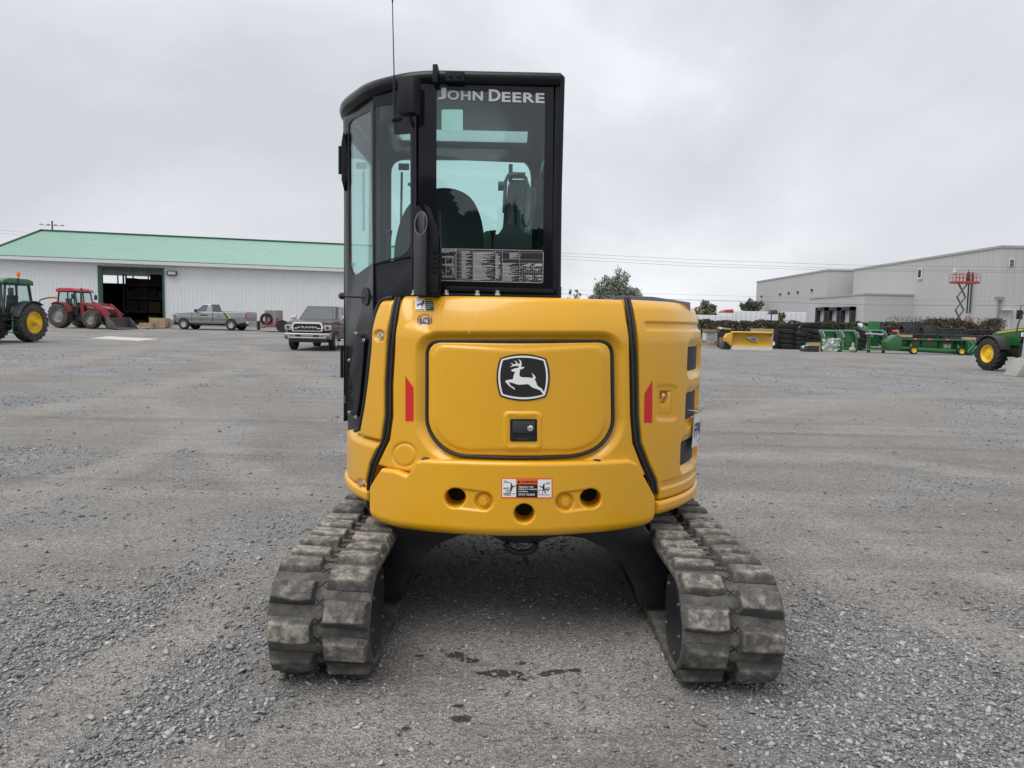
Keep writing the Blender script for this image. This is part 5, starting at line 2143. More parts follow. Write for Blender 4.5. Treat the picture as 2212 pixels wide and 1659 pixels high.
def tractor(label, loc, rz, sc, body, roofm, rimm, tyrem, loader=False, hubs=None, name='tractor', dual=False):
    """x forward, y to its left; R rear wheel .92, wheelbase 2.75"""
    t = thing(name, label, 'tractor', loc, rz)
    t.scale = (sc, sc, sc)
    RR, RF, WB = .93, .70, 2.75
    for s in (-1, 1):
        wheel_ag(t, (0, s * .98, RR), RR, .52, .56, 20, tyrem, rimm, s, hubs, 'rear_wheel')
        wheel_ag(t, (WB, s * .95, RF), RF, .38, .48, 18, tyrem, rimm, s, None, 'front_wheel')
    b = MB()
    b.b2((-.5, -.28, .62), (3.1, .28, 1.15)).b2((-.1, -.9, .80), (.1, .9, 1.05)).b2((WB - .12, -.8, .58), (WB + .12, .8, .80)).b2((.7, -.6, .55), (1.7, .6, 1.1))
    b.build('chassis', DKGR, t, bevel=.03)
    # bonnet
    b = MB()
    b.ext([(1.25, 1.10), (1.25, 1.86), (2.2, 1.80), (3.25, 1.66), (3.52, 1.52), (3.56, 1.05), (3.2, 1.0)], 'y', -.37, .37)
    hb_ = b.build('bonnet', body, t, bevel=.07, seg=3)
    MB().b2((3.50, -.27, 1.08), (3.585, .27, 1.45)).build('grille', DKGR, hb_, bevel=.02)
    for s in (-1, 1):
        MB().b2((3.0, s * .372, 1.15), (3.48, s * .385, 1.50)).build('side_grille', DKGR, hb_)
        MB().box((3.50, s * .22, 1.50), (.10, .16, .08)).build('headlight', HLT, hb_, bevel=.02)
    # cab
    b = MB()
    z0, z1 = 1.30, 2.72
    fr0, fr1, rr0, rr1 = 1.36, 1.12, -.42, -.30
    bw, tw = .80, .72
    for s in (-1, 1):
        b.bar((fr0, s * bw, z0), (fr1, s * tw, z1), .07, .07).bar((rr0, s * bw, z0 + .25), (rr1, s * tw, z1), .09, .09).bar((.52, s * bw, z0 - .2), (.46, s * tw, z1), .07, .07)
        b.bar((fr0, s * bw, z0), (rr0, s * bw, z0 + .25), .06, .06).bar((fr1, s * tw, z1 - .03), (rr1, s * tw, z1 - .03), .06, .08)
    b.bar((rr0, -bw, z0 + .25), (rr0, bw, z0 + .25), .07, .07).bar((fr0, -bw, z0), (fr0, bw, z0), .06, .06)
    b.b2((-.4, -.72, 1.0), (1.3, .72, 1.32))
    cb_ = b.build('cab_frame', DKGR, t)
    b = MB()
    b.ext([(-.55, 2.68), (-.52, 2.90), (-.2, 2.98), (.9, 2.98), (1.3, 2.88), (1.36, 2.72)], 'y', -.82, .82)
    rf_ = b.build('cab_roof', roofm, t, bevel=.06, seg=3)
    for s in (-1, 1):
        g = MB()
        g.add([(fr0, s * bw, z0), (rr0, s * bw, z0 + .25), (rr1, s * tw, z1), (fr1, s * tw, z1)], [(0, 1, 2, 3)])
        g.build('side_glass', VGL, cb_, smooth=0)
    MB().add([(fr0, -bw, z0 + .3), (fr0, bw, z0 + .3), (fr1, tw, z1), (fr1, -tw, z1)], [(0, 1, 2, 3)]).build('windscreen', VGL, cb_, smooth=0)
    MB().add([(rr0, -bw, z0 + .25), (rr0, bw, z0 + .25), (rr1, tw, z1), (rr1, -tw, z1)], [(0, 1, 2, 3)]).build('rear_glass', VGL, cb_, smooth=0)
    b = MB()
    b.b2((-.1, -.27, 1.32), (.4, .27, 1.62)).box((-.12, 0, 1.90), (.16, .52, .62), ry=-.15)
    b.build('seat', DKGR, cb_, bevel=.05)
    b = MB()
    b.lathe([(.19, -.015), (.21, 0), (.19, .015)], (.92, 0, 1.86), (-.5, 0, .86), 16)
    b.bar((1.2, 0, 1.4), (.92, 0, 1.86), .08, .08)
    b.build('steering_wheel', DKGR, cb_)
    # fenders
    for s in (-1, 1):
        b = MB()
        y0, y1 = (.66, 1.22)
        pts = [(math.cos(a) * 1.02, RR + math.sin(a) * 1.02) for a in np.linspace(math.radians(15), math.radians(125), 14)]
        inn = [(x * .96, RR + (z - RR) * .96) for x, z in reversed(pts)]
        MB().ext(pts + inn, 'y', s * (y0 + .1), s * (y1 + .04)).build('fender_flare', DKGR if not loader else body, t, bevel=.02)
        b.ext([(.55, 1.05), (.98, 1.05), (.72, 1.62), (.2, 1.90), (-.35, 1.86), (-.40, 1.5), (.1, 1.55)], 'y', s * .66, s * .74)
        b.build('fender', body, t, bevel=.02)
    # exhaust, mirrors, lights
    b = MB()
    b.tube([(1.45, -.45, 1.2), (1.45, -.52, 1.4), (1.45, -.52, 2.85), (1.50, -.52, 2.98)], [.07, .09, .075, .06], 10)
    b.build('exhaust', mat('exhaust_steel', (.10, .095, .09), .5, .5, dirt=.4, dirtcol=(.18, .10, .06)), t)
    for s in (-1, 1):
        b = MB()
        b.tube([(1.1, s * .75, 2.68), (1.25, s * 1.05, 2.70), (1.25, s * 1.08, 2.5)], .018, 6)
        b.box((1.25, s * 1.10, 2.33), (.06, .24, .36))
        b.build('mirror', DKGR, t, bevel=.01)
        MB().box((1.33, s * .55, 2.80), (.06, .26, .12)).build('work_light', HLT if loader else ORL, rf_, bevel=.02)
    if not loader:
        b = MB()
        b.cyl((.45, .84, 2.6), (.45, .84, 3.1), .02, n=6)
        b.build('beacon_stalk', DKGR, t)
        MB().lathe([(.085, 0), (.09, .12), (.06, .20), (0, .21)], (.45, .84, 3.08), (0, 0, 1), 12).build('beacon', ORL, t)
        b = MB()
        for i, (x, z) in enumerate(((.95, .45), (.95, .75), (.92, 1.05))):
            b.b2((x - .2, .78, z), (x + .2, 1.06, z + .04))
        b.bar((1.16, 1.05, .42), (1.02, .95, 1.2), .04, .05).bar((.76, 1.05, .42), (.72, .95, 1.2), .04, .05)
        b.build('step', body, t)
        b = MB()
        for s in (-1, 1):
            b.tube([(-.62, s * .95, 1.86), (-.7, s * 1.0, 2.02), (-.75, s * 1.3, 2.12), (-.75, s * 1.62, 2.14)], .03, 6)
        b.build('light_arm', DKGR, t)
        for s in (-1, 1):
            MB().box((-.75, s * 1.68, 2.14), (.08, .2, .1)).build('marker_light', ORL, t)
            pts = [(WB + math.cos(a) * .78, RF + math.sin(a) * .78) for a in np.linspace(math.radians(25), math.radians(165), 14)]
            inn = [(WB + (x - WB) * .95, RF + (z - RF) * .95) for x, z in reversed(pts)]
            MB().ext(pts + inn, 'y', s * .70, s * 1.18).build('front_mudguard', DKGR, t, bevel=.01)
            MB().ext([(1.30, 1.80), (2.2, 1.745), (3.2, 1.61), (3.2, 1.56), (2.2, 1.69), (1.30, 1.74)], 'y', s * .371, s * .380).build('stripe', JYEL, hb_)
            for i in range(3):
                for j in range(2):
                    MB().ext([(1.55 + i * .16, 1.40 + j * .14), (1.65 + i * .16, 1.40 + j * .14), (1.70 + i * .16, 1.51 + j * .14), (1.60 + i * .16, 1.51 + j * .14)], 'y', s * .371, s * .381).build('bonnet_vent', DKGR, hb_)
    if loader:
        ld = MB()
        for s in (-1, 1):
            ld.ext([(1.42, .95), (1.72, .95), (1.72, 1.95), (1.5, 2.02), (1.40, 1.9)], 'y', s * .52, s * .62)
            ld.ext([(1.45, 1.95), (1.55, 1.78), (2.75, 1.52), (3.35, 1.05), (3.95, .42), (4.20, .42), (4.15, .62), (3.62, 1.30), (3.05, 1.82), (2.65, 1.86)], 'y', s * .55, s * .70)
            ld.bar((1.62, s * .62, 1.15), (2.95, s * .62, 1.42), .09, .1)
            ld.bar((3.0, s * .62, 1.85), (4.05, s * .62, 1.05), .07, .09)
        ld.bar((3.35, -.62, 1.05), (3.35, .62, 1.05), .14, .14)
        ld.bar((2.85, -.62, 1.78), (2.85, .62, 1.78), .10, .10)
        ld.build('loader_arm', CRED, t, bevel=.015)
        bk = MB()
        bw2 = 1.12
        prof_b = [(4.08, .12), (4.02, .55), (4.10, .86), (4.22, .88), (4.16, .60), (4.20, .16), (5.02, .05), (5.02, .02), (4.2, .02)]
        bk.ext(prof_b, 'y', -bw2, bw2)
        for s in (-1, 1):
            bk.ext([(4.08, .05), (5.02, .02), (4.62, .55), (4.22, .88), (4.05, .86), (4.02, .5)], 'y', s * bw2, s * (bw2 - .05))
        bk.build('bucket', mat('worn_bucket_steel', (.085, .078, .078), .55, .3, var=.3, dirt=.4, dirtcol=(.16, .14, .13)), t, bevel=.01)
        MB().add([(1.8, -.386, 1.55), (2.4, -.386, 1.48), (2.4, -.386, 1.60), (1.8, -.386, 1.68)], [(0, 1, 2, 3)]).build('name_plate', mat('faded_decal', (.5, .47, .45), .5), t)
    return t


def anchor(px, py, local, rz, sc):
    """place a thing so that a local ground spot of it stands at a pixel of the photograph"""
    g = gp(px, py)
    x = g[0] - sc * (local[0] * math.cos(rz) - local[1] * math.sin(rz))
    y = g[1] - sc * (local[0] * math.sin(rz) + local[1] * math.cos(rz))
    return (x, y, g[2])


rz = math.radians(-96)
g_ = gp(66, 739)
sc = 84.5 / 1600 * g_[1] / 1.86
tractor('green tractor with orange beacon, cut off by the frame edge', anchor(66, 739, (0, .98), rz, sc), rz, sc, JGRN, JGRN, JYEL, TYRE, hubs=.42)
rz = math.radians(-13)
g_ = gp(131, 708.5)
sc = (1035 - 495) / 5.395 / 1.8517 / 1600 * g_[1] / 1.86
tractor('red tractor with front loader and dark bucket before the shed doorway', anchor(131, 708.5, (0, -.98), rz, sc), rz, sc, CRED, CREDR, GRIM, TYRE, loader=True)
rz = math.radians(97)
g_ = gp(2134, 801)
sc = 72.5 / 1600 * g_[1] / 1.40
tractor('green tractor with broad front tyre, mostly beyond the frame, beside the concrete post base', anchor(2139, 800, (2.75, .95), rz, sc), rz, sc, JGRN, JGRN, JYEL, TYREB)


# ---- pickups
def car_wheel(parent, c, R, r, w, rimmat, out):
    b = MB()
    b.lathe([(r, -w / 2), (R - .05, -w / 2), (R - .01, -w * .4), (R, -w * .3), (R, w * .3), (R - .01, w * .4), (R - .05, w / 2), (r, w / 2), (r, -w / 2)], c, (0, 1, 0), 32, caps=False)
    t = b.build('wheel', mat('road_tyre', (.022, .022, .022), .8), parent, smooth=35)
    b = MB()
    o = out
    b.lathe([(r + .005, o * w * .48), (r - .02, o * w * .5), (r - .04, o * w * .34), (r * .55, o * w * .22), (r * .5, o * w * .36), (0, o * w * .38)], c, (0, 1, 0), 24, caps=False)
    rm = b.build('rim', rimmat, t, smooth=35)
    b = MB()
    for i in range(8):
        a = 2 * math.pi * i / 8
        x, z = c[0] + r * .73 * math.cos(a), c[2] + r * .73 * math.sin(a)
        b.cyl((x, c[1] + o * w * .28, z), (x, c[1] + o * w * .33, z), .035, n=8)
    b.build('rim_hole', DKGR, rm)['kind'] = 'stuff'
    return t


def arch_pts(cx, R, z0, n=12):
    return [(cx + R * math.cos(a), .40 + R * math.sin(a)) for a in np.linspace(math.pi - math.asin(max(-1, (z0 - .40) / R)), math.asin((z0 - .40) / R), n)]


def shape_body(o, W):
    """gives slab sides a bulge and the top a crown"""
    bm = bmesh.new()
    bm.from_mesh(o.data)
    for z in (.62, .74, .86, .98, 1.08, 1.18, 1.28):
        bmesh.ops.bisect_plane(bm, geom=bm.verts[:] + bm.edges[:] + bm.faces[:], plane_co=(0, 0, z), plane_no=(0, 0, 1))
    for y in (-.7, -.4, 0, .4, .7):
        bmesh.ops.bisect_plane(bm, geom=bm.verts[:] + bm.edges[:] + bm.faces[:], plane_co=(0, y, 0), plane_no=(0, 1, 0))
    for v in bm.verts:
        z, y = v.co.z, v.co.y
        k = 1.0 - .035 * ((z - .92) / .4) ** 2 - (.02 if .70 < z < .80 else 0)
        if v.co.x > 5.3:
            k -= .05 * (v.co.x - 5.3) / .5
        if abs(y) > .75:
            v.co.y = y * k
        if z > 1.15 and v.co.x > 3.3:
            v.co.z += .05 * (1 - (y / W) ** 2)
        if v.co.x > 5.4:
            v.co.x -= .16 * (abs(y) / W) ** 3
    bm.to_mesh(o.data)
    bm.free()
    o.data.shade_smooth()
    o.data.set_sharp_from_angle(angle=math.radians(35))


def pickup(label, loc, rz, sc, paint, rimmat, cab_len, bed_len, crew):
    """x forward from the rear bumper; front axle near the nose"""
    t = thing('pickup_truck', label, 'pickup', loc, rz)
    t.scale = (sc, sc, sc)
    L_ = 5.85
    xr, xf = 1.25, 4.90
    W = 1.0
    zb_, zs = .48, 1.22
    cab0, cab1 = (bed_len + .12, bed_len + .12 + cab_len)
    # lower body with open wheel arches
    AR = .47
    prof_ = [(.12, zb_ + .05)] + [(x, z) for x, z in arch_pts(xr, AR, zb_)] + [(x, z) for x, z in arch_pts(xf, AR, zb_)]
    prof_ = [(.10, .62)] + prof_[1:13] + prof_[13:] + [(5.70, .56), (5.78, .80), (5.82, 1.10), (5.74, 1.22), (5.3, 1.28), (cab1 + .35, 1.33), (cab1 + .1, 1.35), (bed_len + .1, 1.36), (.06, 1.41), (.04, 1.0)]
    b = MB()
    b.ext(prof_, 'y', -W, W)
    bd = b.build('body', paint, t, bevel=.06, seg=3)
    shape_body(bd, W)
    b = MB()
    for x in (xr, xf):
        b.b2((x - AR, -W + .06, .42), (x + AR, W - .06, 1.0))
    b.b2((.6, -.7, .35), (5.4, .7, .60))
    b.build('underbody', DKGR, t)
    # load bed rim and tailgate line
    MB().b2((.18, -.86, 1.38), (bed_len - .05, .86, 1.418)).build('bed_liner', DKGR, bd)
    for s in (-1, 1):
        MB().b2((bed_len + .095, s * (W - .02), .62), (bed_len + .125, s * (W + .003), 1.34)).build('bed_gap', DKGR, bd)
        MB().b2((.05, s * (W - .14), .92), (.16, s * (W + .006), 1.30)).build('tail_light', REDL, bd, bevel=.02)
    # cabin
    zc0, zc1 = 1.31, 1.97
    x0, x1 = cab0 + .04, cab1
    ix0, ix1 = x0 + .16, x1 - (.78 if not crew else .82)
    wb_, wt = .90, .70
    b = MB()
    v = [(x0, -wb_, zc0), (x1, -wb_, zc0), (x1, wb_, zc0), (x0, wb_, zc0), (ix0, -wt, zc1), (ix1, -wt, zc1), (ix1, wt, zc1), (ix0, wt, zc1)]
    b.add(v, [(0, 3, 2, 1), (4, 5, 6, 7), (0, 1, 5, 4), (1, 2, 6, 5), (2, 3, 7, 6), (3, 0, 4, 7)])
    cbn = b.build('cabin', paint, t, bevel=.06, seg=3)
    def lerp(a, c, k):
        return tuple(a[i] + (c[i] - a[i]) * k for i in range(3))
    def pane(q, name, inset_=.10, off=.008):
        c = np.mean(np.array(q), 0)
        n = np.cross(np.array(q[1]) - np.array(q[0]), np.array(q[3]) - np.array(q[0]))
        n = n / np.linalg.norm(n)
        if n @ (c - np.array([(x0 + x1) / 2, 0, 1.55])) < 0:
            n = -n
        vv = [np.array(p) + n * off for p in q]
        return MB().add(vv, [(0, 1, 2, 3)]).build(name, CARGL, cbn, smooth=0)
    def bil(q, u0, u1, v0, v1):
        f = lambda u_, v_: lerp(lerp(q[0], q[1], u_), lerp(q[3], q[2], u_), v_)
        return [f(u0, v0), f(u1, v0), f(u1, v1), f(u0, v1)]
    pane(bil((v[1], v[2], v[6], v[5]), .05, .95, .10, .92), 'windscreen')
    pane(bil((v[0], v[3], v[7], v[4]), .08, .92, .15, .90), 'rear_window')
    for sl in ((v[0], v[1], v[5], v[4]), (v[3], v[2], v[6], v[7])):
        if crew:
            pane(bil(sl, .50, .90, .10, .88), 'door_window')
            pane(bil(sl, .08, .46, .10, .88), 'door_window')
        else:
            pane(bil(sl, .36, .92, .12, .88), 'door_window')
    for s in (-1, 1):
        for x in ([bed_len + 1.0, cab1 + .05] if not crew else [bed_len + 1.25, cab1 + .05]):
            MB().b2((x - .008, s * (W - .02), .66), (x + .008, s * (W + .002), 1.26)).build('door_gap', DKGR, bd)
        for x in ([bed_len + .75] if not crew else [bed_len + .5, bed_len + 1.5]):
            MB().b2((x - .11, s * W, 1.13), (x + .11, s * (W + .03), 1.17)).build('door_handle', DKGR if not crew else CHR, bd, bevel=.008)
        b = MB()
        b.bar((cab1 - .38, s * .90, 1.30), (cab1 - .36, s * 1.08, 1.36), .07, .06)
        b.box((cab1 - .36, s * 1.18, 1.44), (.14, .24, .22))
        b.build('mirror', DKGR if not crew else CHR, t, bevel=.03)
        car_wheel(t, (xf, s * .88, .40), .40, .225, .27, rimmat, s)
        car_wheel(t, (xr, s * .88, .40), .40, .225, .27, rimmat, s)
    # bumpers
    b = MB()
    b.ext([(-.10, .50), (-.12, .70), (.10, .74), (.14, .50)], 'y', -.96, .96)
    b.build('rear_bumper', mat('dull_chrome', (.55, .55, .56), .25, .9), t, bevel=.03)
    b = MB()
    b.ext([(5.62, .48), (5.86, .50), (5.93, .62), (5.92, .74), (5.80, .80), (5.62, .80)], 'y', -.99, .99)
    fb = b.build('front_bumper', mat('bumper_chrome', (.30, .29, .28), .3, .8) if crew else SILV, t, bevel=.05, seg=3)
    MB().b2((5.6, -.8, .36), (5.8, .8, .50)).build('air_dam', DKGR, t, bevel=.03)
    # face
    if crew:
        gy = .66
        outer = rpoly([(-gy, .82), (gy, .82), (gy + .05, 1.0), (gy - .06, 1.23), (-gy + .06, 1.23), (-gy - .05, 1.0)], .07, 4)
        inn = rpoly([(-gy + .06, .87), (gy - .06, .87), (gy - .02, 1.0), (gy - .10, 1.165), (-gy + .10, 1.165), (-gy + .02, 1.0)], .06, 4)
        fn_ = lambda y, z, d: (d + .03 - .22 * max(0, z - 1.0) ** 1.2, y, z)
        gr_ = MB().plate(outer, fn_, 5.76, 5.86, [inn]).build('grille_surround', CHR, t, bevel=.012)
        MB().plate(inn, fn_, 5.74, 5.80).build('grille', BPR, gr_)
        for z in (.91, .95, 1.09, 1.13):
            MB().b2((5.80, -gy + .10, z - .008), (5.835, gy - .10, z + .008)).build('grille_bar', DKGR, gr_)
        for s in (-1, 1):
            b = MB()
            b.bar((5.86, s * .63, .965), (5.86, s * .44, .965), .03, .045).bar((5.86, s * .45, .965), (5.86, s * .31, 1.03), .03, .045)
            b.build('grille_blade', CHR, gr_, bevel=.008)
            b = MB()
            b.ext(rpoly([(s * .73, .88), (s * .995, .90), (s * .995, 1.06), (s * .95, 1.12), (s * .70, 1.13)], .02), 'x', 5.60, 5.83)
            hl = b.build('headlight', HLT, t, bevel=.02)
            MB().lathe([(.07, 0), (.055, .02), (0, .02)], (5.828, s * .86, 1.0), (1, 0, 0), 16).build('lens', DKGR, hl)
            MB().box((5.915, s * .78, .60), (.04, .10, .08)).build('fog_light', HLT, fb, bevel=.02)
            MB().box((5.925, s * .38, .65), (.03, .25, .08)).build('tow_hook', BPR, fb, bevel=.02)
        vv, ff = text2d('RAM', .03, 1.1)
        MB().add([(5.845, -.26 + .52 * a, .975 + .085 * c) for a, c in vv], ff).build('lettering', mat('chrome_letters', (.6, .6, .6), .3, .6), gr_, smooth=0)
        MB().b2((5.9, -.8, .545), (5.945, .8, .575)).build('bumper_lip', CHR, fb, bevel=.01)
        b = MB()
        b.ext([(4.95, 1.27), (cab1 - .05, 1.34), (cab1 - .05, 1.38), (4.9, 1.33), (5.5, 1.24)], 'y', -.50, .50)
        b.build('bonnet_bulge', paint, t, bevel=.03)
        for s in (-1, 1):
            MB().tube([(1.9, s * 1.02, .44), (4.3, s * 1.02, .44)], .045, 8).build('side_step', CHR, t)
        b = MB()
        b.tube([(cab1 + .2, .75, 1.28), (cab1 + .18, .75, 1.9)], .006, 5)
        b.build('aerial', DKGR, t)
    else:
        MB().b2((5.76, -.7, .84), (5.85, .7, 1.12)).build('grille', DKGR, t, bevel=.03)
        for s in (-1, 1):
            MB().b2((5.55, s * .72, 1.0), (5.83, s * 1.004, 1.15)).build('headlight', HLT, t, bevel=.03)
    return t


# silver truck: heads to the left, its driver's side towards the camera
rz = math.radians(180 - 3)
g_ = gp(500, 714)
sc = 104.5 / 1600 * g_[1] / 3.65 * 1.0
silver = pickup('silver single-cab pickup with green and yellow stripe parked along the shed', anchor(500.5, 714, (1.25, .88), rz, sc), rz, sc, SILV, mat('steel_rim', (.55, .55, .56), .4, .2), 1.55, 2.55, False)
ys = 1.0 + .012
MB().add([(3.55, ys, .98), (2.72 + .02, ys, .98), (2.72 + .02, ys, 1.03), (3.55, ys, 1.03)][::-1], [(0, 1, 2, 3)]).build('yellow_line', mat('yellow_vinyl', (.50, .45, .05), .5), silver, smooth=0)
vv, ff = text2d('AGRITEX', .02, 1.0)
MB().add([(3.58 - .62 * a, ys, 1.05 + .11 * c) for a, c in vv], ff).build('lettering', mat('dark_vinyl', (.02, .03, .05), .5), silver, smooth=0)
MB().add([(1.86, ys, 1.33), (1.66, ys, 1.33), (1.36, ys, .90), (1.58, ys, .90)], [(0, 1, 2, 3)]).build('stripe', mat('green_vinyl', (.03, .13, .05), .5), silver, smooth=0)
MB().add([(1.65, ys, 1.33), (1.56, ys, 1.33), (1.24, ys, .90), (1.35, ys, .90)], [(0, 1, 2, 3)]).build('stripe', mat('bright_yellow_vinyl', (.78, .60, .03), .5), silver, smooth=0)
MB().add([(2.20 + .085 * math.cos(a), ys, 1.10 + .085 * math.sin(a)) for a in np.linspace(0, 2 * math.pi, 16)[:-1]], [tuple(range(15))]).build('round_badge', mat('badge_green', (.03, .10, .04), .5), silver, smooth=0)
EMS = [((x - 886) / 700 * .075, (862 - y) / 700 * .075) for x, y in DEER]
pts_, tr_ = tri_poly(EMS)
MB().add([(2.20 - a, ys + .006, 1.10 + c) for a, c in pts_], tr_).build('badge_print', JYEL, silver, smooth=0)
# maroon truck: faces the camera
rz = math.radians(-91)
g_ = gp(677, 756)
sc = 97.0 / 1600 * (g_[1]) / 2.0
maroon = pickup('maroon crew-cab pickup with chrome grille facing the camera beside the excavator', anchor(677, 756, (4.95, 0), rz, sc), rz, sc, MARO, mat('alloy_rim', (.6, .6, .6), .3, .4), 2.35, 1.85, True)

# wooden crates and pallets by the shed
def crate(name, label, px0, px1, ytop, ybot, depth, group=None):
    g = gp((px0 + px1) / 2, ybot)
    X0, Z0, X1, Z1 = pxrect(px0, ytop, px1, ybot, g[1])
    t = thing(name, label, 'crate', ((X0 + X1) / 2, g[1], g[2]), SH_ROT, group)
    w2, h = (X1 - X0) / 2, Z1 - Z0
    n = max(2, int(h / .28))
    for k in range(n):
        z0, z1 = .14 + (h - .14) * k / n, .14 + (h - .14) * (k + 1) / n - .025
        MB().b2((-w2, -depth / 2, z0), (w2, -depth / 2 + .03, z1)).build('board', WOODP, t)
        MB().b2((-w2, depth / 2 - .03, z0), (w2, depth / 2, z1)).build('board', WOODP, t)
        MB().b2((-w2, -depth / 2 + .03, z0), (-w2 + .03, depth / 2 - .03, z1)).build('board', WOODP, t)
        MB().b2((w2 - .03, -depth / 2 + .03, z0), (w2, depth / 2 - .03, z1)).build('board', WOODP, t)
    for x in (-w2 + .05, 0, w2 - .05):
        MB().b2((x - .05, -depth / 2 - .03, 0), (x + .05, -depth / 2 - .001, h)).build('post', WOODP, t)
    MB().b2((-w2, -depth / 2, .10), (w2, depth / 2, .135)).build('floor_board', WOODP, t)
    return t


crate('crate', 'low pale wooden crate beside the loader bucket', 307.5, 331, 697.5, 709.5, 1.6)
crate('crate', 'square wooden crate, tallest of those by the shed wall', 330.5, 361, 687, 708.5, 2.0)
crate('crate', 'small brown crate between the tallest crate and the silver truck', 361, 371, 695, 708, 1.2)

# trailer hitched near the silver truck
g_ = gp(600, 716.5)
Y_ = g_[1]
tl = thing('trailer', 'weathered flat trailer carrying barrels and a wheel, behind the maroon truck', 'trailer', (P(585, 716, Y_)[0], Y_, g_[2]), math.radians(5))
TX = lambda px: float(P(px, 700, Y_)[0] - P(585, 700, Y_)[0])
TZ_ = lambda py: float(P(585, py, Y_)[2] - g_[2])
WEA = mat('weathered_steel', (.20, .19, .18), .7, .2, var=.3, dirt=.4)
MB().b2((TX(572), -.9, TZ_(706)), (TX(640), .9, TZ_(701))).build('deck', WEA, tl)
MB().bar((TX(556), 0, TZ_(709)), (TX(574), 0, TZ_(706)), .12, .14).build('drawbar', WEA, tl)
MB().tube([(TX(559), 0, TZ_(713)), (TX(559), 0, TZ_(694))], .12, 8).build('jack', DKGR, tl)
MB().b2((TX(574), -.8, TZ_(706)), (TX(582), .8, TZ_(694))).build('tool_box', WEA, tl)
b = MB(); ag_tyre(b, (0, 0, 0), .46, .24, .25, 14); o_ = b.build('spare_wheel', TYREB, tl); o_.location = (TX(581.5), -.7, TZ_(690)); o_.rotation_euler = (0, 0, .2)
for px in (588, 599):
    MB().lathe([(.42, 0), (.44, .02), (.44, 1.0), (.42, 1.02), (0, 1.02)], (TX(px), -.3, TZ_(701)), (0, 0, 1), 20).build('barrel', mat('grey_barrel', (.24, .23, .22), .6, var=.2), tl)
for px in (585, 606):
    MB().bar((TX(px) - .1, -.95, TZ_(701)), (TX(px), -.95, TZ_(686)), .12, .05).build('stake', mat('rust_red', (.22, .03, .025), .7, var=.3), tl)
for px in (588, 600, 612):
    MB().b2((TX(px) - .25, -.93, TZ_(705)), (TX(px) + .25, -.905, TZ_(702.5))).build('reflector', REDL, tl)
MB().lathe([(.3, -.1), (.42, -.1), (.42, .1), (.3, .1)], (TX(615), -.9, .42), (0, 1, 0), 20).build('wheel', TYREB, tl)
# pale slab in the yard
g0, g1 = gp(197, 729), gp(345, 736)
sl = MB()
q = [gp(197, 731), gp(235, 727), gp(345, 733), gp(300, 737)]
sl.plate([(p[0], p[1]) for p in q], lambda x, y, d: (x, y, float(gz(x, y)) + d), -.05, .02)
tag(sl.build('concrete_slab', mat('pale_concrete', (.46, .45, .42), .9, var=.1)), 'pale flat concrete slab set in the gravel before the tractors', 'slab')

# ------------------------------------------------------------------ right side of the yard
def stand(px, py):
    g = gp(px, py)
    return g


def rel(Y, px, py, o):
    p = P(px, py, Y)
    return (float(p[0] - o[0]), 0.0, float(p[2] - o[2]))


class PxThing:
    """a thing modelled at one depth: U(px), V(py) give local metres from its base"""
    def __init__(s, name, label, cat, px, py, Y=None, group=None):
        s.Y = float(gp(px, py)[1]) if Y is None else Y
        s.o = P(px, py, s.Y)
        s.o[2] = float(gz(s.o[0], s.Y))
        s.t = thing(name, label, cat, s.o, 0, group)
        s.ref = (px, py)
    def U(s, px):
        return float(P(px, s.ref[1], s.Y)[0] - s.o[0])
    def V(s, py):
        return float(P(s.ref[0], py, s.Y)[2] - s.o[2])
    def box(s, name, m, x0, y0, x1, y1, d0, d1, parent=None, bevel=0.0, ground=False):
        return MB().b2((s.U(x0), d0, 0.0 if ground else s.V(y1)), (s.U(x1), d1, s.V(y0))).build(name, m, parent or s.t, bevel=bevel)
    def poly(s, name, m, pts, d0, d1, parent=None, bevel=0.0):
        return MB().ext([(s.U(x), s.V(y)) for x, y in pts], 'y', d0, d1).build(name, m, parent or s.t, bevel=bevel)


# snow plough
PLOWY = mat('plough_yellow', (.58, .33, .03), .5, var=.1, dirt=.12, dirtcol=(.3, .2, .08))
pw_ = PxThing('snow_plough', 'yellow snow plough blade with pale cutting edge standing on the gravel', 'snow plough', 1615, 756)
Yp = pw_.Y
H_ = pw_.V(719)
Lx, Rx = pw_.U(1580), pw_.U(1667)
pr = [(-.05, .22), (.18, .45), (.26, .85), (.18, 1.2), (-.02, H_ - .06), (-.22, H_), (-.22, H_ + .05), (.05, H_ + .03), (.30, 1.2), (.38, .8), (.30, .4), (.05, .18)]
b = MB()
b.ext([(y, z) for y, z in pr], 'x', Lx, Rx)
mb_ = b.build('mouldboard', PLOWY, pw_.t, bevel=.01)
MB().b2((Lx, -.12, 0), (Rx, -.04, .22)).build('cutting_edge', mat('worn_white_edge', (.60, .59, .55), .6, var=.2), pw_.t)
pw_.poly('end_wing', PLOWY, [(1565, 730), (1570, 722), (1580, 719.5), (1580, 750), (1572, 742), (1566, 738)], -.1, .5, bevel=.02)
MB().ext([(Lx - .5, 0), (Lx, 0), (Lx + .1, .5), (Lx - .25, .62), (Lx - .45, .3)], 'y', .3, 1.1).build('mounting_frame', DKGR, pw_.t)
pw_.poly('badge', mat('silver_badge', (.42, .43, .47), .4), [(1610, 728.5), (1628, 728), (1634, 731), (1638, 736), (1624, 735), (1616, 732)], .02, .06)
pw_.poly('badge_print', mat('blue_badge', (.08, .10, .22), .4), [(1619, 731), (1629, 730), (1634, 734), (1624, 734)], .0, .019)
pw_.box('marker_flag', mat('white_plastic', (.7, .7, .72), .5), 1668, 737, 1673, 745, .0, .1)

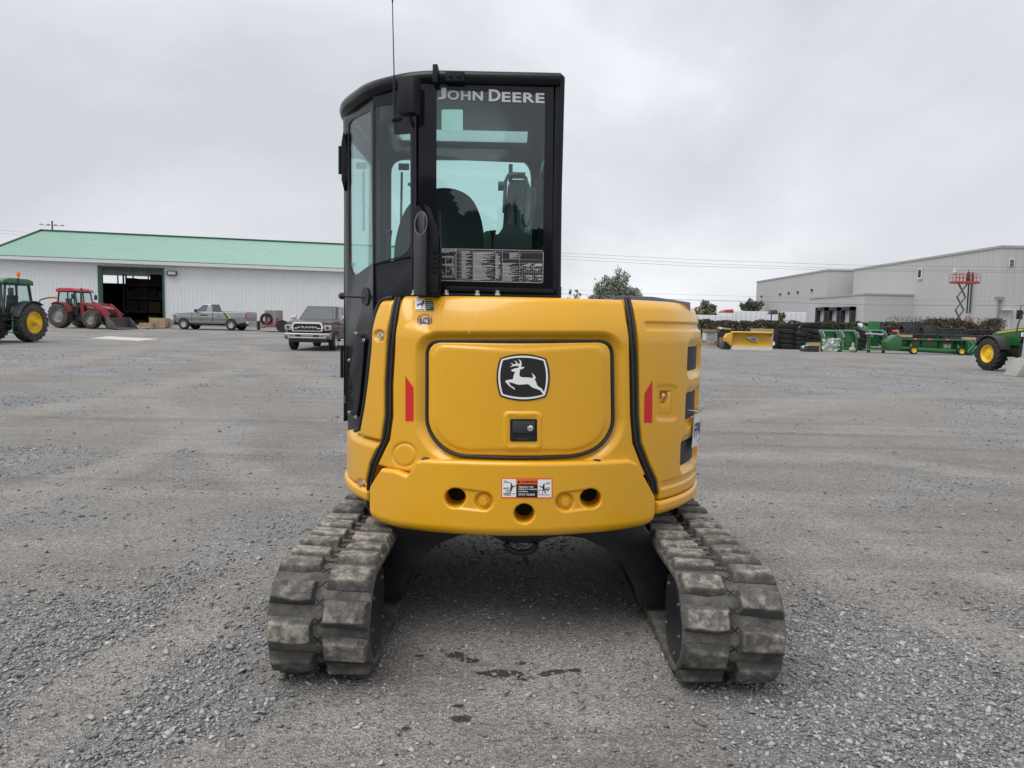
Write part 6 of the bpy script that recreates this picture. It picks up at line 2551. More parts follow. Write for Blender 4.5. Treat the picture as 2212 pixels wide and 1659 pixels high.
# low concrete kerb blocks along the yard edge
kb = PxThing('concrete_kerb', 'low dark concrete kerb running along the far edge of the yard', 'kerb', 1700, 746, 54.5)
kb.t['kind'] = 'structure'
MB().b2((kb.U(1490), -.25, 0), (kb.U(2150), .25, .32)).build('kerb_block', CONC, kb.t, bevel=.03)

# IBC tote with carton on top
ib = PxThing('ibc_tote', 'white caged liquid tote on a pallet by the hedge', 'tote', 1532, 741, 53.0)
ib.box('tank', mat('tote_white', (.55, .58, .60), .5), 1522, 719, 1544, 737, -.35, .75, bevel=.06)
MB().b2((ib.U(1521), -.45, 0), (ib.U(1545), .8, .14)).build('pallet', WOODP, ib.t)
for x in np.linspace(1521.5, 1544.5, 6):
    MB().tube([(ib.U(x), -.42, .14), (ib.U(x), -.42, ib.V(718.5))], .022, 5).build('cage_bar', mat('cage_steel', (.5, .5, .5), .4, .7), ib.t)
for y in (719, 723, 727, 731, 735):
    MB().tube([(ib.U(1521.5), -.43, ib.V(y)), (ib.U(1544.5), -.43, ib.V(y))], .022, 5).build('cage_bar', mat('cage_steel', (.5, .5, .5), .4, .7), ib.t)
ib.box('label_plate', mat('label_grey', (.25, .27, .27), .5), 1530, 724, 1538, 733, -.46, -.44)
def simple_box(name, label, cat, px0, px1, y0, y1, Y, m, d=1.2, bevel=.03, group=None, base=None):
    """a box standing on the ground, or on something at photograph height y1 when base is given"""
    q = PxThing(name, label, cat, (px0 + px1) / 2, y1, Y, group)
    z0 = 0.0
    if base is not None:
        z0 = q.V(base)
        q.t.location.z += z0
    h = q.V(y0) - z0
    o = MB().b2((q.U(px0), -d / 2, 0), (q.U(px1), d / 2, h)).build('body', m, q.t, bevel=bevel)
    MB().b2((q.U(px0) - .01, -d / 2 - .015, h * .93), (q.U(px1) + .01, d / 2 + .015, h + .01)).build('lid', m, q.t, bevel=.01)
    return q


simple_box('carton', 'brown carton lying on top of the white tote', 'carton', 1521, 1543, 711, 718, 53.0, CARD, 1.0, base=718.2)
bs = PxThing('machine_cover', 'black covered implement with pale boards on top, left of the plough', 'implement', 1556, 740, 53.6)
bs.poly('cover', mat('black_sheet', (.018, .019, .022), .55), [(1547, 739), (1547, 716), (1552, 712), (1572, 714), (1576, 720), (1576, 739)], -.6, .9, bevel=.08)
MB().bar((bs.U(1548), -.5, bs.V(708.5)), (bs.U(1571), -.4, bs.V(710.5)), .6, .12).build('board', WOODP, bs.t)
bs.box('white_post', WHT, 1548, 707, 1553, 711, -.8, -.5, bevel=.05)
simple_box('carton', 'large brown carton on the ground behind the plough wing', 'carton', 1550, 1566, 729, 741, 53.2, CARD, 1.0)
simple_box('timber_crate', 'long pale timber crate behind the yellow plough', 'crate', 1626, 1663, 710.5, 742, 52.6, WOODP, 1.3)
simple_box('machine_case', 'dark steel case beside the timber crate, behind the plough', 'case', 1664, 1677, 711, 743, 53.2, DKGR, 1.2)

# tyres: stacked lying flat, others standing
tyre_mesh = {}
def tyre_obj(R, w, key):
    if key not in tyre_mesh:
        b = MB()
        ag_tyre(b, (0, 0, 0), R, R * .58, w, 18, lugh=.06 * R)
        o = b.build('tyre', TYREB, None, smooth=35)
        tyre_mesh[key] = o.data
        bpy.data.objects.remove(o)
    return tyre_mesh[key]


def place_tyre(px, y_mid, Y, R, w, label, group, flat=True, rz=0.0, zc=None):
    o = bpy.data.objects.new('tyre', tyre_obj(R, w, (round(R, 2), round(w, 2))))
    COL.objects.link(o)
    p = P(px, y_mid, Y)
    o.location = (p[0], Y, p[2] if zc is None else zc)
    o.rotation_euler = (math.pi / 2 if flat else 0, 0, rz)
    tag(o, label, 'tyre', group)
    return o


def tyre_stack(px, Y, R, w, n, where, bottom='bottom'):
    x = P(px, 740, Y)[0]
    z0 = float(gz(x, Y))
    names = {0: 'lowest tyre', n - 1: 'topmost tyre'}
    for k in range(n):
        nm = names.get(k, ['second', 'third', 'fourth', 'fifth'][k - 1] + ' tyre from the ground' if k < 5 else 'tyre')
        o = place_tyre(px + random.uniform(-1, 1), 740, Y + random.uniform(-.05, .05), R, w, f'{nm} in the {where}', where, True, random.uniform(0, 3), z0 + w * (.5 + k) * 1.04)


tyre_stack(1702, 52.5, .64, .345, 5, 'wide black tyre stack right of the plough')
tyre_stack(1730, 52.0, .47, .30, 4, 'short tyre stack before the taller ones')
tyre_stack(1751, 54.2, .66, .37, 5, 'tall tyre stack behind the short one')
tyre_stack(1771, 53.5, .58, .34, 4, 'tyre stack left of the wrapped frame')
tyre_stack(1856, 52.5, .48, .32, 5, 'tyre stack left of the tall green frame')
tyre_stack(1917, 54.5, .60, .42, 4, 'tyre stack behind the header end')
for px, yt, R, w, lab in ((1962, 695.5, .80, 1.0, 'broad tractor tyre standing upright behind the header, nearest its orange lamp'), (2004, 700.5, .78, .95, 'broad tractor tyre standing upright behind the header reel, second from the lamp')):
    zt4 = float(P(px, yt, 55.5)[2])
    place_tyre(px, 720, 55.5, R, w, lab, 'tyres standing behind the header', False, math.radians(90 - 8), zt4 - R)
    q4 = simple_box('pallet_stack', 'pallet stack under the upright tyre ' + ('nearest the orange lamp' if 'nearest' in lab else 'second from the lamp'), 'pallets', px - 17, px + 17, 731, 745, 55.6, DKGR, 1.3)
    for ch in q4.t.children:
        k4 = (zt4 - 2 * R + .04) / q4.V(731)
        for v_ in ch.data.vertices:
            v_.co.z *= k4
for i, (px, y) in enumerate(((2040, 716), (2060, 716.5))):
    place_tyre(px, y, 55.2, .62, .5, ['tractor tyre lying on pallets behind the header reel, nearer the standing tyres', 'tractor tyre lying on pallets behind the header reel, farther from the standing tyres'][i], 'tyres behind the reel', True, i)
for i, px in enumerate((2098, 2118, 2138)):
    place_tyre(px, 717 + .3 * i, 55.2, .58, .38, ['first', 'second', 'last'][i] + ' low tyre in the row before the hedge near the broad-tyred tractor'.replace('in the row ', ''), 'low tyres before the hedge', True, i)
simple_box('tyre_pallet', 'dark pallet stack under the tyres behind the header reel', 'pallets', 2028, 2146, 725, 746, 55.2, DKGR, 1.3)
simple_box('pallet', 'flat timber pallet lying before the tyre stacks', 'pallet', 1745, 1790, 741, 744, 51.2, WOODP, 1.2, .01)
simple_box('pallet', 'dark low pallet with a blue bag before the wrapped frame', 'pallet', 1735, 1762, 747, 750.5, 47.6, DKGR, 1.1, .01)
bg_ = PxThing('blue_bag', 'small pale blue bag on the dark low pallet', 'bag', 1741.5, 748, 47.6)
bg_.t.location.z += .12
MB().ball((0, 0, .14), (.30, .25, .15), 8).build('sack', mat('pale_blue_plastic', (.35, .50, .68), .5), bg_.t)

# green loader frames
GFR = mat('frame_green', (.022, .13, .040), .42, var=.15)
GLI = mat('weathered_green', (.10, .24, .15), .5, var=.2)
def loader_frame(label, x0, x1, ytop, ybot, Y, panel=None, wrap=False):
    t = PxThing('loader_frame', label, 'loader frame', (x0 + x1) / 2, ybot, Y)
    for i, x in enumerate((x0, x1)):
        t.poly('boom_arm', GLI, [(x - 5, ytop + 2), (x - 1, ytop), (x + 8, ytop + 14), (x + 8, ytop + 18), (x + 3, ytop + 18), (x - 3, ytop + 8)], -.15, .05, bevel=.02)
        t.box('upright', GFR, x + 2, ytop + 16, x + 6, ybot, -.12, .12, bevel=.02, ground=True)
        MB().tube([(t.U(x + 1), -.2, t.V(ytop + 4)), (t.U(x + 7), -.2, t.V(ytop + 16))], .05, 8).build('cylinder', ZINC, t.t)
    MB().tube([(t.U(x0), 0, t.V(ytop + 3)), (t.U(x1), 0, t.V(ytop + 3))], .06, 8).build('cross_tube', GLI, t.t)
    MB().tube([(t.U(x0 + 4), 0, t.V(ybot - 4)), (t.U(x1 + 4), 0, t.V(ybot - 4))], .07, 8).build('lower_tube', GFR, t.t)
    if panel:
        t.box('green_panel', GFR, *panel, .1, .25, bevel=.02)
    if wrap:
        m, n, b_ = new_mat('clear_film')
        b_.inputs['Base Color'].default_value = (.55, .62, .60, 1)
        b_.inputs['Roughness'].default_value = .25
        b_.inputs['Alpha'].default_value = .62
        b = MB()
        r_ = random.Random(2)
        v = []
        nx, nz2 = 14, 9
        for j in range(nz2):
            for i in range(nx):
                v.append((t.U(x0 + 2 + (x1 - x0 + 4) * i / (nx - 1)), -.35 + r_.uniform(-.15, .1) + .35 * abs(i / (nx - 1) - .5), t.V(ybot - (ybot - ytop - 18) * j / (nz2 - 1)) + r_.uniform(-.05, .05)))
        b.add(v, [(j * nx + i, j * nx + i + 1, (j + 1) * nx + i + 1, (j + 1) * nx + i) for j in range(nz2 - 1) for i in range(nx - 1)])
        b.build('plastic_wrap', m, t.t, smooth=20)
    return t


loader_frame('green loader frame wrapped in clear plastic film', 1771, 1806, 712, 756, 48.5, (1784, 712, 1800, 730), True)
loader_frame('upright green loader frame between the wrapped one and the tyre stack', 1812, 1844, 712, 757, 48.3, (1825, 711, 1843, 756))
lf = loader_frame('tall green loader frame with a high flat panel next to the header', 1872, 1904, 711, 757, 48.2, (1876, 694, 1899, 748))
MB().tube([(lf.U(1864), -.2, lf.V(721)), (lf.U(1903), -.2, lf.V(722.5))], .07, 8).build('steel_shaft', ZINC, lf.t)
MB().b2((lf.U(1866), -.5, lf.V(756)), (lf.U(1908), .2, lf.V(754))).build('skid', GLI, lf.t)
nose = lf.poly('bent_arm', GLI, [(1849, 704), (1856, 700), (1870, 708), (1872, 718), (1864, 716), (1854, 712)], -.2, .1, bevel=.02)
lf.box('white_cap', WHT, 1851, 699, 1857, 708, -.25, .12, bevel=.06)
sk = PxThing('sand_bag', 'pale lumpy sack slumped at the foot of the middle green frame', 'sack', 1841, 757, 47.9)
b = MB(); b.ball((0, 0, .17), (.22, .18, .19), 9); b.ball((.03, 0, .42), (.09, .08, .22), 8)
b.build('sack_body', mat('sack_cloth', (.36, .32, .29), .9, var=.25, bump=.4, bscale=8), sk.t)

# combine header, long and green
def Z4(x, y):
    return ((3400 + x / 2.911) / 1.8517, (950 + y / 2.911) / 1.8517)


hd_ = PxThing('combine_header', 'long green combine header with yellow gauge wheels and dark reel', 'header', 2010, 761, 47.0)
def hbox(name, m, x0, y0, x1, y1, d0, d1, **k):
    a, c = Z4(x0, y0), Z4(x1, y1)
    return hd_.box(name, m, a[0], a[1], c[0], c[1], d0, d1, **k)
hpol = lambda name, m, pts, d0, d1, **k: hd_.poly(name, m, [Z4(*q) for q in pts], d0, d1, **k)
hp3 = lambda x, y, d: (hd_.U(Z4(x, y)[0]), d, hd_.V(Z4(x, y)[1]))
hbox('back_sheet', JGRN, 530, 1195, 1320, 1300, .3, .45, bevel=.03)
hbox('top_beam', mat('header_beam', (.025, .11, .04), .45), 520, 1180, 1330, 1200, -.1, .3, bevel=.03)
MB().tube([hp3(520, 1298, .05), hp3(1420, 1330, .05)], .16, 12).build('torque_tube', JGRN, hd_.t)
hpol('end_divider', JGRN, [(365, 1225), (440, 1165), (490, 1140), (540, 1160), (545, 1300), (500, 1325), (400, 1310), (375, 1280)], -.6, .2, bevel=.05)
hpol('end_divider', JGRN, [(1330, 1190), (1400, 1200), (1470, 1240), (1500, 1300), (1480, 1355), (1340, 1350)], -.3, .4, bevel=.05)
for x in (690, 850, 1050):
    hbox('rib', JGRN, x, 1195, x + 14, 1310, .18, .31)
hbox('feeder_panel', mat('panel_dark_green', (.016, .07, .025), .5), 1065, 1212, 1200, 1298, .1, .29, bevel=.03)
hbox('model_plate', mat('faded_print', (.28, .33, .29), .5), 1095, 1240, 1140, 1285, .085, .099)
hbox('model_plate', mat('faded_print', (.28, .33, .29), .5), 1150, 1240, 1175, 1285, .085, .099)
for zx, zy, R_ in ((685, 1300, .25), (1235, 1318, .24)):
    px_ = Z4(zx, zy)[0]
    wheel_ag(hd_.t, (hd_.U(px_), -.5, R_), R_, R_ * .62, .26, 12, TYREB, JYEL, -1, None, 'gauge_wheel')
    MB().bar((hd_.U(px_), -.3, R_), (hd_.U(px_) + .15, .2, .8), .1, .1).build('wheel_arm', JGRN, hd_.t)
cx0, cx1, cz = hp3(560, 1130, 0)[0], hp3(1460, 1130, 0)[0], hp3(1000, 1135, 0)[2]
MB().tube([(cx0, 1.0, cz), (cx1, 1.0, cz - .03)], .06, 8).build('reel_shaft', DKGR, hd_.t)
for k in range(5):
    a = 2 * math.pi * k / 5 + .3
    y, z = 1.0 + .4 * math.cos(a), cz + .28 * math.sin(a)
    b = MB()
    b.tube([(cx0, y, z), (cx1, y, z - .03)], .028, 6)
    for i in range(36):
        x = cx0 + (cx1 - cx0) * (i + .5) / 36
        b.tube([(x, y, z), (x + .02, y - .05, z - .2)], .012, 4, False)
    b.build('reel_bat', DKGR, hd_.t)
for x in np.linspace(cx0 + .1, cx1 - .1, 6):
    b = MB()
    for k in range(5):
        a = 2 * math.pi * k / 5 + .3
        b.bar((x, 1.0, cz), (x, 1.0 + .4 * math.cos(a), cz + .28 * math.sin(a)), .045, .045)
    b.build('reel_spider', DKGR, hd_.t)
for x0, x1 in ((722, 757), (887, 922), (1098, 1133)):
    hbox('reflector', mat('orange_reflector', (.80, .13, .04), .4), x0, 1177, x1, 1193, -.14, -.101)
hbox('marker_lamp', mat('red_orange_lamp', (.85, .10, .03), .4), 482, 1087, 525, 1108, -.2, .1, bevel=.03)
MB().tube([hp3(545, 1165, 0), hp3(548, 1095, 0), hp3(520, 1090, 0)], .05, 6).build('lamp_stalk', WOODP, hd_.t)
hbox('wooden_chock', WOODP, 540, 1138, 705, 1166, -.1, .25)
hbox('wooden_chock', WOODP, 1315, 1152, 1445, 1185, -.1, .25)
for x in (1345, 1390, 1430, 1475):
    MB().tube([hp3(x, 1190, -.4), hp3(x + 35, 1240, -.5), hp3(x - 20, 1320, -.4)], .04, 6).build('hose', GLI, hd_.t)

# concrete post base with sign at the frame edge
pb = PxThing('sign_post', 'concrete-footed post with a small white sign at the frame edge', 'sign post', 2206, 812)
MB().ext([(pb.U(2180), 0), (pb.U(2232), 0), (pb.U(2224), pb.V(770)), (pb.U(2200), pb.V(776))], 'y', -.4, .4).build('footing', CONC, pb.t, bevel=.03)
MB().tube([(pb.U(2205), 0, .3), (pb.U(2211), 0, pb.V(690))], .05, 8).build('post', mat('galvanised', (.45, .46, .47), .4, .6), pb.t)
sg = pb.box('sign', WHT, 2196, 718.5, 2224, 727, -.09, -.07, bevel=.004)
vv, ff = text2d('tople', .01)
MB().add([(pb.U(2198) + (pb.U(2222) - pb.U(2198)) * a, -.093, pb.V(726) + (pb.V(720) - pb.V(726)) * c) for a, c in vv], ff).build('lettering', BPR, sg, smooth=0)
b = MB()
b.tube([(pb.U(2196), .2, pb.V(722)), (pb.U(2198), .2, pb.V(700)), (pb.U(2205), .2, pb.V(680)), (pb.U(2214), .2, pb.V(668))], .03, 6)
b.build('mirror_arm', DKGR, pb.t)

# ------------------------------------------------------------------ beyond the hedge
wt_ = mat('trailer_white', (.62, .64, .66), .5, var=.05)
def box_trailer(label, x0, x1, y0, y1, Y, m=wt_, wheels=True):
    t = PxThing('box_trailer', label, 'trailer', (x0 + x1) / 2, 700, Y)
    MB().b2((t.U(x0), -1.25, 1.1), (t.U(x1), 1.25, t.V(y0))).build('box', m, t.t, bevel=.05)
    n = int((t.U(x1) - t.U(x0)) / .6)
    for i in range(n + 1):
        x = t.U(x0) + (t.U(x1) - t.U(x0)) * i / n
        MB().b2((x - .03, -1.28, 1.15), (x + .03, -1.251, t.V(y0) - .08)).build('side_post', mat('trailer_rib', (.52, .54, .56), .5), t.t)
    for x in (.15, .22, .8, .87):
        xx = t.U(x0) + (t.U(x1) - t.U(x0)) * x
        MB().lathe([(.2, -.15), (.5, -.15), (.5, .15), (.2, .15)], (xx, -1.0, .5), (0, 1, 0), 16).build('wheel', TYREB, t.t)
    return t


box_trailer('long white box trailer parked beyond the hedge before the warehouse', 1582, 1732, 673.5, 697, 92)
box_trailer('lower white trailer beyond the hedge, nearest the excavator', 1500, 1575, 681, 697, 84)
tk = PxThing('truck_tractor', 'red-roofed lorry cab beyond the hedge between the white trailers', 'lorry', 1560, 700, 88)
tk.poly('fairing', CREDR, [(1553, 675), (1563, 669), (1578, 668), (1578, 676)], -1.1, 1.1, bevel=.1)
tk.box('cab', wt_, 1553, 675.5, 1578, 696, -1.1, 1.1, bevel=.1)
for px in (1558, 1573):
    MB().lathe([(.2, -.15), (.5, -.15), (.5, .15), (.2, .15)], (tk.U(px), -1.0, .5), (0, 1, 0), 16).build('wheel', TYREB, tk.t)
fk = PxThing('forklift', 'small dark forklift cab standing before the white box trailer', 'forklift', 1670, 700, 80)
fk.box('cage', DKGR, 1660, 676.5, 1678, 679, -.6, .6, bevel=.03)
for x in (1660.5, 1676.5):
    fk.box('cage_post', DKGR, x, 679, x + 2, 700, -.6, -.5)
fk.box('chassis', DKGR, 1658, 692, 1680, 704, -.6, .6, bevel=.05, ground=True)
fk.poly('load', mat('dark_load', (.05, .06, .06), .7), [(1661, 676), (1663, 670), (1672, 669), (1676, 673), (1677, 676)], -.5, .5, bevel=.05)

# scissor lift at the tall wall, person on it
sl_Y = 110.0
sx = PxThing('scissor_lift', 'red and grey scissor lift raised against the warehouse wall', 'scissor lift', 2066, 705, sl_Y)
SLM = mat('lift_grey', (.09, .10, .10), .5)
LRED = mat('lift_red', (.36, .045, .045), .5)
zs = [sx.V(y) for y in (703, 688, 675.5, 662.5, 650, 637, 624, 613)]
xl = [2056, 2061]
xc_ = [sx.U(x) for x in (2063.5, 2065, 2066.5, 2068, 2069.5, 2070.5, 2071, 2070)]
zz = [1.0, 3.2, 5.4, 7.6, sx.V(613)]
nlev = 4
z_lo, z_hi = .9, sx.V(612.5)
hw = .62 * 1.0
b = MB()
for k in range(nlev):
    za, zb2 = z_lo + (z_hi - z_lo) * k / nlev, z_lo + (z_hi - z_lo) * (k + 1) / nlev
    xm0, xm1 = sx.U(2064 + 7 * k / nlev), sx.U(2064 + 7 * (k + 1) / nlev)
    for dy in (-.45, .45):
        off = .0 if dy < 0 else .45
        b.bar((xm0 - hw + off, dy, za), (xm1 + hw + off, dy, zb2), .1, .14)
        b.bar((xm0 + hw + off, dy + .1, za), (xm1 - hw + off, dy + .1, zb2), .1, .14)
    b.bar((xm0 - hw, -.45, za), (xm0 - hw + .45, .45, za), .1, .1).bar((xm0 + hw, -.45, za), (xm0 + hw + .45, .45, za), .1, .1)
b.build('scissor_arms', SLM, sx.t)
MB().b2((sx.U(2056), -.7, .3), (sx.U(2078), .7, .9)).build('chassis', LRED, sx.t, bevel=.05)
for x in (2059, 2075):
    for y in (-.65, .65):
        MB().lathe([(.1, -.12), (.32, -.12), (.32, .12), (.1, .12)], (sx.U(x), y, .32), (0, 1, 0), 14).build('wheel', TYREB, sx.t)
px0, px1 = 2050.5, 2103
zp0, zp1, zrail = sx.V(612.5), sx.V(607.5), sx.V(592)
MB().b2((sx.U(px0), -.8, zp0), (sx.U(px1), .8, zp1)).build('platform', LRED, sx.t, bevel=.03)
for y in (-.78, .78):
    for f_ in (1.0, .5):
        MB().tube([(sx.U(px0), y, zp1 + (zrail - zp1) * f_), (sx.U(px1), y, zp1 + (zrail - zp1) * f_)], .04, 6).build('rail', LRED, sx.t)
    for x in np.linspace(px0, px1, 8):
        MB().tube([(sx.U(x), y, zp1), (sx.U(x), y, zrail)], .04, 6).build('rail_post', LRED, sx.t)
MB().b2((sx.U(2078), -.6, zp1), (sx.U(2082), -.1, zp1 + .9)).build('control_box', DKGR, sx.t, bevel=.04)


def person(label, loc, rz, sc, shirt, trousers, bend=0.15, carry=True):
    """standing figure, feet at the origin, facing +x"""
    t = thing('person', label, 'person', loc, rz)
    t.scale = (sc, sc, sc)
    J = {'pel': (0, 0, .95, .125), 'wst': (.01, 0, 1.10, .125), 'chs': (.04, 0, 1.32, .15), 'nck': (.07, 0, 1.50, .06), 'hd0': (.09, 0, 1.58, .075), 'hd1': (.11, 0, 1.68, .10), 'hd2': (.11, 0, 1.76, .075),
         'lh': (0, .10, .90, .10), 'lk': (.03, .12, .50, .072), 'la': (-.02, .13, .09, .045), 'lt': (.14, .15, .03, .04),
         'rh': (0, -.10, .90, .10), 'rk': (.12, -.12, .52, .072), 'ra': (.10, -.13, .09, .045), 'rt': (.26, -.14, .03, .04),
         'ls': (.04, .19, 1.42, .07), 'le': (.10, .25, 1.14, .05), 'lw': (.33, .20, 1.12, .036), 'lf': (.42, .17, 1.13, .034),
         'rs': (.04, -.19, 1.42, .07), 're': (.10, -.25, 1.14, .05), 'rw': (.34, -.18, 1.20, .036), 'rf': (.43, -.15, 1.22, .034)}
    E = [('pel', 'wst'), ('wst', 'chs'), ('chs', 'nck'), ('nck', 'hd0'), ('hd0', 'hd1'), ('hd1', 'hd2'), ('pel', 'lh'), ('lh', 'lk'), ('lk', 'la'), ('la', 'lt'), ('pel', 'rh'), ('rh', 'rk'), ('rk', 'ra'), ('ra', 'rt'),
         ('chs', 'ls'), ('ls', 'le'), ('le', 'lw'), ('lw', 'lf'), ('chs', 'rs'), ('rs', 're'), ('re', 'rw'), ('rw', 'rf')]
    ks = list(J)
    me = bpy.data.meshes.new('figure')
    me.from_pydata([J[k][:3] for k in ks], [(ks.index(a), ks.index(c)) for a, c in E], [])
    o = bpy.data.objects.new('figure', me)
    COL.objects.link(o)
    md = o.modifiers.new('skin', 'SKIN')
    md2 = o.modifiers.new('sub', 'SUBSURF')
    md2.levels = md2.render_levels = 2
    for i, k in enumerate(ks):
        me.skin_vertices[0].data[i].radius = (J[k][3], J[k][3])
        me.skin_vertices[0].data[i].use_root = (k == 'pel')
    bpy.context.view_layer.update()
    m2 = bpy.data.meshes.new_from_object(o.evaluated_get(bpy.context.evaluated_depsgraph_get()))
    bpy.data.objects.remove(o)
    m2.materials.clear()
    for m in (shirt, trousers, mat('skin_tone', (.36, .22, .16), .6), mat('hair_dark', (.02, .017, .015), .7)):
        m2.materials.append(m)
    for pl_ in m2.polygons:
        c = pl_.center
        if c.z > 1.52:
            pl_.material_index = 3 if (c.z > 1.70 or (c.x < .07 and c.z > 1.58)) else 2
        elif c.x > .33 and c.z > 1.0:
            pl_.material_index = 2
        elif c.z < .98:
            pl_.material_index = 1
    m2.shade_smooth()
    f = bpy.data.objects.new('figure', m2)
    COL.objects.link(f)
    f.parent = t
    MB().ball((.20, 0, 1.665), (.025, .02, .028), 6).build('nose', mat('skin_tone', (.36, .22, .16), .6), f)
    for s in (-1, 1):
        MB().ball((.185, s * .035, 1.69), (.015, .014, .01), 6).build('eye', BPR, f)
        MB().ball((.10, s * .098, 1.665), (.022, .014, .035), 6).build('ear', mat('skin_tone', (.36, .22, .16), .6), f)
        for k in range(5):
            b = MB()
            y0 = s * (.165 if s > 0 else .148) + (k - 2) * .013
            b.tube([(.40, y0, 1.13 if s > 0 else 1.22), (.445 - (.02 if k == 0 else 0), y0 + (.012 if k == 0 else 0), 1.135 if s > 0 else 1.225), (.465 - .004 * abs(k - 2), y0, 1.12 if s > 0 else 1.21)], .0085, 5)
            b.build('finger', mat('skin_tone', (.36, .22, .16), .6), f)
    return t


DKCL = mat('dark_clothes', (.022, .024, .03), .85)
GRCL = mat('grey_clothes', (.045, .05, .062), .85)
pp = P(2089, 607.5, sl_Y)
person('worker in dark clothes standing on the raised lift platform, looking down', (pp[0], sl_Y, sx.o[2] + zp1), math.radians(-20), (zrail - zp1) * 0 + 1.0 * (25.5 / 1600 * 110 / 1.80), GRCL, DKCL)
pc_ = simple_box('crate_stack', 'dark crate stack hidden behind the header reel under the far worker', 'crates', 1984, 2001, 722, 745, 58.0, DKGR, .8)
q = P(1992, 688, 58.0)
person('worker in dark shirt, head and shoulders above the tyres behind the header', (q[0], 58.0, q[2] - 1.82), math.radians(200), 1.0, DKCL, DKCL)
pc_.t.location.z = 0
for ch in pc_.t.children:
    zt3 = q[2] - 1.82
    for v_ in ch.data.vertices:
        v_.co.z = v_.co.z / max(1e-6, pc_.V(722)) * zt3

# ------------------------------------------------------------------ hedge, trees, wires
def leaf_mesh(name, pts, size, material, parent, seed=0, up=0.0, long=1.0, tone=None):
    """many small leaf faces at the given points"""
    r = np.random.default_rng(seed)
    n = len(pts)
    a = r.normal(size=(n, 3))
    a[:, 2] = a[:, 2] * (1 - up) + up * 1.6
    a /= np.linalg.norm(a, axis=1)[:, None]
    c = np.cross(a, r.normal(size=(n, 3)))
    c /= np.linalg.norm(c, axis=1)[:, None]
    s = (size * r.uniform(.6, 1.4, n))[:, None]
    l = s * long
    V = np.stack([pts - a * l, pts + c * s * .5, pts + a * l, pts - c * s * .5], 1).reshape(-1, 3)
    F = np.arange(4 * n).reshape(n, 4)
    tn = r.random(n) if tone is None else tone
    o = fast_mesh(name, V, F, material, {'tone': np.repeat(tn, 4)}, smooth=False)
    o.parent = parent
    return o


def leaf_mat(name, cols):
    m, n, b = new_mat(name)
    at = n.nodes.new('ShaderNodeAttribute')
    at.attribute_name = 'tone'
    r = n.nodes.new('ShaderNodeValToRGB')
    el = r.color_ramp.elements
    el[0].color = (*cols[0], 1)
    el[1].color = (*cols[-1], 1)
    for i, c in enumerate(cols[1:-1]):
        q = el.new((i + 1) / (len(cols) - 1))
        q.color = (*c, 1)
    n.links.new(at.outputs['Fac'], r.inputs['Fac'])
    n.links.new(r.outputs['Color'], b.inputs['Base Color'])
    b.inputs['Roughness'].default_value = .7
    return m


HEDM = leaf_mat('hedge_leaves', [(.018, .020, .010), (.040, .036, .020), (.075, .075, .030), (.060, .020, .022), (.10, .085, .05)])
BARK = mat('bark', (.09, .07, .055), .9, var=.3, bump=.4, bscale=15)
hx0, hx1 = float(P(1490, 700, 60)[0]), float(P(2165, 705, 60)[0])
hedge = thing('hedge', 'long ragged brown-green hedge separating the yard from the warehouse', 'hedge', ((hx0 + hx1) / 2, 60, 0))
n = 34000
r = np.random.default_rng(5)
hx = r.uniform(hx0, hx1, n)
htop = 1.95 + .55 * fbm(hx * .8 + 50, hx * 0 + 3, 31, 4) * 1.6 - .35 + .35 * ss(hx1 - 14, hx1 - 4, hx)
hz = htop * r.beta(2.2, 1.0, n)
hy = 60 + r.normal(0, .45, n) * (1.1 - .4 * hz / htop)
patch = fbm(hx * .35 + 9, hz * .5 + 2, 77, 3)
tone = np.clip(r.normal(.32, .2, n) + (ss(.5, .62, patch) * .38) * (hx < hx0 + 12) + .28 * ss(hx0 + 12, hx0 + 18, hx) * r.random(n), 0, 1)
leaf_mesh('foliage', np.stack([hx - (hx0 + hx1) / 2, hy - 60, hz], 1), .075, HEDM, hedge, 6, tone=tone)
b = MB()
for i in range(60):
    x = r.uniform(hx0, hx1) - (hx0 + hx1) / 2
    b.tube([(x, 0, 0), (x + r.normal(0, .1), r.normal(0, .1), 1.2)], .03, 5)
b.build('stem', BARK, hedge)['kind'] = 'stuff'
grs = []
n = 700
gx_ = r.uniform(hx0 + 16, hx1, n)
leaf_mesh('seed_heads', np.stack([gx_ - (hx0 + hx1) / 2, r.normal(0, .4, n), 2.0 + r.random(n) * .6], 1), .05, leaf_mat('dry_grass', [(.10, .085, .055), (.14, .115, .075), (.10, .06, .05)]), hedge, 9, up=.9, long=2.4)


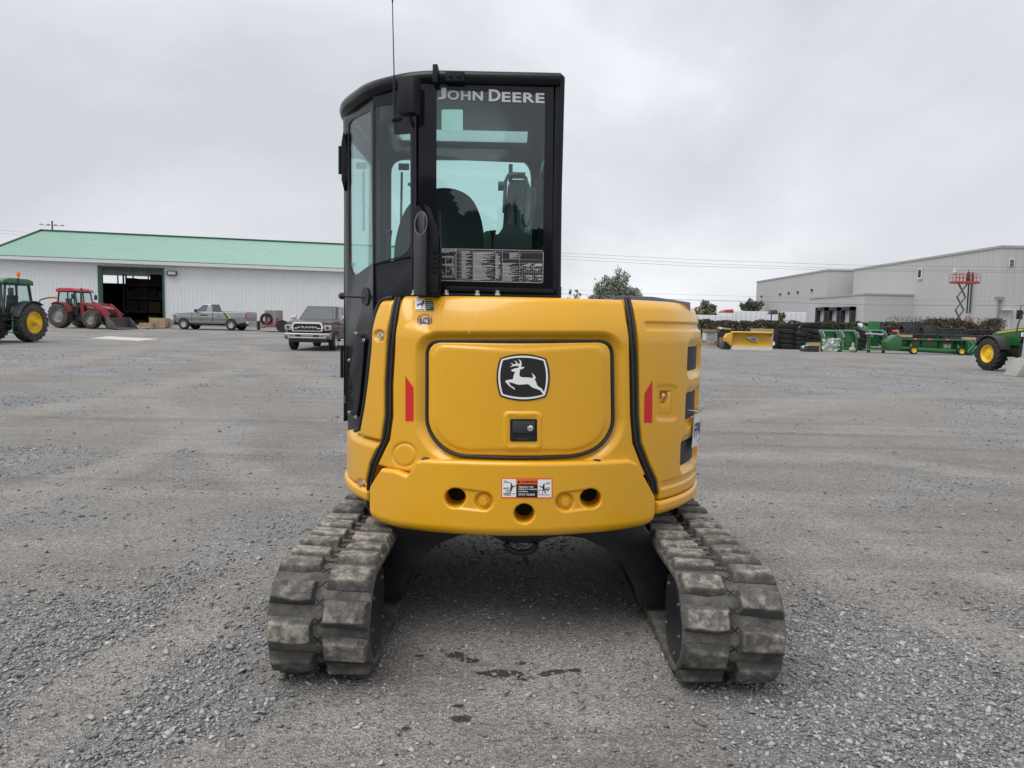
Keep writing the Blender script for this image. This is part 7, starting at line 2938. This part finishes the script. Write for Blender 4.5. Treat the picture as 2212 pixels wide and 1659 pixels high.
def tree(label, px, py_base, py_top, width_px, Y, cols, kind='round', n=5000, leaf=.22, seed=1, xoff=0, group=None):
    t = PxThing('tree', label, 'tree', px, py_base, Y, group)
    Hh = t.V(py_top)
    Wd = (t.U(px + width_px / 2)) 
    r = np.random.default_rng(seed)
    b = MB()
    tips = []
    nb = 11 if kind != 'willow' else 22
    b.tube([(0, 0, 0), (r.normal(0, .1), 0, Hh * .25), (r.normal(0, .2), r.normal(0, .2), Hh * .55), (0, 0, Hh * .8)], [Hh * .035, Hh * .03, Hh * .018, Hh * .006], 7)
    for i in range(nb):
        z0 = Hh * r.uniform(.12 if kind == 'willow' else .25, .7)
        a = r.uniform(0, 2 * math.pi)
        L_ = Wd * r.uniform(.55, 1.0) * (1.0 if kind != 'cone' else (1.1 - z0 / Hh))
        z1 = min(Hh * .97, z0 + Hh * (r.uniform(.25, .6) if kind == 'willow' else r.uniform(.08, .3)))
        mid = (math.cos(a) * L_ * .5, math.sin(a) * L_ * .5, z0 + (z1 - z0) * .35)
        tip = (math.cos(a) * L_ * .92, math.sin(a) * L_ * .92, z1)
        b.tube([(0, 0, z0), mid, tip], [Hh * .014, Hh * .009, Hh * .003], 5)
        tips.append((np.array([0, 0, z0]), np.array(mid), np.array(tip)))
    b.build('trunk', BARK, t.t)
    pts, tone = [], []
    per = n // len(tips)
    for (p0, p1, p2) in tips:
        k = r.beta(2.5, 1.2, per)[:, None]
        c = (1 - k) ** 2 * p0 + 2 * k * (1 - k) * p1 + k * k * p2
        nc = 9
        cl = r.normal(0, 1, (nc, 3)) * Wd * (.16 if kind == 'willow' else .22) * np.array([1, 1, .7])
        w = r.integers(0, nc, per)
        q = c + cl[w] + r.normal(0, Wd * .075, (per, 3)) * np.array([1, 1, 1.4 if kind == 'willow' else 1])
        pts.append(q)
        tone.append(np.clip(r.normal(.45, .18, per) + (cl[w][:, 2] / Wd) * .8, 0, 1))
    pts = np.concatenate(pts)
    tone = np.concatenate(tone)
    keep = (pts[:, 2] > Hh * .06) & (pts[:, 2] < Hh * 1.03)
    leaf_mesh('crown', pts[keep], leaf, leaf_mat('leaves', cols), t.t, seed + 50, up=.75 if kind == 'willow' else .1, long=1.5 if kind == 'willow' else 1.0, tone=tone[keep])
    return t


def shoot_tree(label, px, py_base, py_top, width_px, Y, cols, shoots, per, leaf, seed, spread=.55):
    """bushy tree of many upright shoots"""
    t = PxThing('tree', label, 'tree', px, py_base, Y)
    Hh, Wd = t.V(py_top), t.U(px + width_px / 2)
    r = np.random.default_rng(seed)
    b = MB()
    b.tube([(0, 0, 0), (.1, 0, Hh * .3)], [Hh * .05, Hh * .035], 7)
    pts, tone = [], []
    for i in range(shoots):
        a, q = r.uniform(0, 2 * math.pi), math.sqrt(r.random())
        tip = np.array([math.cos(a) * q * Wd, math.sin(a) * q * Wd, Hh * (1.0 - .55 * q ** 2) * r.uniform(.72, 1.0)])
        base = np.array([math.cos(a) * q * Wd * .25, math.sin(a) * q * Wd * .25, Hh * .16])
        mid = (base + tip) / 2 + np.array([math.cos(a) * q * Wd * .16, math.sin(a) * q * Wd * .16, 0])
        b.tube([base, mid, tip], [Hh * .009, Hh * .005, Hh * .0015], 4)
        k = r.uniform(.12, 1.0, per)[:, None]
        c = (1 - k) ** 2 * base + 2 * k * (1 - k) * mid + k * k * tip
        pts.append(c + r.normal(0, 1, (per, 3)) * Wd * .10 * (1.15 - k * .75))
        tone.append(np.clip(r.normal(.35, .15, per) + .3 * k[:, 0], 0, 1))
    b.build('trunk', BARK, t.t)
    leaf_mesh('crown', np.concatenate(pts), leaf, leaf_mat('leaves', cols), t.t, seed, up=.7, long=1.5, tone=np.concatenate(tone))


shoot_tree('tall feathery grey-green willow behind the excavator hood', 1328, 712, 573, 135, 95, [(.10, .115, .09), (.17, .19, .15), (.26, .28, .225)], 150, 120, .15, 11)
shoot_tree('thin sparse bush with round leaves beside the cab corner', 1240, 708, 605, 58, 60, [(.09, .11, .05), (.14, .17, .08), (.20, .22, .11)], 14, 45, .13, 12)
tree('autumn-tinged tree beyond the yard at the hood edge', 1522, 708, 650, 42, 130, [(.10, .115, .075), (.18, .17, .10), (.28, .22, .13)], 'round', 5000, .33, 13)
tree('dark round tree beside the far end of the warehouse', 1621, 708, 645, 40, 200, [(.085, .10, .075), (.13, .14, .10), (.18, .18, .13)], 'round', 5000, .5, 14)
tree('slender young tree in front of the white box trailer', 1688, 705, 668, 12, 76, [(.08, .10, .04), (.12, .14, .05), (.16, .17, .07)], 'round', 500, .14, 15)

# overhead wires
WIRE = mat('wire', (.16, .16, .165), .6)
def wire(label, pts, r_=.022):
    v = [tuple(P(x, y, Y)) for x, y, Y in pts]
    o0 = v[0]
    q = []
    for a, c in zip(v[:-1], v[1:]):
        for k in range(8):
            t = k / 8
            q.append(tuple(a[i] + (c[i] - a[i]) * t for i in range(3)))
    q.append(v[-1])
    tag(MB().tube(q, r_, 5).build('overhead_wire', WIRE, None), label, 'wire', 'overhead wires')


wire('highest of the overhead wires right of the cab', [(1150, 543, 80), (1500, 561, 80), (1845, 573, 80), (2260, 578, 80)], .014)
wire('second highest overhead wire right of the cab', [(1150, 549, 80), (1500, 569, 80), (1845, 581, 80), (2260, 586, 80)], .014)
wire('third overhead wire right of the cab, close under the second', [(1150, 556, 80), (1500, 575, 80), (1845, 585, 80), (2260, 590, 80)], .014)
wire('thin lone wire low over the far trees', [(1150, 621, 90), (1400, 634, 90), (1640, 641, 90), (2260, 654, 90)], .010)
wire('thick low cable crossing in front of the warehouse', [(1150, 631, 70), (1458, 647, 70), (1890, 659, 70), (2260, 660, 70)], .020)
wire('upper of the two wires left of the shed roof', [(-60, 492, 95), (110, 507, 95), (250, 520, 95)], .014)
wire('lower of the two wires left of the shed roof', [(-60, 498, 95), (110, 514.5, 95), (250, 527, 95)], .014)

# trees behind the photographer, seen only mirrored in the cab's rear window
def mirror_tree(label, px, py_top, width, seed, cols):
    Yb = -46.0
    k = (3.45 - Yb) + 3.45
    X = (px - 1106) / 1600 * k
    Hh = 1.45 + (692 - py_top) / 1600 * k
    t = thing('tree', label, 'tree', (X, Yb, 0))
    r = np.random.default_rng(seed)
    Wd = width / 1600 * k / 2
    MB().tube([(0, 0, 0), (0, 0, Hh * .8)], [.35, .08], 6).build('trunk', BARK, t)
    n = 3500
    u = r.random(n)
    z = Hh * (.12 + .88 * u)
    rad = Wd * np.sqrt(r.random(n)) * np.clip(1.25 * np.sqrt(np.maximum(0, 1 - ((u - .42) / .6) ** 2)), .1, 1) * r.uniform(.75, 1.1, n)
    a = r.uniform(0, 2 * math.pi, n)
    leaf_mesh('crown', np.stack([rad * np.cos(a), rad * np.sin(a), z], 1), .42, leaf_mat('leaves', cols), t, seed)


DK = [(.015, .022, .012), (.03, .042, .022), (.05, .065, .035)]
mirror_tree('dark broad tree mirrored in the rear cab window beside the exhaust', 925, 398, 130, 41, DK)
mirror_tree('dark lower tree mirrored in the rear cab window before the seat', 1020, 466, 110, 42, DK)
mirror_tree('narrow dark conifer mirrored in the rear cab window', 1095, 450, 60, 43, DK)
mirror_tree('dark bush mirrored low in the rear cab window near the boom', 1155, 500, 110, 44, DK)
mirror_tree('dark tree mirrored in the rear cab window pillar', 840, 470, 120, 45, DK)

# far-off wood along the horizon
r = np.random.default_rng(91)
n = 14000
fx = r.uniform(-40, 150, n)
ft = 3.6 + 3.2 * fbm(fx * .09 + 20, fx * 0 + 1, 55, 4)
wood = leaf_mesh('far_wood', np.stack([fx, 262 + r.normal(0, 3, n), ft * r.beta(1.6, 1.1, n)], 1), .75, leaf_mat('far_leaves', [(.06, .075, .055), (.10, .115, .08), (.15, .15, .10)]), None, 92)
tag(wood, 'low far-off strip of trees along the horizon', 'wood', kind='stuff')
